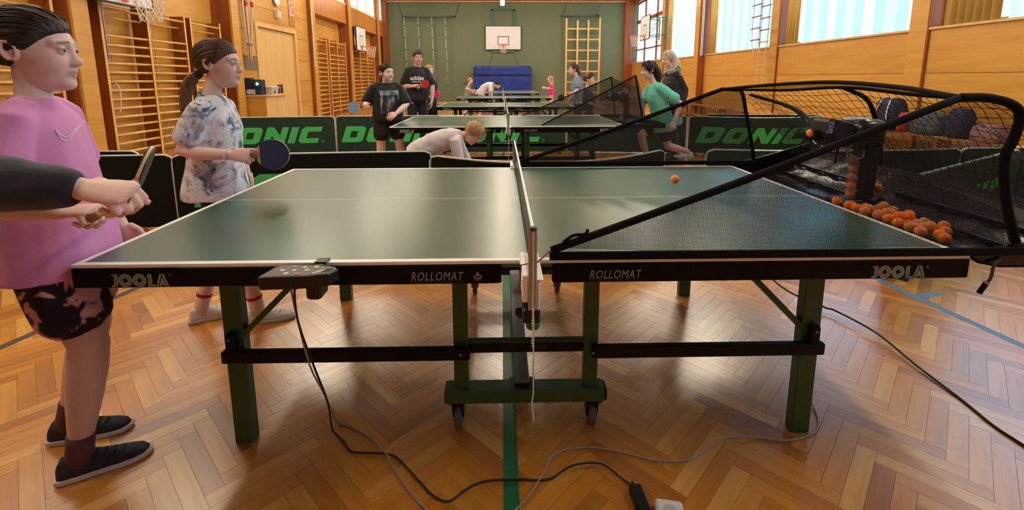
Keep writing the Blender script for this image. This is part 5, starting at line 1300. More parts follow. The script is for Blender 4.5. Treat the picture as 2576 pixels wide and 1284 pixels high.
def hair_mat(name, dark, light, rough=0.45):
    return ramp_mat(name, [(0.25, dark), (0.75, light)], 60.0, 3, rough, 0.0, (0.35, 1.6, 1.6), 'Object', spec=0.4, bump=0.5)
def hair_mat2(name, dark, light):
    return ramp_mat(name, [(0.25, dark), (0.75, light)], 60.0, 3, 0.5, 0.0, (1.6, 1.6, 0.25), 'Object', spec=0.35, bump=0.5)

class Rings(MB):
    """tubes with rounded ends that are later fused into one skin"""
    def limb(self, pts, rad, seg=14, side=None, flat=None):
        pts = [Vector(p) for p in pts]; n = len(pts)
        P, Rr = [], []
        d0 = (pts[1] - pts[0]).normalized(); d1 = (pts[-1] - pts[-2]).normalized()
        for f in (1.0, 0.75, 0.4): P.append(pts[0] - d0 * rad[0] * f * 0.9); Rr.append(rad[0] * math.sqrt(max(0.0, 1 - f * f)) + 0.0008)
        P += pts; Rr += list(rad)
        for f in (0.4, 0.75, 1.0): P.append(pts[-1] + d1 * rad[-1] * f * 0.9); Rr.append(rad[-1] * math.sqrt(max(0.0, 1 - f * f)) + 0.0008)
        rings = []; s = None
        for i, p in enumerate(P):
            d = (P[min(i + 1, len(P) - 1)] - P[max(i - 1, 0)])
            if d.length < 1e-7: d = d0.copy()
            d.normalize()
            if s is None:
                s0 = Vector(side) if side is not None else (Vector((0, 1, 0)) if abs(d.y) < 0.8 else Vector((1, 0, 0)))
            else: s0 = s
            s = (s0 - d * s0.dot(d)).normalized(); u = s.cross(d)
            fl = flat if flat else 1.0
            rings.append([p + s * math.cos(2 * PI * k / seg) * Rr[i] + u * math.sin(2 * PI * k / seg) * Rr[i] * fl for k in range(seg)])
        return self.loft(rings)
    def trunk(self, spine, prof, latp, latc, seg=24):
        """elliptical loft along a spine spline; prof = (t, half width, half depth, forward offset)"""
        sp = spline(spine, 12); n = len(sp) - 1; rings = []
        for t, hw, hd, fo in prof:
            if t < 0: c = sp[0] + (sp[0] - sp[1]).normalized() * (-t) * (spine_len(sp)); i = 0
            else:
                f = min(t, 1.0) * n; i = min(int(f), n - 1); c = lerp(sp[i], sp[i + 1], f - i)
                if t > 1: c = sp[-1] + (sp[-1] - sp[-2]).normalized() * (t - 1) * spine_len(sp)
            d = (sp[min(i + 2, n)] - sp[max(i - 1, 0)]).normalized()
            lat = lerp(latp, latc, min(max(t, 0), 1)); s = (lat - d * lat.dot(d)).normalized(); u = s.cross(d)   # u points to the front
            c = c + u * fo
            ring = []
            for k in range(seg):
                a = 2 * PI * k / seg; ca, sa = math.cos(a), math.sin(a)
                ring.append(c + s * math.copysign(abs(ca) ** 0.85, ca) * hw + u * math.copysign(abs(sa) ** 0.85, sa) * hd)
            rings.append(ring)
        return self.loft(rings)
def spine_len(sp): return sum((sp[i + 1] - sp[i]).length for i in range(len(sp) - 1))
def fuse(mb, voxel, smooth=6, name='fused'):
    """one continuous surface out of overlapping closed shapes"""
    me = mb.mesh(name); bm = bmesh.new(); bm.from_mesh(me); bmesh.ops.recalc_face_normals(bm, faces=bm.faces[:]); bm.to_mesh(me); bm.free()
    ob = bpy.data.objects.new(name, me); COL.objects.link(ob)
    r = ob.modifiers.new('r', 'REMESH'); r.mode = 'VOXEL'; r.voxel_size = voxel
    if smooth:
        s = ob.modifiers.new('s', 'SMOOTH'); s.factor = 0.5; s.iterations = smooth
    dg = bpy.context.evaluated_depsgraph_get(); dg.update()
    out = bpy.data.meshes.new_from_object(ob.evaluated_get(dg))
    COL.objects.unlink(ob); bpy.data.objects.remove(ob); bpy.data.meshes.remove(me)
    out.polygons.foreach_set('use_smooth', [True] * len(out.polygons))
    return out
def ripple(me, amp, freq, stretch=(1, 1, 1), seed=0.0):
    """cloth folds: push vertices along their normals"""
    n = len(me.vertices); co = np.zeros(n * 3, np.float32); no = np.zeros(n * 3, np.float32)
    me.vertices.foreach_get('co', co); me.vertices.foreach_get('normal', no); co = co.reshape(-1, 3); no = no.reshape(-1, 3)
    Q = co * np.array(stretch) * freq + np.array((seed * 3.1, seed * 7.7, seed))
    d = np.array([noise.noise(q) + 0.5 * noise.noise(q2) for q, q2 in zip(Q.tolist(), (Q * 2.3).tolist())])
    me.vertices.foreach_set('co', (co + no * (amp * d)[:, None]).astype(np.float32).ravel()); me.update()
def hand_tubes(mb, W, d, palm, thumb_side, curl, sc=1.0, spread=0.06, thumb=None, index=None):
    """palm and five fingers: d along the hand, palm = direction the palm faces, thumb_side = +-1 along d x palm"""
    W, d, palm = Vector(W), Vector(d).normalized(), Vector(palm)
    palm = (palm - d * palm.dot(d)).normalized(); s = d.cross(palm).normalized()
    L = 0.080 * sc
    rings = []
    for f, hw, ht in ((-0.25, 0.021, 0.017), (0.0, 0.022, 0.017), (0.3, 0.030, 0.0155), (0.7, 0.036, 0.014), (1.0, 0.036, 0.0115), (1.12, 0.030, 0.008)):
        c = W + d * L * f; rings.append([c + s * math.cos(2 * PI * k / 16) * hw * sc + palm * math.sin(2 * PI * k / 16) * ht * sc for k in range(16)])
    mb.loft(rings)
    lens = ((0.036, 0.022, 0.018), (0.040, 0.025, 0.019), (0.037, 0.023, 0.019), (0.029, 0.018, 0.016))
    for i in range(4):
        off = (1.5 - i) * 0.0185 * sc * thumb_side
        b = W + d * L * (0.92 - 0.03 * abs(i - 1)) + s * off
        ang = (1.5 - i) * spread * thumb_side
        dd = (d * math.cos(ang) + s * math.sin(ang)).normalized()
        cu = index if (i == 0 and index is not None) else curl
        pts = [b]; a = 0.0; rr = [0.0088 * sc]
        for k in range(3):
            a += cu[k] * (1.0 + 0.06 * i)
            dirn = dd * math.cos(a) + palm * math.sin(a)
            pts.append(pts[-1] + dirn * lens[i][k] * sc); rr.append((0.0082, 0.0074, 0.0062)[k] * sc)
        mb.limb(pts, rr, 10)
    t0 = W + d * L * 0.22 + s * 0.024 * sc * thumb_side
    td = thumb if thumb is not None else (0.62, 0.62, 0.45)
    dirs = [(d * 0.72 + s * thumb_side * td[0] + palm * td[2]), (d * 0.9 + s * thumb_side * td[1] * 0.4 + palm * td[2])]
    p1 = t0 + dirs[0].normalized() * 0.040 * sc; p2 = p1 + dirs[1].normalized() * 0.028 * sc; p3 = p2 + dirs[1].normalized() * 0.018 * sc
    mb.limb([t0, p1, p2, p3], [0.0125 * sc, 0.0100 * sc, 0.0088 * sc, 0.0070 * sc], 10)

def shoe(root, ankle, yaw, L, mat_u, mat_s, lace=None, z0=0.0, pitch=0.0):
    """trainer: last lofted heel to toe, sole slab, laces"""
    A = Vector(ankle); f = Vector((math.cos(yaw), math.sin(yaw), 0)); s = Vector((-math.sin(yaw), math.cos(yaw), 0))
    hz = z0
    base = Vector((A.x, A.y, 0)) - f * L * 0.26
    def W(p): return base + f * p[0] + s * p[1] + Vector((0, 0, hz + p[2]))
    k = L / 0.24
    st = [(0.0, 0.022, 0.055), (0.012, 0.030, 0.078), (0.05, 0.034, 0.082), (0.085, 0.035, 0.078), (0.12, 0.037, 0.064), (0.16, 0.041, 0.050), (0.195, 0.040, 0.042), (0.222, 0.033, 0.034), (0.24, 0.014, 0.022)]
    rings = []
    for x, hw, h in st:
        rr = []
        for j in range(14):
            a = PI * j / 13; c, sn = math.cos(a), math.sin(a)
            rr.append(W((x * k, math.copysign(abs(c) ** 0.7, c) * hw * k, (0.014 + (h - 0.014) * max(0.0, sn) ** 0.8) * k)))
        rings.append(rr)
    up = MB().loft(rings).build('shoe', mat_u, root, smooth=True, world=True)
    rings = []
    for z, e in ((0.0, 0.96), (0.004, 1.05), (0.016, 1.07), (0.020, 1.03)):
        ring = [W((0.12 * k + (x - 0.12) * k * e, hw * k * e, z * k)) for x, hw, h in st] + [W((0.12 * k + (x - 0.12) * k * e, -hw * k * e, z * k)) for x, hw, h in reversed(st)]
        rings.append(ring)
    so = MB().loft(rings).build('sole', mat_s, up); so.data.transform(Matrix.Translation(-root.location))
    if lace:
        m = MB()
        for i in range(4):
            x = (0.105 + i * 0.022) * k; h = lerp(0.070, 0.052, i / 3) * k
            m.tube([W((x, -0.016 * k, h - 0.004)), W((x + 0.004, 0, h + 0.0035)), W((x, 0.016 * k, h - 0.004))], 0.0026, 5)
        lo = m.build('lace', lace, up); lo.data.transform(Matrix.Translation(-root.location))
    return up

def add_strands(mb, sp, st, D, rad, line, full, n):
    """loose strands over the hair cap so that hairline and outline break up"""
    rng = np.random.RandomState(int(sp['h'] * 1000) % 977)
    tie = np.array(sp.get('tie', (-0.095, 0.0, -0.01))); tie = tie / np.linalg.norm(tie)
    aa = np.abs(np.degrees(np.arctan2(D[:, 1], D[:, 0]))); ee = np.degrees(np.arcsin(np.clip(D[:, 2], -1, 1)))
    ok = np.where(ee > line + (0.5 if st == 'pulled' else 4))[0]
    edge = np.where((ee > line - 0.5) & (ee < line + 5))[0]
    DT = D.astype(np.float32)
    for i in range(n):
        a = D[rng.choice(edge)] if (st == 'pulled' and i < n * 0.7) else D[rng.choice(ok)]
        if st == 'pulled': b = tie
        elif st == 'short':
            b = a + np.array((0.25, 0, -0.35)) * (1 if a[0] > -0.3 else -0.6) + rng.randn(3) * 0.15
        else:
            b = np.array((a[0] * 0.8 - 0.1, a[1] * 1.1, -0.75))
        b = b / np.linalg.norm(b); om = math.acos(max(-1, min(1, float(a @ b)))) + 1e-6
        span = 1.0 if st == 'pulled' else (min(1.0, 0.35 / om) if st == 'short' else min(1.0, (0.6 + 0.5 * rng.rand()) / om))
        m = 9; ts = np.linspace(0, span, m)
        P = np.stack([(math.sin((1 - t) * om) * a + math.sin(t * om) * b) / math.sin(om) for t in ts])
        P /= np.linalg.norm(P, axis=1)[:, None]
        idx = np.argmax(DT @ P.T.astype(np.float32), axis=0)
        lift = 0.0012 + 0.003 * rng.rand() + (0.004 * rng.rand() if rng.rand() < 0.15 else 0)
        lift += sp.get('messy', 0.0) * rng.rand() ** 2
        if st == 'short': lift_a = np.linspace(-0.002, 0.007 + 0.006 * rng.rand(), m)
        else: lift_a = lift * np.sin(np.linspace(0.15, PI * 0.92, m))
        Q = P * (rad[idx] + lift_a)[:, None]
        w = 0.0022 if st != 'short' else 0.0028
        mb.tube([tuple(q) for q in Q], [w * 0.35] + [w] * (m - 2) + [w * 0.25], 4)
def lat_of(yaw): return Vector((-math.sin(yaw), math.cos(yaw), 0))
BODY_P = [(0.0, 0.090, 0.075, 0), (0.07, 0.140, 0.100, 0), (0.2, 0.140, 0.098, 0), (0.33, 0.125, 0.088, 0), (0.47, 0.115, 0.080, 0), (0.65, 0.130, 0.090, 0.004), (0.79, 0.136, 0.084, 0), (0.88, 0.108, 0.068, -0.004), (0.95, 0.068, 0.052, -0.006), (1.0, 0.046, 0.044, -0.006)]
TEE_P = [(0.02, 0.158, 0.122, 0), (0.10, 0.162, 0.124, 0), (0.25, 0.158, 0.118, 0), (0.45, 0.150, 0.110, 0), (0.65, 0.150, 0.108, 0.004), (0.79, 0.150, 0.096, 0.0), (0.88, 0.122, 0.078, -0.003), (0.95, 0.080, 0.062, -0.005), (1.0, 0.054, 0.051, -0.006)]
def person(sp):
    """sp holds world positions of the joints; see the calls below"""
    g = sp.get('g', 1.0); k = sp['h'] / 1.5; vox = sp.get('vox', 0.010); fine = sp.get('fine', False)
    N = Vector(sp['neck']); Pv = Vector(sp['pelvis'])
    root = thing('person', sp['label'], 'person', (Pv.x, Pv.y, 0.0))
    latp, latc = lat_of(sp['yaw']), lat_of(sp.get('cyaw', sp['yaw']))
    spine = [Pv - Vector(sp.get('tail', (0, 0, 0.05))) * k] + [Vector(q) for q in sp.get('spine', [])] + [N]
    if len(spine) == 2: spine.insert(1, lerp(spine[0], spine[1], 0.5) + latc.cross(Vector((0, 0, 1))) * 0.0)
    body = Rings()
    body.trunk(spine, [(t, a * k * g, b * k * g, c * k) for t, a, b, c in BODY_P], latp, latc)
    # head frame
    hy, hp, hr = sp.get('hyaw', sp['yaw']), sp.get('hpitch', 0.0), sp.get('hroll', 0.0)
    hs = sp.get('hs', k * 1.0 if k < 1.05 else 1.05)
    HM = Matrix.Translation(Vector(sp['head'])) @ Matrix.Rotation(hy, 4, 'Z') @ Matrix.Rotation(hp, 4, 'Y') @ Matrix.Rotation(hr, 4, 'X') @ Matrix.Diagonal((hs, hs * (0.95 if sp.get('hair') != 'short' else 1.0), hs, 1))
    nb = HM @ Vector((-0.022, 0, -0.055)); nr = 0.043 * k * (1.15 if g > 1.1 else 1.0)
    body.limb([N - (nb - N).normalized() * 0.03, N, lerp(N, nb, 0.5), nb], [nr * 1.15, nr * 1.05, nr * 0.95, nr * 0.95], 16)
    ag = sp.get('ag', g)
    hands = Rings(); sh = {}
    for side, sgn in (('R', -1), ('L', 1)):
        S = N + latc * sgn * 0.130 * k * g - Vector((0, 0, 1)) * 0.066 * k if 'S' + side not in sp else Vector(sp['S' + side])
        sh[side] = S
        E, W = Vector(sp['E' + side]), Vector(sp['W' + side])
        m1 = lerp(S, E, 0.45); m2 = lerp(E, W, 0.28)
        body.limb([S + (N - S) * 0.18, S, m1, E, m2, lerp(E, W, 0.75), W], [0.042 * k * ag, 0.047 * k * ag, 0.041 * k * ag, 0.034 * k * ag, 0.036 * k * ag, 0.028 * k * ag, 0.0225 * k * ag])
        hd = sp.get('H' + side, {})
        d = Vector(hd.get('d', (W - E).normalized()))
        hand_tubes(hands, W, d, hd.get('palm', latc * (1 if sgn < 0 else -1)), hd.get('ts', 1 if side == 'R' else -1), hd.get('curl', (0.35, 0.45, 0.3)), k * hd.get('sc', 1.0), thumb=hd.get('thumb'), index=hd.get('index'))
    lg = sp.get('lg', g)
    legs = {}
    for side, sgn in (('R', -1), ('L', 1)):
        Hp = Pv + latp * sgn * 0.075 * k * g - Vector((0, 0, 0.02 * k)); K, A = Vector(sp['K' + side]), Vector(sp['A' + side])
        legs[side] = (Hp, K, A)
        body.limb([Hp, lerp(Hp, K, 0.4), lerp(Hp, K, 0.85), K, lerp(K, A, 0.25), lerp(K, A, 0.5), lerp(K, A, 0.85), A, A - Vector((0, 0, 0.03 * k))], [0.080 * k * lg, 0.073 * k * lg, 0.054 * k * lg, 0.051 * k * lg, 0.053 * k * lg, 0.047 * k * lg, 0.033 * k * lg, 0.031 * k * lg, 0.033 * k * lg])
    skin = np.array(lin(sp.get('skin', (232, 196, 184)))[:3]); 
    bme = fuse(body, vox, 5, 'body'); hme = fuse(hands, 0.0028 if fine else max(0.004, vox * 0.6), 3 if fine else 2, 'hands')
    nu, nv = (260, 170) if fine else ((130, 90) if sp.get('mid') else (72, 50))
    D, r, hf, az, el = head_mesh(nu, nv, 1.0 if sp.get('male') else 0.0)
    HV = D * r[:, None]
    # assemble one mesh with a colour per vertex
    verts, faces, cols = [], [], []
    def take(vs, fs, col):
        o = len(verts); verts.extend(vs); faces.extend([tuple(i + o for i in f) for f in fs]); cols.extend(col)
    loc = root.location
    for me in (bme, hme):
        co = [v.co - loc for v in me.vertices]
        cc = [skin * (np.array((1.0, 0.93, 0.90)) if me is hme else 1.0)] * len(co)
        if sp.get('legshade') and me is bme: cc = [skin * np.array(sp['legshade']) if v.co.z < 0.75 * k else skin for v in me.vertices]  # darkens the skin of the legs: shade painted into the colour
        take([tuple(c) for c in co], [tuple(p.vertices) for p in me.polygons], [tuple(c) for c in cc]); bpy.data.meshes.remove(me)
    hc = np.tile(skin, (len(HV), 1))
    x, y, z = HV[:, 0], HV[:, 1], HV[:, 2]
    lips = np.clip(1.4 - (np.maximum(np.abs(y) / 0.024, np.abs(z + 0.0598 - 0.10 * np.abs(y)) / 0.0085)) ** 4, 0, 1) * (x > 0.06)
    lipc = skin * np.array(sp.get('lip', (0.78, 0.42, 0.44)))
    hc = hc * (1 - lips[:, None] * 0.75) + lipc * lips[:, None] * 0.75
    blush = np.exp(-(((np.abs(y) - 0.040) / 0.020) ** 2 + ((z + 0.028) / 0.022) ** 2)) * (x > 0)
    hc *= 1 - blush[:, None] * np.array((0.02, 0.16, 0.14))
    brow = np.exp(-(((z - 0.0285 + 0.10 * (np.abs(y) - 0.03)) / 0.0042) ** 2)) * np.clip((np.abs(y) - 0.010) / 0.006, 0, 1) * np.clip((0.054 - np.abs(y)) / 0.010, 0, 1) * (x > 0.03)
    hc = hc * (1 - 0.75 * brow[:, None]) + np.array(lin(sp.get('browc', (70, 48, 36)))[:3]) * 0.75 * brow[:, None]
    lid = np.exp(-(((z - 0.0115) / 0.0022) ** 2 + ((np.abs(y) - 0.0305) / 0.016) ** 4)) * (x > 0.05)
    hc *= 1 - 0.55 * lid[:, None]
    if sp.get('beard'):
        bd = np.clip((-z - 0.035) / 0.03, 0, 1) * (x > -0.01) * np.clip((0.2 - 0), 0, 1) * (1 - lips)
        hc *= 1 - 0.9 * bd[:, None] * np.array((0.35, 0.33, 0.30)) / 0.35 * 0.5
    take([tuple(HM @ Vector(v) - loc) for v in HV], hf, [tuple(c) for c in hc])
    for s in (-1, 1):
        em = ear_mb(s); take([tuple(HM @ Vector(v) - loc) for v in em.v], em.f, [tuple(skin * np.array((1.0, 0.84, 0.80)))] * len(em.v))
    me = bpy.data.meshes.new('body'); me.from_pydata(verts, [], faces); me.update()
    bm = bmesh.new(); bm.from_mesh(me); bmesh.ops.recalc_face_normals(bm, faces=bm.faces[:]); bm.to_mesh(me); bm.free()
    me.polygons.foreach_set('use_smooth', [True] * len(me.polygons))
    ca = me.color_attributes.new('tint', 'FLOAT_COLOR', 'POINT')
    ca.data.foreach_set('color', np.hstack([np.array(cols), np.ones((len(cols), 1))]).astype(np.float32).ravel())
    link('body', me, M_skin, root)
    for s in (-1, 1):
        eo = MB().ball((0, 0, 0), 0.0125, 16, 12).build('eye', M_eye, root, smooth=True)
        eo.matrix_local = Matrix.Translation(-loc) @ HM @ Matrix.Translation(Vector((EYE_C[0], s * EYE_C[1], EYE_C[2]))) @ Matrix.Rotation(sp.get('gaze', 0.0), 4, 'Z')
    # hair cap following the skull, thinning out at the hairline
    st = sp.get('hair', 'pulled'); ta, te = HAIRLINE[st]
    aa = np.abs(np.degrees(np.arctan2(D[:, 1], D[:, 0]))); ee = np.degrees(np.arcsin(np.clip(D[:, 2], -1, 1)))
    line = np.interp(aa, ta, te); over = ee - line
    full = sp.get('hthick', 0.010)
    q_ = np.clip(over / 20.0, -0.5, 1.0); th = np.where(q_ > 0, np.maximum(q_, 0) ** 0.75 * full, q_ * 0.02)
    rip = np.array([noise.noise(Vector((d[0] * 2.2, d[1] * 26, d[2] * 26))) if st != 'loose' else noise.noise(Vector((d[0] * 26, d[1] * 26, d[2] * 3))) for d in D])
    th = th + np.where(over > 2, rip * 0.0022, 0)
    if st == 'short': th = th + np.where(over > 2, np.array([noise.noise(Vector(d * 14)) for d in D]) * 0.004, 0)
    skull = np.linalg.norm(HV, axis=1)
    # the ears lie outside: keep hair on the skull only
    HVh = D * (skull + th)[:, None]
    keep = over > -4
    hm = MB(); idx = -np.ones(len(D), int); idx[keep] = np.arange(keep.sum()); hm.v = [tuple(v) for v in HVh[keep]]
    hm.f = [tuple(idx[i] for i in f) for f in hf if all(keep[i] for i in f)]
    add_strands(hm, sp, st, D, skull + np.maximum(th, 0), line, full, 170 if fine else (90 if sp.get('mid') else 36))
    hmat = sp['hmat']; ho = hm.build('hair', hmat, root, smooth=True); ho.matrix_local = Matrix.Translation(-loc) @ HM
    for nm, path, rad, fl, mt in sp.get('locks', []):
        q = spline(path, 6); n = len(q)
        rr = [np.interp(i / (n - 1), np.linspace(0, 1, len(rad)), rad) for i in range(n)]
        mb = MB(); mb.tube(q, rr, 22, flat=fl)
        for i, v in enumerate(mb.v):
            v = Vector(v); c = q[min(i // 22, n - 1)]; w = v - c
            mb.v[i] = tuple(c + w * (1 + 0.16 * noise.noise(Vector((math.atan2(w.y, w.z) * 4.5, i // 22 * 0.10, 3.3)))))
        lo = mb.build(nm, mt or hmat, root, smooth=True); lo.matrix_local = Matrix.Translation(-loc) @ HM
    # clothes
    if sp.get('tee'):
        T = sp['tee']; mb = Rings()
        pf = [(t, a * k * g * T.get('w', 1.0), b * k * g * T.get('d', 1.0), c * k) for t, a, b, c in T.get('prof', TEE_P)]
        mb.trunk(spine, pf, latp, latc)
        for side in 'RL':
            S, E, W = sh[side], Vector(sp['E' + side]), Vector(sp['W' + side]); f = T.get('sleeve', 0.55); w = T.get('sw', 1.0) * ag
            if f <= 1: mb.limb([S + (N - S) * 0.35, S + (N - S) * 0.05, lerp(S, E, f * 0.5), lerp(S, E, f)], [0.042 * k * w, 0.052 * k * w, 0.057 * k * w, 0.061 * k * w], 16)
            else: mb.limb([S + (N - S) * 0.35, S + (N - S) * 0.05, lerp(S, E, 0.5), E, lerp(E, W, 0.4), lerp(E, W, (f - 1) * 0.9), lerp(E, W, f - 1)], [0.05 * k * w, 0.055 * k * w, 0.052 * k * w, 0.047 * k * w, 0.046 * k * w, 0.040 * k * w, 0.036 * k * w], 16)
        tm = fuse(mb, sp.get('cvox', vox), 9, 'shirt'); ripple(tm, T.get('rip', 0.006), T.get('rf', 9.0), T.get('rs', (1, 1, 0.5)), T.get('seed', 1.0))
        tm.transform(Matrix.Translation(-loc)); to = link('shirt', tm, T['mat'], root); sp['_tee'] = to
        if T.get('collar'):
            cr = []
            for i in range(25):
                a = 2 * PI * i / 24; d = (nb - N).normalized(); s_ = (latc - d * latc.dot(d)).normalized(); u = s_.cross(d)
                cr.append(N - d * 0.008 + s_ * math.cos(a) * 0.054 * k * T.get('cw', 1.0) + u * (math.sin(a) * 0.051 * k * T.get('cw', 1.0) - 0.004) + d * (-0.010 * math.sin(a)))
            cm = MB().tube(cr, 0.0055 * k, 7).build('collar', T['collar'], to, smooth=True); cm.data.transform(Matrix.Translation(-loc))
    if sp.get('vest'):
        mb = Rings(); mb.trunk(spine, [(t, a * k * g * 1.07, b * k * g * 1.12, c * k) for t, a, b, c in TEE_P if t < 0.99], latp, latc)
        tm = fuse(mb, vox, 4, 'vest'); ripple(tm, 0.008, 9.0, (1, 1, 2.5), 2.0); tm.transform(Matrix.Translation(-loc)); link('vest', tm, sp['vest'], root)
    if sp.get('scarf'):
        for q in range(2):
            cr = [N + latc * math.cos(a) * (0.075 + 0.012 * q) * k + latc.cross(Vector((0, 0, 1))) * math.sin(a) * (0.072 + 0.02 * q) * k + Vector((0, 0, 0.03 - 0.035 * q - 0.03 * math.sin(a))) for a in np.linspace(0, 2 * PI, 25)]
            MB().tube(cr, 0.03 * k, 10).build('scarf', sp['scarf'], root, smooth=True, world=True)
    if sp.get('shorts'):
        T = sp['shorts']; mb = Rings(); f = T.get('len', 0.5); w = T.get('w', 1.0)
        mb.trunk(spine, [(-0.02, 0.10 * k * lg, 0.088 * k * lg, 0), (0.05, 0.146 * k * g, 0.104 * k * g, 0), (0.16, 0.143 * k * g, 0.100 * k * g, 0), (0.24, 0.130 * k * g, 0.090 * k * g, 0)], latp, latc)
        for side in 'RL':
            Hp, K, A = legs[side]
            if f <= 1: mb.limb([Hp + Vector((0, 0, 0.03)), lerp(Hp, K, f * 0.4), lerp(Hp, K, f * 0.75), lerp(Hp, K, f)], [0.072 * k * lg * w, 0.086 * k * lg * w, 0.086 * k * lg * w, 0.084 * k * lg * w], 18)
            else: mb.limb([Hp + Vector((0, 0, 0.03)), lerp(Hp, K, 0.5), K, lerp(K, A, 0.4), lerp(K, A, f - 1)], [0.074 * k * lg * w, 0.080 * k * lg * w, 0.064 * k * lg * w, 0.060 * k * lg * w, 0.052 * k * lg * w], 18)
        tm = fuse(mb, sp.get('cvox', vox), 3, 'shorts'); ripple(tm, T.get('rip', 0.004), 10.0, (1, 1, 0.6), 4.0)
        tm.transform(Matrix.Translation(-loc)); link(T.get('name', 'shorts'), tm, T['mat'], root)
    if sp.get('socks'):
        mt, f0, band = sp['socks']
        for side in 'RL':
            Hp, K, A = legs[side]; mb = MB(); p = [lerp(A, K, f0), lerp(A, K, f0 * 0.5), A, A - Vector((0, 0, 0.04 * k))]
            mb.tube(p, [0.037 * k * lg, 0.036 * k * lg, 0.036 * k * lg, 0.037 * k * lg], 14); so = mb.build('sock', mt, root, smooth=True, world=True)
            if band: bo = MB().tube([lerp(A, K, f0 - 0.03), lerp(A, K, f0 + 0.012)], [0.0385 * k * lg, 0.0385 * k * lg], 14).build('sock_band', band, so); bo.data.transform(Matrix.Translation(-loc))
    if sp.get('shoes'):
        mu, ms, ml = sp['shoes']
        for side in 'RL':
            A = legs[side][2]; fy = sp.get('F' + side, sp['yaw']); shoe(root, A, fy, 0.24 * k * sp.get('shoe_k', 1.0), mu, ms, ml, z0=0.0 if A.z < 0.12 else A.z - 0.085 * k)
    sp['_root'] = root; sp['_HM'] = HM
    return root
def decal(target, mb, origin, ux, uy, name, mat, off=0.002):
    """lay flat print on the cloth: x, y of the print are cast along the inward normal onto the target"""
    ux, uy = Vector(ux).normalized(), Vector(uy).normalized(); nrm = ux.cross(uy)
    me = target.data; loc = target.parent.location
    bvh = BVHTree.FromPolygons([v.co + loc for v in me.vertices], [tuple(p.vertices) for p in me.polygons])
    out = MB(); out.f = list(mb.f)
    for v in mb.v:
        p = Vector(origin) + ux * v[0] + uy * v[1] + nrm * 0.4
        h = bvh.ray_cast(p, -nrm, 1.0)
        q = h[0] + nrm * off if h[0] is not None else Vector(origin) + ux * v[0] + uy * v[1]
        out.v.append(tuple(q - loc))
    return out.build(name, mat, target)
def flat_grid(w, h, nx, ny):
    mb = MB()
    for j in range(ny + 1):
        for i in range(nx + 1): mb.v.append((-w / 2 + w * i / nx, -h / 2 + h * j / ny, 0))
    for j in range(ny):
        for i in range(nx): a = j * (nx + 1) + i; mb.f.append((a, a + 1, a + nx + 2, a + nx + 1))
    return mb

# ------------------------------------------------------------------ rackets
M_ply = plain('blade_ply', (214, 182, 136), 0.5)
def racket(label, grip, axis, face, front, back, edge=M_ply, k=1.0):
    """grip = where the hand holds the handle, axis = from handle to blade, face = normal of the front rubber"""
    a = Vector(axis).normalized(); f = Vector(face); f = (f - a * f.dot(a)).normalized(); s = f.cross(a)
    t = thing('table_tennis_racket', label, 'racket', grip); M = Matrix((a, s, f)).transposed().to_4x4()
    t.matrix_world = Matrix.Translation(Vector(grip)) @ M
    c0 = 0.05
    out = []
    for i in range(40):
        th = PI * 0.90 * (2 * i / 39 - 1) ; x = c0 + 0.078 + 0.079 * math.cos(th); y = 0.075 * math.sin(th); out.append((x * k, y * k))
    MB().prism(out, (0, 0, -0.003), (1, 0, 0), (0, 1, 0), (0, 0, 0.006)).build('blade', edge, t)
    rub = [(c0 * k + (x - c0 * k) * 0.985, y * 0.985) for x, y in out if x > (c0 + 0.014) * k]
    MB().prism(rub, (0, 0, 0.003), (1, 0, 0), (0, 1, 0), (0, 0, 0.004)).build('rubber', front, t)
    MB().prism(rub, (0, 0, -0.007), (1, 0, 0), (0, 1, 0), (0, 0, 0.004)).build('rubber', back, t)
    MB().loft([[(x * k, math.cos(2 * PI * j / 14) * w * k, math.sin(2 * PI * j / 14) * h * k) for j in range(14)] for x, w, h in ((-0.052, 0.014, 0.010), (-0.05, 0.0165, 0.012), (-0.02, 0.0135, 0.0115), (0.03, 0.0128, 0.011), (0.058, 0.018, 0.008))]).build('handle', plain('handle_wood', (150, 104, 66), 0.5), t, smooth=True)
    return t
M_rub_blue = plain('rubber_navy', (38, 52, 92), 0.55, vary=0.05); M_rub_lblue = plain('rubber_pale_blue', (128, 146, 192), 0.55, vary=0.05)
M_rub_red = plain('rubber_red', (186, 30, 36), 0.5, vary=0.05); M_rub_pink = plain('rubber_pink', (232, 40, 110), 0.5, vary=0.05); M_rub_black = plain('rubber_black', (22, 22, 24), 0.6); M_rub_sky = plain('rubber_sky', (120, 190, 214), 0.5); M_rub_grey = plain('rubber_grey', (62, 58, 58), 0.6); M_rub_coral = plain('rubber_coral', (214, 84, 104), 0.55)
# ------------------------------------------------------------------ the players
H_brown = hair_mat('hair_brown', (30, 20, 18), (72, 50, 42)); H_brown2 = hair_mat2('hair_brown_long', (34, 24, 20), (84, 60, 46))
H_lbrown = hair_mat('hair_light_brown', (62, 42, 34), (116, 82, 62)); H_lbrown2 = hair_mat2('hair_light_brown_long', (70, 48, 36), (134, 98, 72))
H_dark = hair_mat('hair_dark', (24, 17, 16), (58, 42, 38)); H_dark2 = hair_mat2('hair_dark_long', (26, 18, 18), (62, 44, 40))
H_blond = hair_mat('hair_blond', (150, 116, 76), (214, 182, 134)); H_blond2 = hair_mat2('hair_blond_long', (160, 128, 86), (222, 194, 148))
H_ash = hair_mat('hair_ash_blond', (176, 158, 134), (226, 212, 190)); H_ash2 = hair_mat2('hair_ash_blond_long', (180, 162, 138), (232, 220, 200))
M_tie = plain('hair_tie', (40, 26, 26), 0.7)
M_pink = plain('tee_pink', (220, 144, 202), 0.8, vary=0.05, scale=6, sheen=0.15, bump=0.2, bscale=300)
M_pinkc = plain('tee_pink_collar', (212, 138, 196), 0.8)
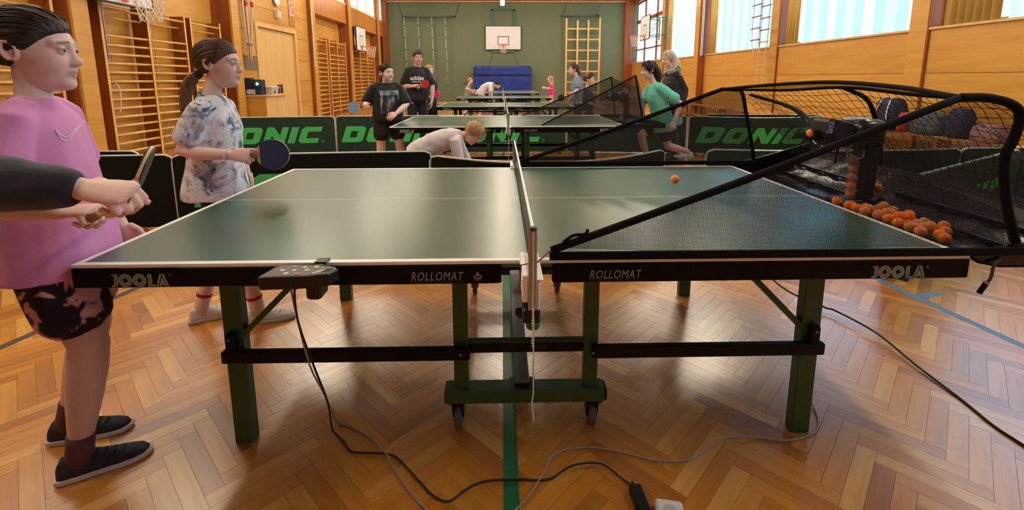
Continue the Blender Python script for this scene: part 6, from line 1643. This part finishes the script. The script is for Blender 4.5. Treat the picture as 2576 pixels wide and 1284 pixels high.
M_floral = ramp_mat('shorts_floral', [(0.30, (28, 18, 24)), (0.52, (36, 24, 32)), (0.56, (196, 140, 148)), (0.66, (222, 170, 172)), (0.72, (40, 26, 34))], 13.0, 2.0, 0.8, 0.6)
M_navy = ramp_mat('shoe_navy', [(0.3, (26, 26, 36)), (0.7, (54, 54, 66))], 40, 3, 0.7)
M_solew = plain('sole_white', (206, 198, 188), 0.6); M_soled = plain('sole_dark', (40, 38, 40), 0.6)
M_shoew = plain('shoe_white', (214, 212, 216), 0.65, vary=0.06, bump=0.3, bscale=90)
M_sockm = plain('sock_maroon', (92, 48, 56), 0.8); M_sockw = plain('sock_white', (222, 200, 196), 0.8); M_sockr = plain('sock_red', (166, 24, 44), 0.8)
M_shortb = plain('shorts_black', (16, 15, 20), 0.75, vary=0.1)
def tie_dye():
    m, nt, b = _new('tee_tie_dye'); n, l = nt.nodes, nt.links
    tc = n.new('ShaderNodeTexCoord'); col = None
    base = lin((226, 228, 238))
    prev = None
    for i, (sc, off, thr, rgb, w) in enumerate(((9, 0.0, 0.52, (150, 132, 146), 0.10), (12, 5.0, 0.57, (66, 104, 138), 0.06), (10, 11.0, 0.60, (108, 150, 190), 0.08), (15, 17.0, 0.62, (48, 60, 96), 0.05), (13, 23.0, 0.64, (50, 96, 92), 0.05))):
        mp = n.new('ShaderNodeMapping'); mp.inputs['Location'].default_value = (off, off * 0.7, off * 1.3); l.new(tc.outputs['Object'], mp.inputs[0])
        nz = n.new('ShaderNodeTexNoise'); nz.inputs['Scale'].default_value = sc; nz.inputs['Detail'].default_value = 5; nz.inputs['Roughness'].default_value = 0.65; nz.inputs['Distortion'].default_value = 0.5
        l.new(mp.outputs[0], nz.inputs['Vector'])
        mr = n.new('ShaderNodeMapRange'); mr.inputs[1].default_value = thr - 0.02; mr.inputs[2].default_value = thr + w; l.new(nz.outputs['Fac'], mr.inputs[0])
        mx = n.new('ShaderNodeMix'); mx.data_type = 'RGBA'
        if prev is None: mx.inputs['A'].default_value = base
        else: l.new(prev, mx.inputs['A'])
        mx.inputs['B'].default_value = lin(rgb); l.new(mr.outputs[0], mx.inputs['Factor']); prev = mx.outputs['Result']
    l.new(prev, b.inputs['Base Color']); b.inputs['Roughness'].default_value = 0.8; b.inputs['Specular IOR Level'].default_value = 0.25
    return m
M_tiedye = tie_dye(); M_tdcol = plain('tee_teal_collar', (88, 124, 148), 0.8)
M_blk = plain('tee_black', (18, 18, 21), 0.8, vary=0.1, sheen=0.1); M_char = plain('tee_charcoal', (30, 31, 40), 0.8, vary=0.1, sheen=0.1)
M_wht = plain('tee_white', (222, 214, 222), 0.8, vary=0.03); M_whtb = plain('tee_offwhite', (214, 208, 214), 0.8, vary=0.03)
M_hot = ramp_mat('tee_hot_pink', [(0.35, (206, 30, 110)), (0.65, (240, 70, 150))], 14, 3, 0.8)
M_greyb = plain('tee_grey_blue', (124, 140, 164), 0.8, vary=0.08); M_jeans = plain('jeans', (36, 48, 92), 0.8, vary=0.15)
M_tealt = plain('tee_turquoise', (104, 196, 182), 0.8, vary=0.06); M_plum = plain('sleeve_plum', (36, 28, 40), 0.85, vary=0.15); M_vest = plain('vest_black', (22, 26, 28), 0.6, vary=0.15)
M_scarf = ramp_mat('scarf', [(0.35, (60, 60, 56)), (0.5, (150, 150, 136)), (0.65, (206, 204, 192))], 26, 3, 0.9)
M_camo = ramp_mat('top_patterned', [(0.35, (90, 80, 84)), (0.5, (190, 180, 176)), (0.65, (60, 54, 60))], 22, 3, 0.8)
M_sweat = plain('sweater_navy', (26, 27, 40), 0.9, vary=0.12, sheen=0.25, bump=0.3, bscale=220)
def pony(p0, tie, end, mats, r=0.032, extra=None, flat=0.8):
    """gathered hair from the back of the skull, a tie and the tail, in head space"""
    mid = [p0] + tie + end
    return [('ponytail', mid, [r * 0.75, r * 0.55, r * 0.95, r * 1.0, r * 0.75, r * 0.25], flat, mats)]

# girl in pink at the left end of the table
P1 = dict(label='girl in pink t-shirt and dark floral shorts at the table corner', h=1.51, yaw=R(20), cyaw=R(16), pelvis=(-1.545, 0.15, 0.82), neck=(-1.545, 0.155, 1.252), head=(-1.525, 0.165, 1.394), hs=1.07, hyaw=R(13), hpitch=R(3),
    ER=(-1.515, -0.05, 0.955), WR=(-1.275, -0.105, 0.955), HR=dict(d=(1, 0.0, 0.05), palm=(0.05, 0.1, -1), curl=(1.0, 1.25, 0.9)), EL=(-1.62, 0.36, 0.98), WL=(-1.50, 0.36, 0.77),
    KR=(-1.432, 0.085, 0.455), AR=(-1.492, 0.058, 0.09), KL=(-1.545, 0.235, 0.46), AL=(-1.672, 0.222, 0.09), FR=R(33), FL=R(18), lg=1.06, legshade=(0.82, 0.72, 0.66),
    skin=(236, 204, 196), hair='pulled', hmat=H_brown, hthick=0.014, fine=True, vox=0.0055, cvox=0.0065, browc=(60, 42, 36),
    locks=pony((-0.095, 0.0, 0.02), [(-0.118, 0.0, 0.005)], [(-0.135, -0.005, -0.02), (-0.14, -0.012, -0.06), (-0.12, -0.015, -0.115), (-0.10, -0.015, -0.15)], H_brown2, 0.045),
    tee=dict(mat=M_pink, collar=M_pinkc, prof=[(-0.155, 0.188, 0.150, 0.004), (-0.05, 0.185, 0.148, 0.004), (0.15, 0.178, 0.140, 0.004), (0.4, 0.160, 0.122, 0.004), (0.62, 0.152, 0.108, 0.002), (0.79, 0.150, 0.094, 0.0), (0.88, 0.124, 0.080, -0.002), (0.95, 0.082, 0.064, -0.004), (1.0, 0.055, 0.052, -0.005)], sleeve=0.72, sw=1.12, rip=0.010, rf=7.0, rs=(1, 1, 0.35), cw=1.0),
    shorts=dict(mat=M_floral, len=0.66, w=1.10), socks=(M_sockm, 0.16, None), shoes=(M_navy, M_solew, M_soled))
person(P1)
# outline tick on the chest
sw = MB(); tk = [(-0.026, 0.018), (-0.016, -0.012), (-0.008, -0.020), (0.0, -0.016), (0.026, 0.026)]; tk2 = [(0.026, 0.026), (0.002, -0.004), (-0.006, -0.010), (-0.013, -0.004), (-0.026, 0.018)]
for q in (tk, tk2):
    q = [tuple(lerp(Vector((*q[i // 5], 0)), Vector((*q[i // 5 + 1], 0)), (i % 5) / 5)[:2]) for i in range(5 * (len(q) - 1))] + [q[-1]]
    for i in range(len(q) - 1):
        a, b2 = Vector((*q[i], 0)), Vector((*q[i + 1], 0)); d, s_, u_ = frame_of(b2 - a, (0, 0, 1)); w_ = 0.0012
        o_ = len(sw.v); sw.v += [tuple(a - s_ * w_), tuple(a + s_ * w_), tuple(b2 + s_ * w_), tuple(b2 - s_ * w_)]; sw.f.append((o_, o_ + 1, o_ + 2, o_ + 3))
decal(P1['_tee'], sw, (-1.395, 0.080, 1.140), (0.80, 0.60, 0), (0, 0, 1), 'tick_mark', M_wht, 0.005)
racket('red-faced racket held by the girl in pink', (-1.192, -0.080, 0.940), (-0.336, 0.94, -0.054), (0.68, -0.178, -0.80), M_rub_coral, M_rub_black, k=0.95)

# arm reaching in from the left edge: person in a dark sweater
P3 = dict(label='person in dark navy sweater reaching in with a racket', h=1.66, yaw=R(8), pelvis=(-1.62, -0.33, 0.90), neck=(-1.58, -0.31, 1.38), head=(-1.54, -0.31, 1.56), hs=1.0,
    SR=(-1.50, -0.45, 1.33), ER=(-1.245, -0.445, 1.118), WR=(-0.955, -0.395, 1.084), HR=dict(d=(1, 0.06, -0.12), palm=(-0.05, 0.34, -0.93), curl=(1.05, 1.25, 0.9), thumb=(0.45, 0.5, 0.75)), EL=(-1.68, -0.15, 1.08), WL=(-1.66, -0.15, 0.85),
    KR=(-1.62, -0.43, 0.49), AR=(-1.68, -0.45, 0.09), KL=(-1.62, -0.24, 0.49), AL=(-1.68, -0.22, 0.09), skin=(234, 204, 194), hair='short', hmat=H_brown, vox=0.006, mid=True, fine=False,
    tee=dict(mat=M_sweat, sleeve=1.90, sw=1.12, rip=0.006, rf=14.0, rs=(0.5, 1, 1)), shorts=dict(mat=M_char, len=1.9, name='trousers'), shoes=(M_navy, M_solew, M_soled))
person(P3)
racket('dark racket with pale edge held in the sweater sleeve hand', (-0.892, -0.352, 1.064), (-0.44, 0.88, 0.11), (0.92, 0.08, -0.42), M_rub_grey, M_rub_black, k=1.0)

# girl in tie-dye
P2 = dict(label='girl in tie-dye t-shirt holding a navy racket', h=1.5, yaw=R(14), cyaw=R(8), pelvis=(-1.575, 1.085, 0.80), neck=(-1.560, 1.09, 1.226), head=(-1.510, 1.10, 1.381), hs=1.02, hyaw=R(5), hpitch=R(2),
    SR=(-1.545, 0.955, 1.155), ER=(-1.612, 0.90, 0.962), WR=(-1.385, 0.90, 0.948), HR=dict(d=(1, 0.02, -0.02), palm=(0.0, 0.85, -0.45), curl=(0.75, 1.0, 0.7), index=(0.25, 0.25, 0.2), thumb=(0.3, 0.3, 0.8)), EL=(-1.58, 1.28, 0.97), WL=(-1.505, 1.245, 0.80), HL=dict(d=(0.12, -0.05, -1), palm=(-0.3, -0.9, 0)),
    KR=(-1.46, 1.045, 0.45), AR=(-1.415, 1.058, 0.088), KL=(-1.635, 1.14, 0.45), AL=(-1.725, 1.085, 0.088), FR=R(17), FL=R(30), skin=(232, 198, 188), hair='pulled', hmat=H_lbrown, hthick=0.014, tie=(-0.09, 0, -0.035), fine=True, vox=0.007, cvox=0.007, browc=(92, 64, 48),
    locks=pony((-0.085, 0.0, -0.03), [(-0.105, -0.006, -0.052)], [(-0.125, -0.012, -0.075), (-0.15, -0.02, -0.13), (-0.165, -0.02, -0.22), (-0.165, -0.02, -0.27)], H_lbrown2, 0.036) + [('hair_tie', [(-0.094, -0.003, -0.042), (-0.112, -0.008, -0.060)], [0.024, 0.024], 0.9, M_tie)],
    tee=dict(mat=M_tiedye, collar=M_tdcol, prof=[(-0.10, 0.178, 0.158, 0.0), (0.0, 0.170, 0.148, 0.0), (0.25, 0.152, 0.122, 0.0), (0.45, 0.150, 0.116, 0.004), (0.65, 0.152, 0.114, 0.008), (0.79, 0.150, 0.098, 0.002), (0.88, 0.124, 0.078, -0.002), (0.95, 0.082, 0.064, -0.004), (1.0, 0.055, 0.052, -0.005)], sleeve=0.62, sw=1.06, rip=0.008, rf=9.0, rs=(1, 1, 0.5), seed=3.0),
    shorts=dict(mat=M_shortb, len=0.45), socks=(M_sockw, 0.17, M_sockr), shoes=(M_shoew, M_solew, M_wht))
person(P2)
br = MB().tube([(-1.40 + 0.004 * math.sin(a), 0.90 + 0.026 * math.cos(a), 0.949 + 0.026 * math.sin(a)) for a in np.linspace(0, 2 * PI, 25)], 0.0030, 6).build('bracelet', M_wht, smooth=True)
br.parent = P2['_root']; br.data.transform(Matrix.Translation(-P2['_root'].location))
racket('navy racket held out by the girl in tie-dye', (-1.322, 0.916, 0.943), (1, 0.06, 0.02), (0.12, -1, 0.05), M_rub_blue, M_rub_black)

# girl in black at the second table
P4 = dict(label='girl in black printed t-shirt and black shorts at the second table', h=1.52, g=1.2, lg=1.12, ag=1.15, yaw=R(-58), pelvis=(-1.59, 4.93, 0.80), neck=(-1.59, 4.92, 1.262), head=(-1.57, 4.88, 1.385), hs=1.03, hyaw=R(-38),
    ER=(-1.86, 4.88, 0.985), WR=(-1.80, 4.68, 0.975), HR=dict(d=(0.1, -1, 0), palm=(0.8, 0, -0.5), curl=(1.0, 1.2, 0.9)), EL=(-1.335, 4.93, 0.975), WL=(-1.435, 4.73, 0.87), HL=dict(d=(-0.5, -0.7, -0.35), palm=(-0.5, 0.5, -0.5)),
    KR=(-1.68, 4.86, 0.45), AR=(-1.70, 4.86, 0.088), KL=(-1.46, 4.96, 0.45), AL=(-1.42, 4.97, 0.088), skin=(234, 202, 194), hair='pulled', hmat=H_dark, hthick=0.010, mid=True, vox=0.008,
    locks=pony((-0.085, 0.0, -0.03), [(-0.10, 0, -0.05)], [(-0.10, -0.01, -0.08), (-0.09, -0.01, -0.13), (-0.08, -0.01, -0.17), (-0.075, -0.01, -0.2)], H_dark2, 0.03),
    tee=dict(mat=M_blk, collar=M_blk, w=1.03, sleeve=0.8, sw=1.1, rip=0.006), shorts=dict(mat=M_shortb, len=0.62, w=1.05), socks=(M_sockw, 0.1, None), shoes=(M_navy, M_solew, None))
person(P4)
M_picture = ramp_mat('tee_picture', [(0.38, (20, 20, 24)), (0.5, (48, 50, 56)), (0.58, (120, 126, 134)), (0.68, (196, 190, 190))], 9.0, 5, 0.8, 0.4, (2.2, 2.2, 0.7))
M_picsky = ramp_mat('tee_picture_sky', [(0.3, (60, 74, 82)), (0.6, (130, 152, 164)), (0.8, (170, 186, 194))], 16.0, 4, 0.8)
c58, s58 = math.cos(R(-58)), math.sin(R(-58))
decal(P4['_tee'], flat_grid(0.25, 0.24, 12, 12), (-1.59 + c58 * 0.1, 4.92 + s58 * 0.1, 0.985), (-s58, c58, 0), (0, 0, 1), 'shirt_print', M_picture, 0.003)
decal(P4['_tee'], flat_grid(0.25, 0.06, 12, 4), (-1.59 + c58 * 0.1, 4.92 + s58 * 0.1, 1.13), (-s58, c58, 0), (0, 0, 1), 'shirt_print', M_picsky, 0.003)
racket('pale blue racket held by the girl in black', (-1.80, 4.61, 0.975), (-0.75, -0.25, -0.12), (0.25, -0.95, 0.1), M_rub_lblue, M_rub_red)

# man with the red racket
PM = dict(label='man in black t-shirt with white lettering holding a red racket', h=1.82, g=1.06, lg=1.0, yaw=R(-72), pelvis=(-1.68, 7.66, 0.95), neck=(-1.655, 7.64, 1.535), head=(-1.63, 7.60, 1.69), hs=1.08, hyaw=R(-66), hpitch=R(4),
    ER=(-1.93, 7.62, 1.17), WR=(-1.70, 7.40, 1.175), HR=dict(d=(1, -0.15, 0.05), palm=(0, 0.6, -0.7), curl=(0.9, 1.1, 0.8)), EL=(-1.385, 7.66, 1.16), WL=(-1.39, 7.56, 0.90), HL=dict(d=(-0.05, -0.2, -1), palm=(-0.9, 0, 0)),
    KR=(-1.78, 7.62, 0.50), AR=(-1.80, 7.64, 0.10), KL=(-1.57, 7.68, 0.50), AL=(-1.55, 7.70, 0.10), skin=(222, 182, 168), male=True, beard=True, hair='short', hmat=hair_mat('hair_man', (44, 32, 30), (86, 66, 60)), hthick=0.014, mid=True, vox=0.010, browc=(50, 38, 34),
    tee=dict(mat=M_char, collar=M_char, sleeve=0.72, sw=1.12, w=1.02, d=1.08, rip=0.007), shorts=dict(mat=M_char, len=1.9, name='trousers'), shoes=(M_navy, M_soled, None))
person(PM)
c72, s72 = math.cos(R(-72)), math.sin(R(-72))
decal(PM['_tee'], text_mb('adidas', 0.105, (-0.15, 0.0, 0), (1, 0, 0), (0, 1, 0), 0, 0.004, 0, 0.95), (-1.655 + c72 * 0.1, 7.64 + s72 * 0.1, 1.285), (-s72, c72, 0), (0, 0, 1), 'lettering', M_wht, 0.004)
decal(PM['_tee'], flat_grid(0.28, 0.022, 18, 2), (-1.655 + c72 * 0.1 + 0.02, 7.64 + s72 * 0.1, 1.252), (-s72, c72, 0), (0, 0, 1), 'lettering', ramp_mat('lettering_line', [(0.40, (60, 60, 66)), (0.5, (214, 214, 218))], 60, 2, 0.8, 0, (1, 1, 0.2)), 0.004)
racket('red racket held by the man in black', (-1.60, 7.36, 1.18), (0.93, -0.1, 0.25), (0.1, -0.97, 0.1), M_rub_red, M_rub_black)

PC = dict(label='fair haired child half hidden behind the man, holding a pink racket', h=1.56, yaw=R(-60), pelvis=(-1.60, 8.6, 0.83), neck=(-1.59, 8.6, 1.29), head=(-1.575, 8.58, 1.465), hs=1.0, ER=(-1.76, 8.6, 1.05), WR=(-1.70, 8.45, 0.86), EL=(-1.48, 8.62, 1.05), WL=(-1.50, 8.45, 0.98),
    KR=(-1.68, 8.58, 0.46), AR=(-1.69, 8.6, 0.09), KL=(-1.52, 8.62, 0.46), AL=(-1.50, 8.64, 0.09), hair='short', hmat=H_blond, hthick=0.016, vox=0.013, tee=dict(mat=M_char, sleeve=0.6), shorts=dict(mat=M_shortb, len=0.9), shoes=(M_navy, M_solew, None), browc=(150, 116, 84))
person(PC); racket('pink racket sticking out behind the man', (-1.50, 8.39, 0.985), (0.75, -0.5, 0.1), (0.1, -0.95, 0.1), M_rub_pink, M_rub_black)

# crouching girl behind the barrier
PK = dict(label='fair haired girl in white long sleeved shirt crouching behind the barrier', h=1.52, yaw=R(-8), pelvis=(-0.93, 3.42, 0.50), tail=(0.06, 0, -0.01), spine=[(-0.80, 3.42, 0.635), (-0.66, 3.42, 0.70)], neck=(-0.49, 3.42, 0.735), head=(-0.365, 3.40, 0.765), hs=0.98, hyaw=R(-12), hpitch=R(52),
    SR=(-0.55, 3.30, 0.68), ER=(-0.50, 3.27, 0.50), WR=(-0.40, 3.25, 0.36), SL=(-0.55, 3.54, 0.68), EL=(-0.47, 3.56, 0.48), WL=(-0.37, 3.52, 0.33), KR=(-0.66, 3.33, 0.42), AR=(-0.92, 3.33, 0.09), KL=(-0.64, 3.52, 0.42), AL=(-0.90, 3.52, 0.09), skin=(230, 190, 174), hair='loose', hmat=H_blond, hthick=0.014, messy=0.03, mid=True, vox=0.008, browc=(150, 116, 84),
    locks=[('hair_strand', [(-0.06, 0.02, 0.08), (-0.10, 0.03, 0.05), (-0.13, 0.03, -0.01)], [0.035, 0.03, 0.008], 0.6, H_blond2)],
    tee=dict(mat=M_whtb, sleeve=1.9, sw=1.15, rip=0.010, rf=8.0, rs=(1, 1, 1), w=1.0, d=1.05), shorts=dict(mat=M_shortb, len=0.6), socks=(M_sockw, 0.1, None), shoes=(M_shoew, M_solew, None))
person(PK)

# far players
PF = dict(label='long haired girl in patterned top playing at the far table', h=1.38, yaw=R(0), pelvis=(-1.390, 16.530, 0.70), neck=(-1.305, 16.530, 1.085), head=(-1.250, 16.530, 1.235), hs=0.95, hpitch=R(8), ER=(-1.430, 16.380, 0.94), WR=(-1.150, 16.330, 0.88), EL=(-1.330, 16.660, 0.90), WL=(-1.120, 16.630, 0.78), KR=(-1.330, 16.460, 0.40), AR=(-1.390, 16.460, 0.085), KL=(-1.370, 16.600, 0.40), AL=(-1.470, 16.600, 0.085), hair='pulled', hmat=H_blond, vox=0.014,
    locks=[('ponytail', [(-0.08, 0, 0.02), (-0.13, 0, -0.02), (-0.20, 0, -0.12), (-0.25, 0, -0.22)], [0.03, 0.04, 0.045, 0.012], 0.8, H_lbrown2)], tee=dict(mat=M_camo, sleeve=0.15), shorts=dict(mat=M_shortb, len=0.4), shoes=(M_shoew, M_solew, None))
person(PF); racket('sky blue racket of the girl at the far table', (-1.070, 16.310, 0.87), (1, 0, -0.05), (0.0, -0.8, 0.6), M_rub_sky, M_rub_red)
PB = dict(label='dark haired girl in white t-shirt bending over the far table', h=1.52, yaw=R(-12), pelvis=(-0.80, 14.85, 0.80), tail=(0.02, 0, 0.05), spine=[(-0.66, 14.85, 1.02)], neck=(-0.37, 14.85, 1.13), head=(-0.20, 14.83, 1.10), hs=1.0, hyaw=R(-6), hpitch=R(38), SR=(-0.46, 14.71, 1.08), ER=(-0.44, 14.66, 0.86), WR=(-0.38, 14.62, 0.66), EL=(-0.50, 15.0, 0.88), WL=(-0.50, 15.0, 0.68), KR=(-0.74, 14.78, 0.44), AR=(-0.82, 14.78, 0.09), KL=(-0.76, 14.95, 0.44), AL=(-0.86, 14.95, 0.09), hair='pulled', hmat=H_dark, vox=0.013, tee=dict(mat=M_wht, sleeve=0.85, sw=1.3, w=1.08, d=1.1), shorts=dict(mat=M_shortb, len=0.6), shoes=(M_shoew, M_solew, None),
    locks=[('ponytail', [(-0.08, 0, 0.0), (-0.12, -0.02, -0.03), (-0.14, -0.05, -0.12)], [0.025, 0.025, 0.008], 0.8, H_dark2)])
person(PB)
PP = dict(label='girl with very long fair hair in a hot pink t-shirt', h=1.42, yaw=R(178), pelvis=(1.79, 16.5, 0.74), neck=(1.77, 16.5, 1.12), head=(1.735, 16.5, 1.285), hs=0.98, hpitch=R(-6), ER=(1.80, 16.66, 0.93), WR=(1.56, 16.6, 0.96), EL=(1.80, 16.33, 0.93), WL=(1.54, 16.38, 0.95), KR=(1.78, 16.57, 0.42), AR=(1.80, 16.57, 0.085), KL=(1.78, 16.43, 0.42), AL=(1.80, 16.43, 0.085), hair='loose', hmat=H_blond, vox=0.013,
    locks=[('long_hair', [(-0.07, 0, 0.03), (-0.10, 0, -0.08), (-0.13, 0, -0.25), (-0.15, 0, -0.45), (-0.16, 0, -0.62)], [0.06, 0.055, 0.05, 0.045, 0.012], 0.7, H_blond2)], tee=dict(mat=M_hot, sleeve=0.6, w=1.05), shorts=dict(mat=plain('shorts_pink', (226, 150, 160), 0.8), len=0.6), shoes=(M_shoew, M_solew, None))
person(PP)
PW = dict(label='woman in grey blue t-shirt and jeans holding a black racket', h=1.62, yaw=R(176), cyaw=R(186), pelvis=(1.60, 9.0, 0.86), neck=(1.545, 9.0, 1.345), head=(1.475, 8.99, 1.495), hs=1.0, hyaw=R(184), ER=(1.60, 9.2, 1.08), WR=(1.42, 9.22, 0.92), EL=(1.54, 8.80, 1.08), WL=(1.385, 8.79, 0.885), HL=dict(d=(-0.8, 0, -0.4), palm=(0, 0.8, -0.4), curl=(0.9, 1.1, 0.8)), KR=(1.59, 9.08, 0.47), AR=(1.62, 9.08, 0.09), KL=(1.58, 8.92, 0.47), AL=(1.61, 8.92, 0.09), hair='pulled', hmat=H_lbrown, hthick=0.014, mid=True, vox=0.011,
    locks=[('ponytail', [(-0.08, 0, -0.01), (-0.11, 0, -0.03), (-0.125, 0, -0.07), (-0.12, 0, -0.12)], [0.04, 0.045, 0.04, 0.012], 0.9, H_lbrown2)], tee=dict(mat=M_greyb, collar=M_greyb, sleeve=0.72, w=1.06, d=1.1), shorts=dict(mat=M_jeans, len=1.9, name='jeans'), shoes=(M_navy, M_solew, None))
person(PW); racket('black racket held by the woman in grey blue', (1.315, 8.785, 0.865), (-1, 0, 0.25), (0, -1, 0.1), M_rub_black, M_rub_red)
PY = dict(label='short haired boy in dark t-shirt walking past the second table', h=1.43, yaw=R(-25), pelvis=(1.60, 7.85, 0.74), neck=(1.575, 7.84, 1.12), head=(1.61, 7.82, 1.285), hs=1.0, hyaw=R(-20), ER=(1.56, 7.66, 0.86), WR=(1.78, 7.60, 0.755), EL=(1.72, 7.98, 0.88), WL=(1.86, 7.86, 0.76), KR=(1.66, 7.78, 0.40), AR=(1.60, 7.78, 0.09), KL=(1.66, 7.92, 0.42), AL=(1.72, 7.92, 0.09), hair='short', hmat=H_lbrown, hthick=0.022, mid=True, vox=0.011, tee=dict(mat=M_char, collar=M_char, sleeve=0.75, w=1.05), shorts=dict(mat=M_shortb, len=0.8), shoes=(M_navy, M_solew, None))
person(PY)
PT = dict(label='dark haired girl in turquoise t-shirt running past the barriers', h=1.60, yaw=R(180), pelvis=(2.20, 5.3, 0.70), tail=(-0.02, 0, 0.05), neck=(2.055, 5.3, 1.235), head=(1.965, 5.29, 1.415), hs=1.04, hyaw=R(186), hpitch=R(8), SL=(2.09, 5.15, 1.18), EL=(2.375, 5.10, 0.965), WL=(2.255, 4.98, 0.72), ER=(1.98, 5.48, 0.95), WR=(1.90, 5.45, 0.72), KR=(1.93, 5.38, 0.50), AR=(2.05, 5.38, 0.10), KL=(2.26, 5.2, 0.36), AL=(2.56, 5.2, 0.28), hair='loose', hmat=H_dark, hthick=0.018, mid=True, vox=0.009,
    locks=[('long_hair', [(-0.07, 0, 0.05), (-0.11, 0, -0.03), (-0.13, 0, -0.12), (-0.12, 0, -0.22)], [0.06, 0.07, 0.06, 0.015], 0.9, H_dark2)], tee=dict(mat=M_tealt, collar=M_tealt, sleeve=0.7, sw=1.25, w=1.06, d=1.1, prof=[(-0.12, 0.170, 0.140, 0)] + TEE_P), shorts=dict(mat=M_shortb, len=0.6), shoes=(M_shoew, M_solew, None))
person(PT)
PL_ = dict(label='blond woman in dark vest with patterned scarf by the window wall', h=1.73, yaw=R(192), pelvis=(2.68, 6.2, 0.92), neck=(2.63, 6.2, 1.425), head=(2.545, 6.18, 1.605), hs=1.06, hyaw=R(200), hpitch=R(12), EL=(2.80, 6.06, 1.12), WL=(2.72, 5.95, 0.86), HL=dict(d=(-0.2, -0.3, -0.9), palm=(-0.8, 0.4, 0), curl=(0.9, 1.1, 0.8)), ER=(2.66, 6.42, 1.12), WR=(2.56, 6.40, 0.88), KR=(2.66, 6.29, 0.49), AR=(2.69, 6.29, 0.09), KL=(2.66, 6.11, 0.49), AL=(2.69, 6.11, 0.09), hair='loose', hmat=H_ash, hthick=0.016, mid=True, vox=0.010,
    locks=[('long_hair', [(-0.03, 0, 0.06), (-0.075, 0, -0.02), (-0.10, 0.02, -0.11), (-0.105, 0.03, -0.20), (-0.09, 0.03, -0.26)], [0.08, 0.085, 0.085, 0.07, 0.02], 0.95, H_ash2)], tee=dict(mat=M_plum, sleeve=1.95), vest=M_vest, scarf=M_scarf, shorts=dict(mat=M_char, len=1.9, name='trousers'), shoes=(M_navy, M_soled, None), browc=(130, 104, 80))
person(PL_); racket('sky blue racket hanging in the hand of the woman in the vest', (2.70, 5.915, 0.78), (-0.35, -0.1, -0.95), (-0.1, -1, 0.05), M_rub_sky, M_rub_black)
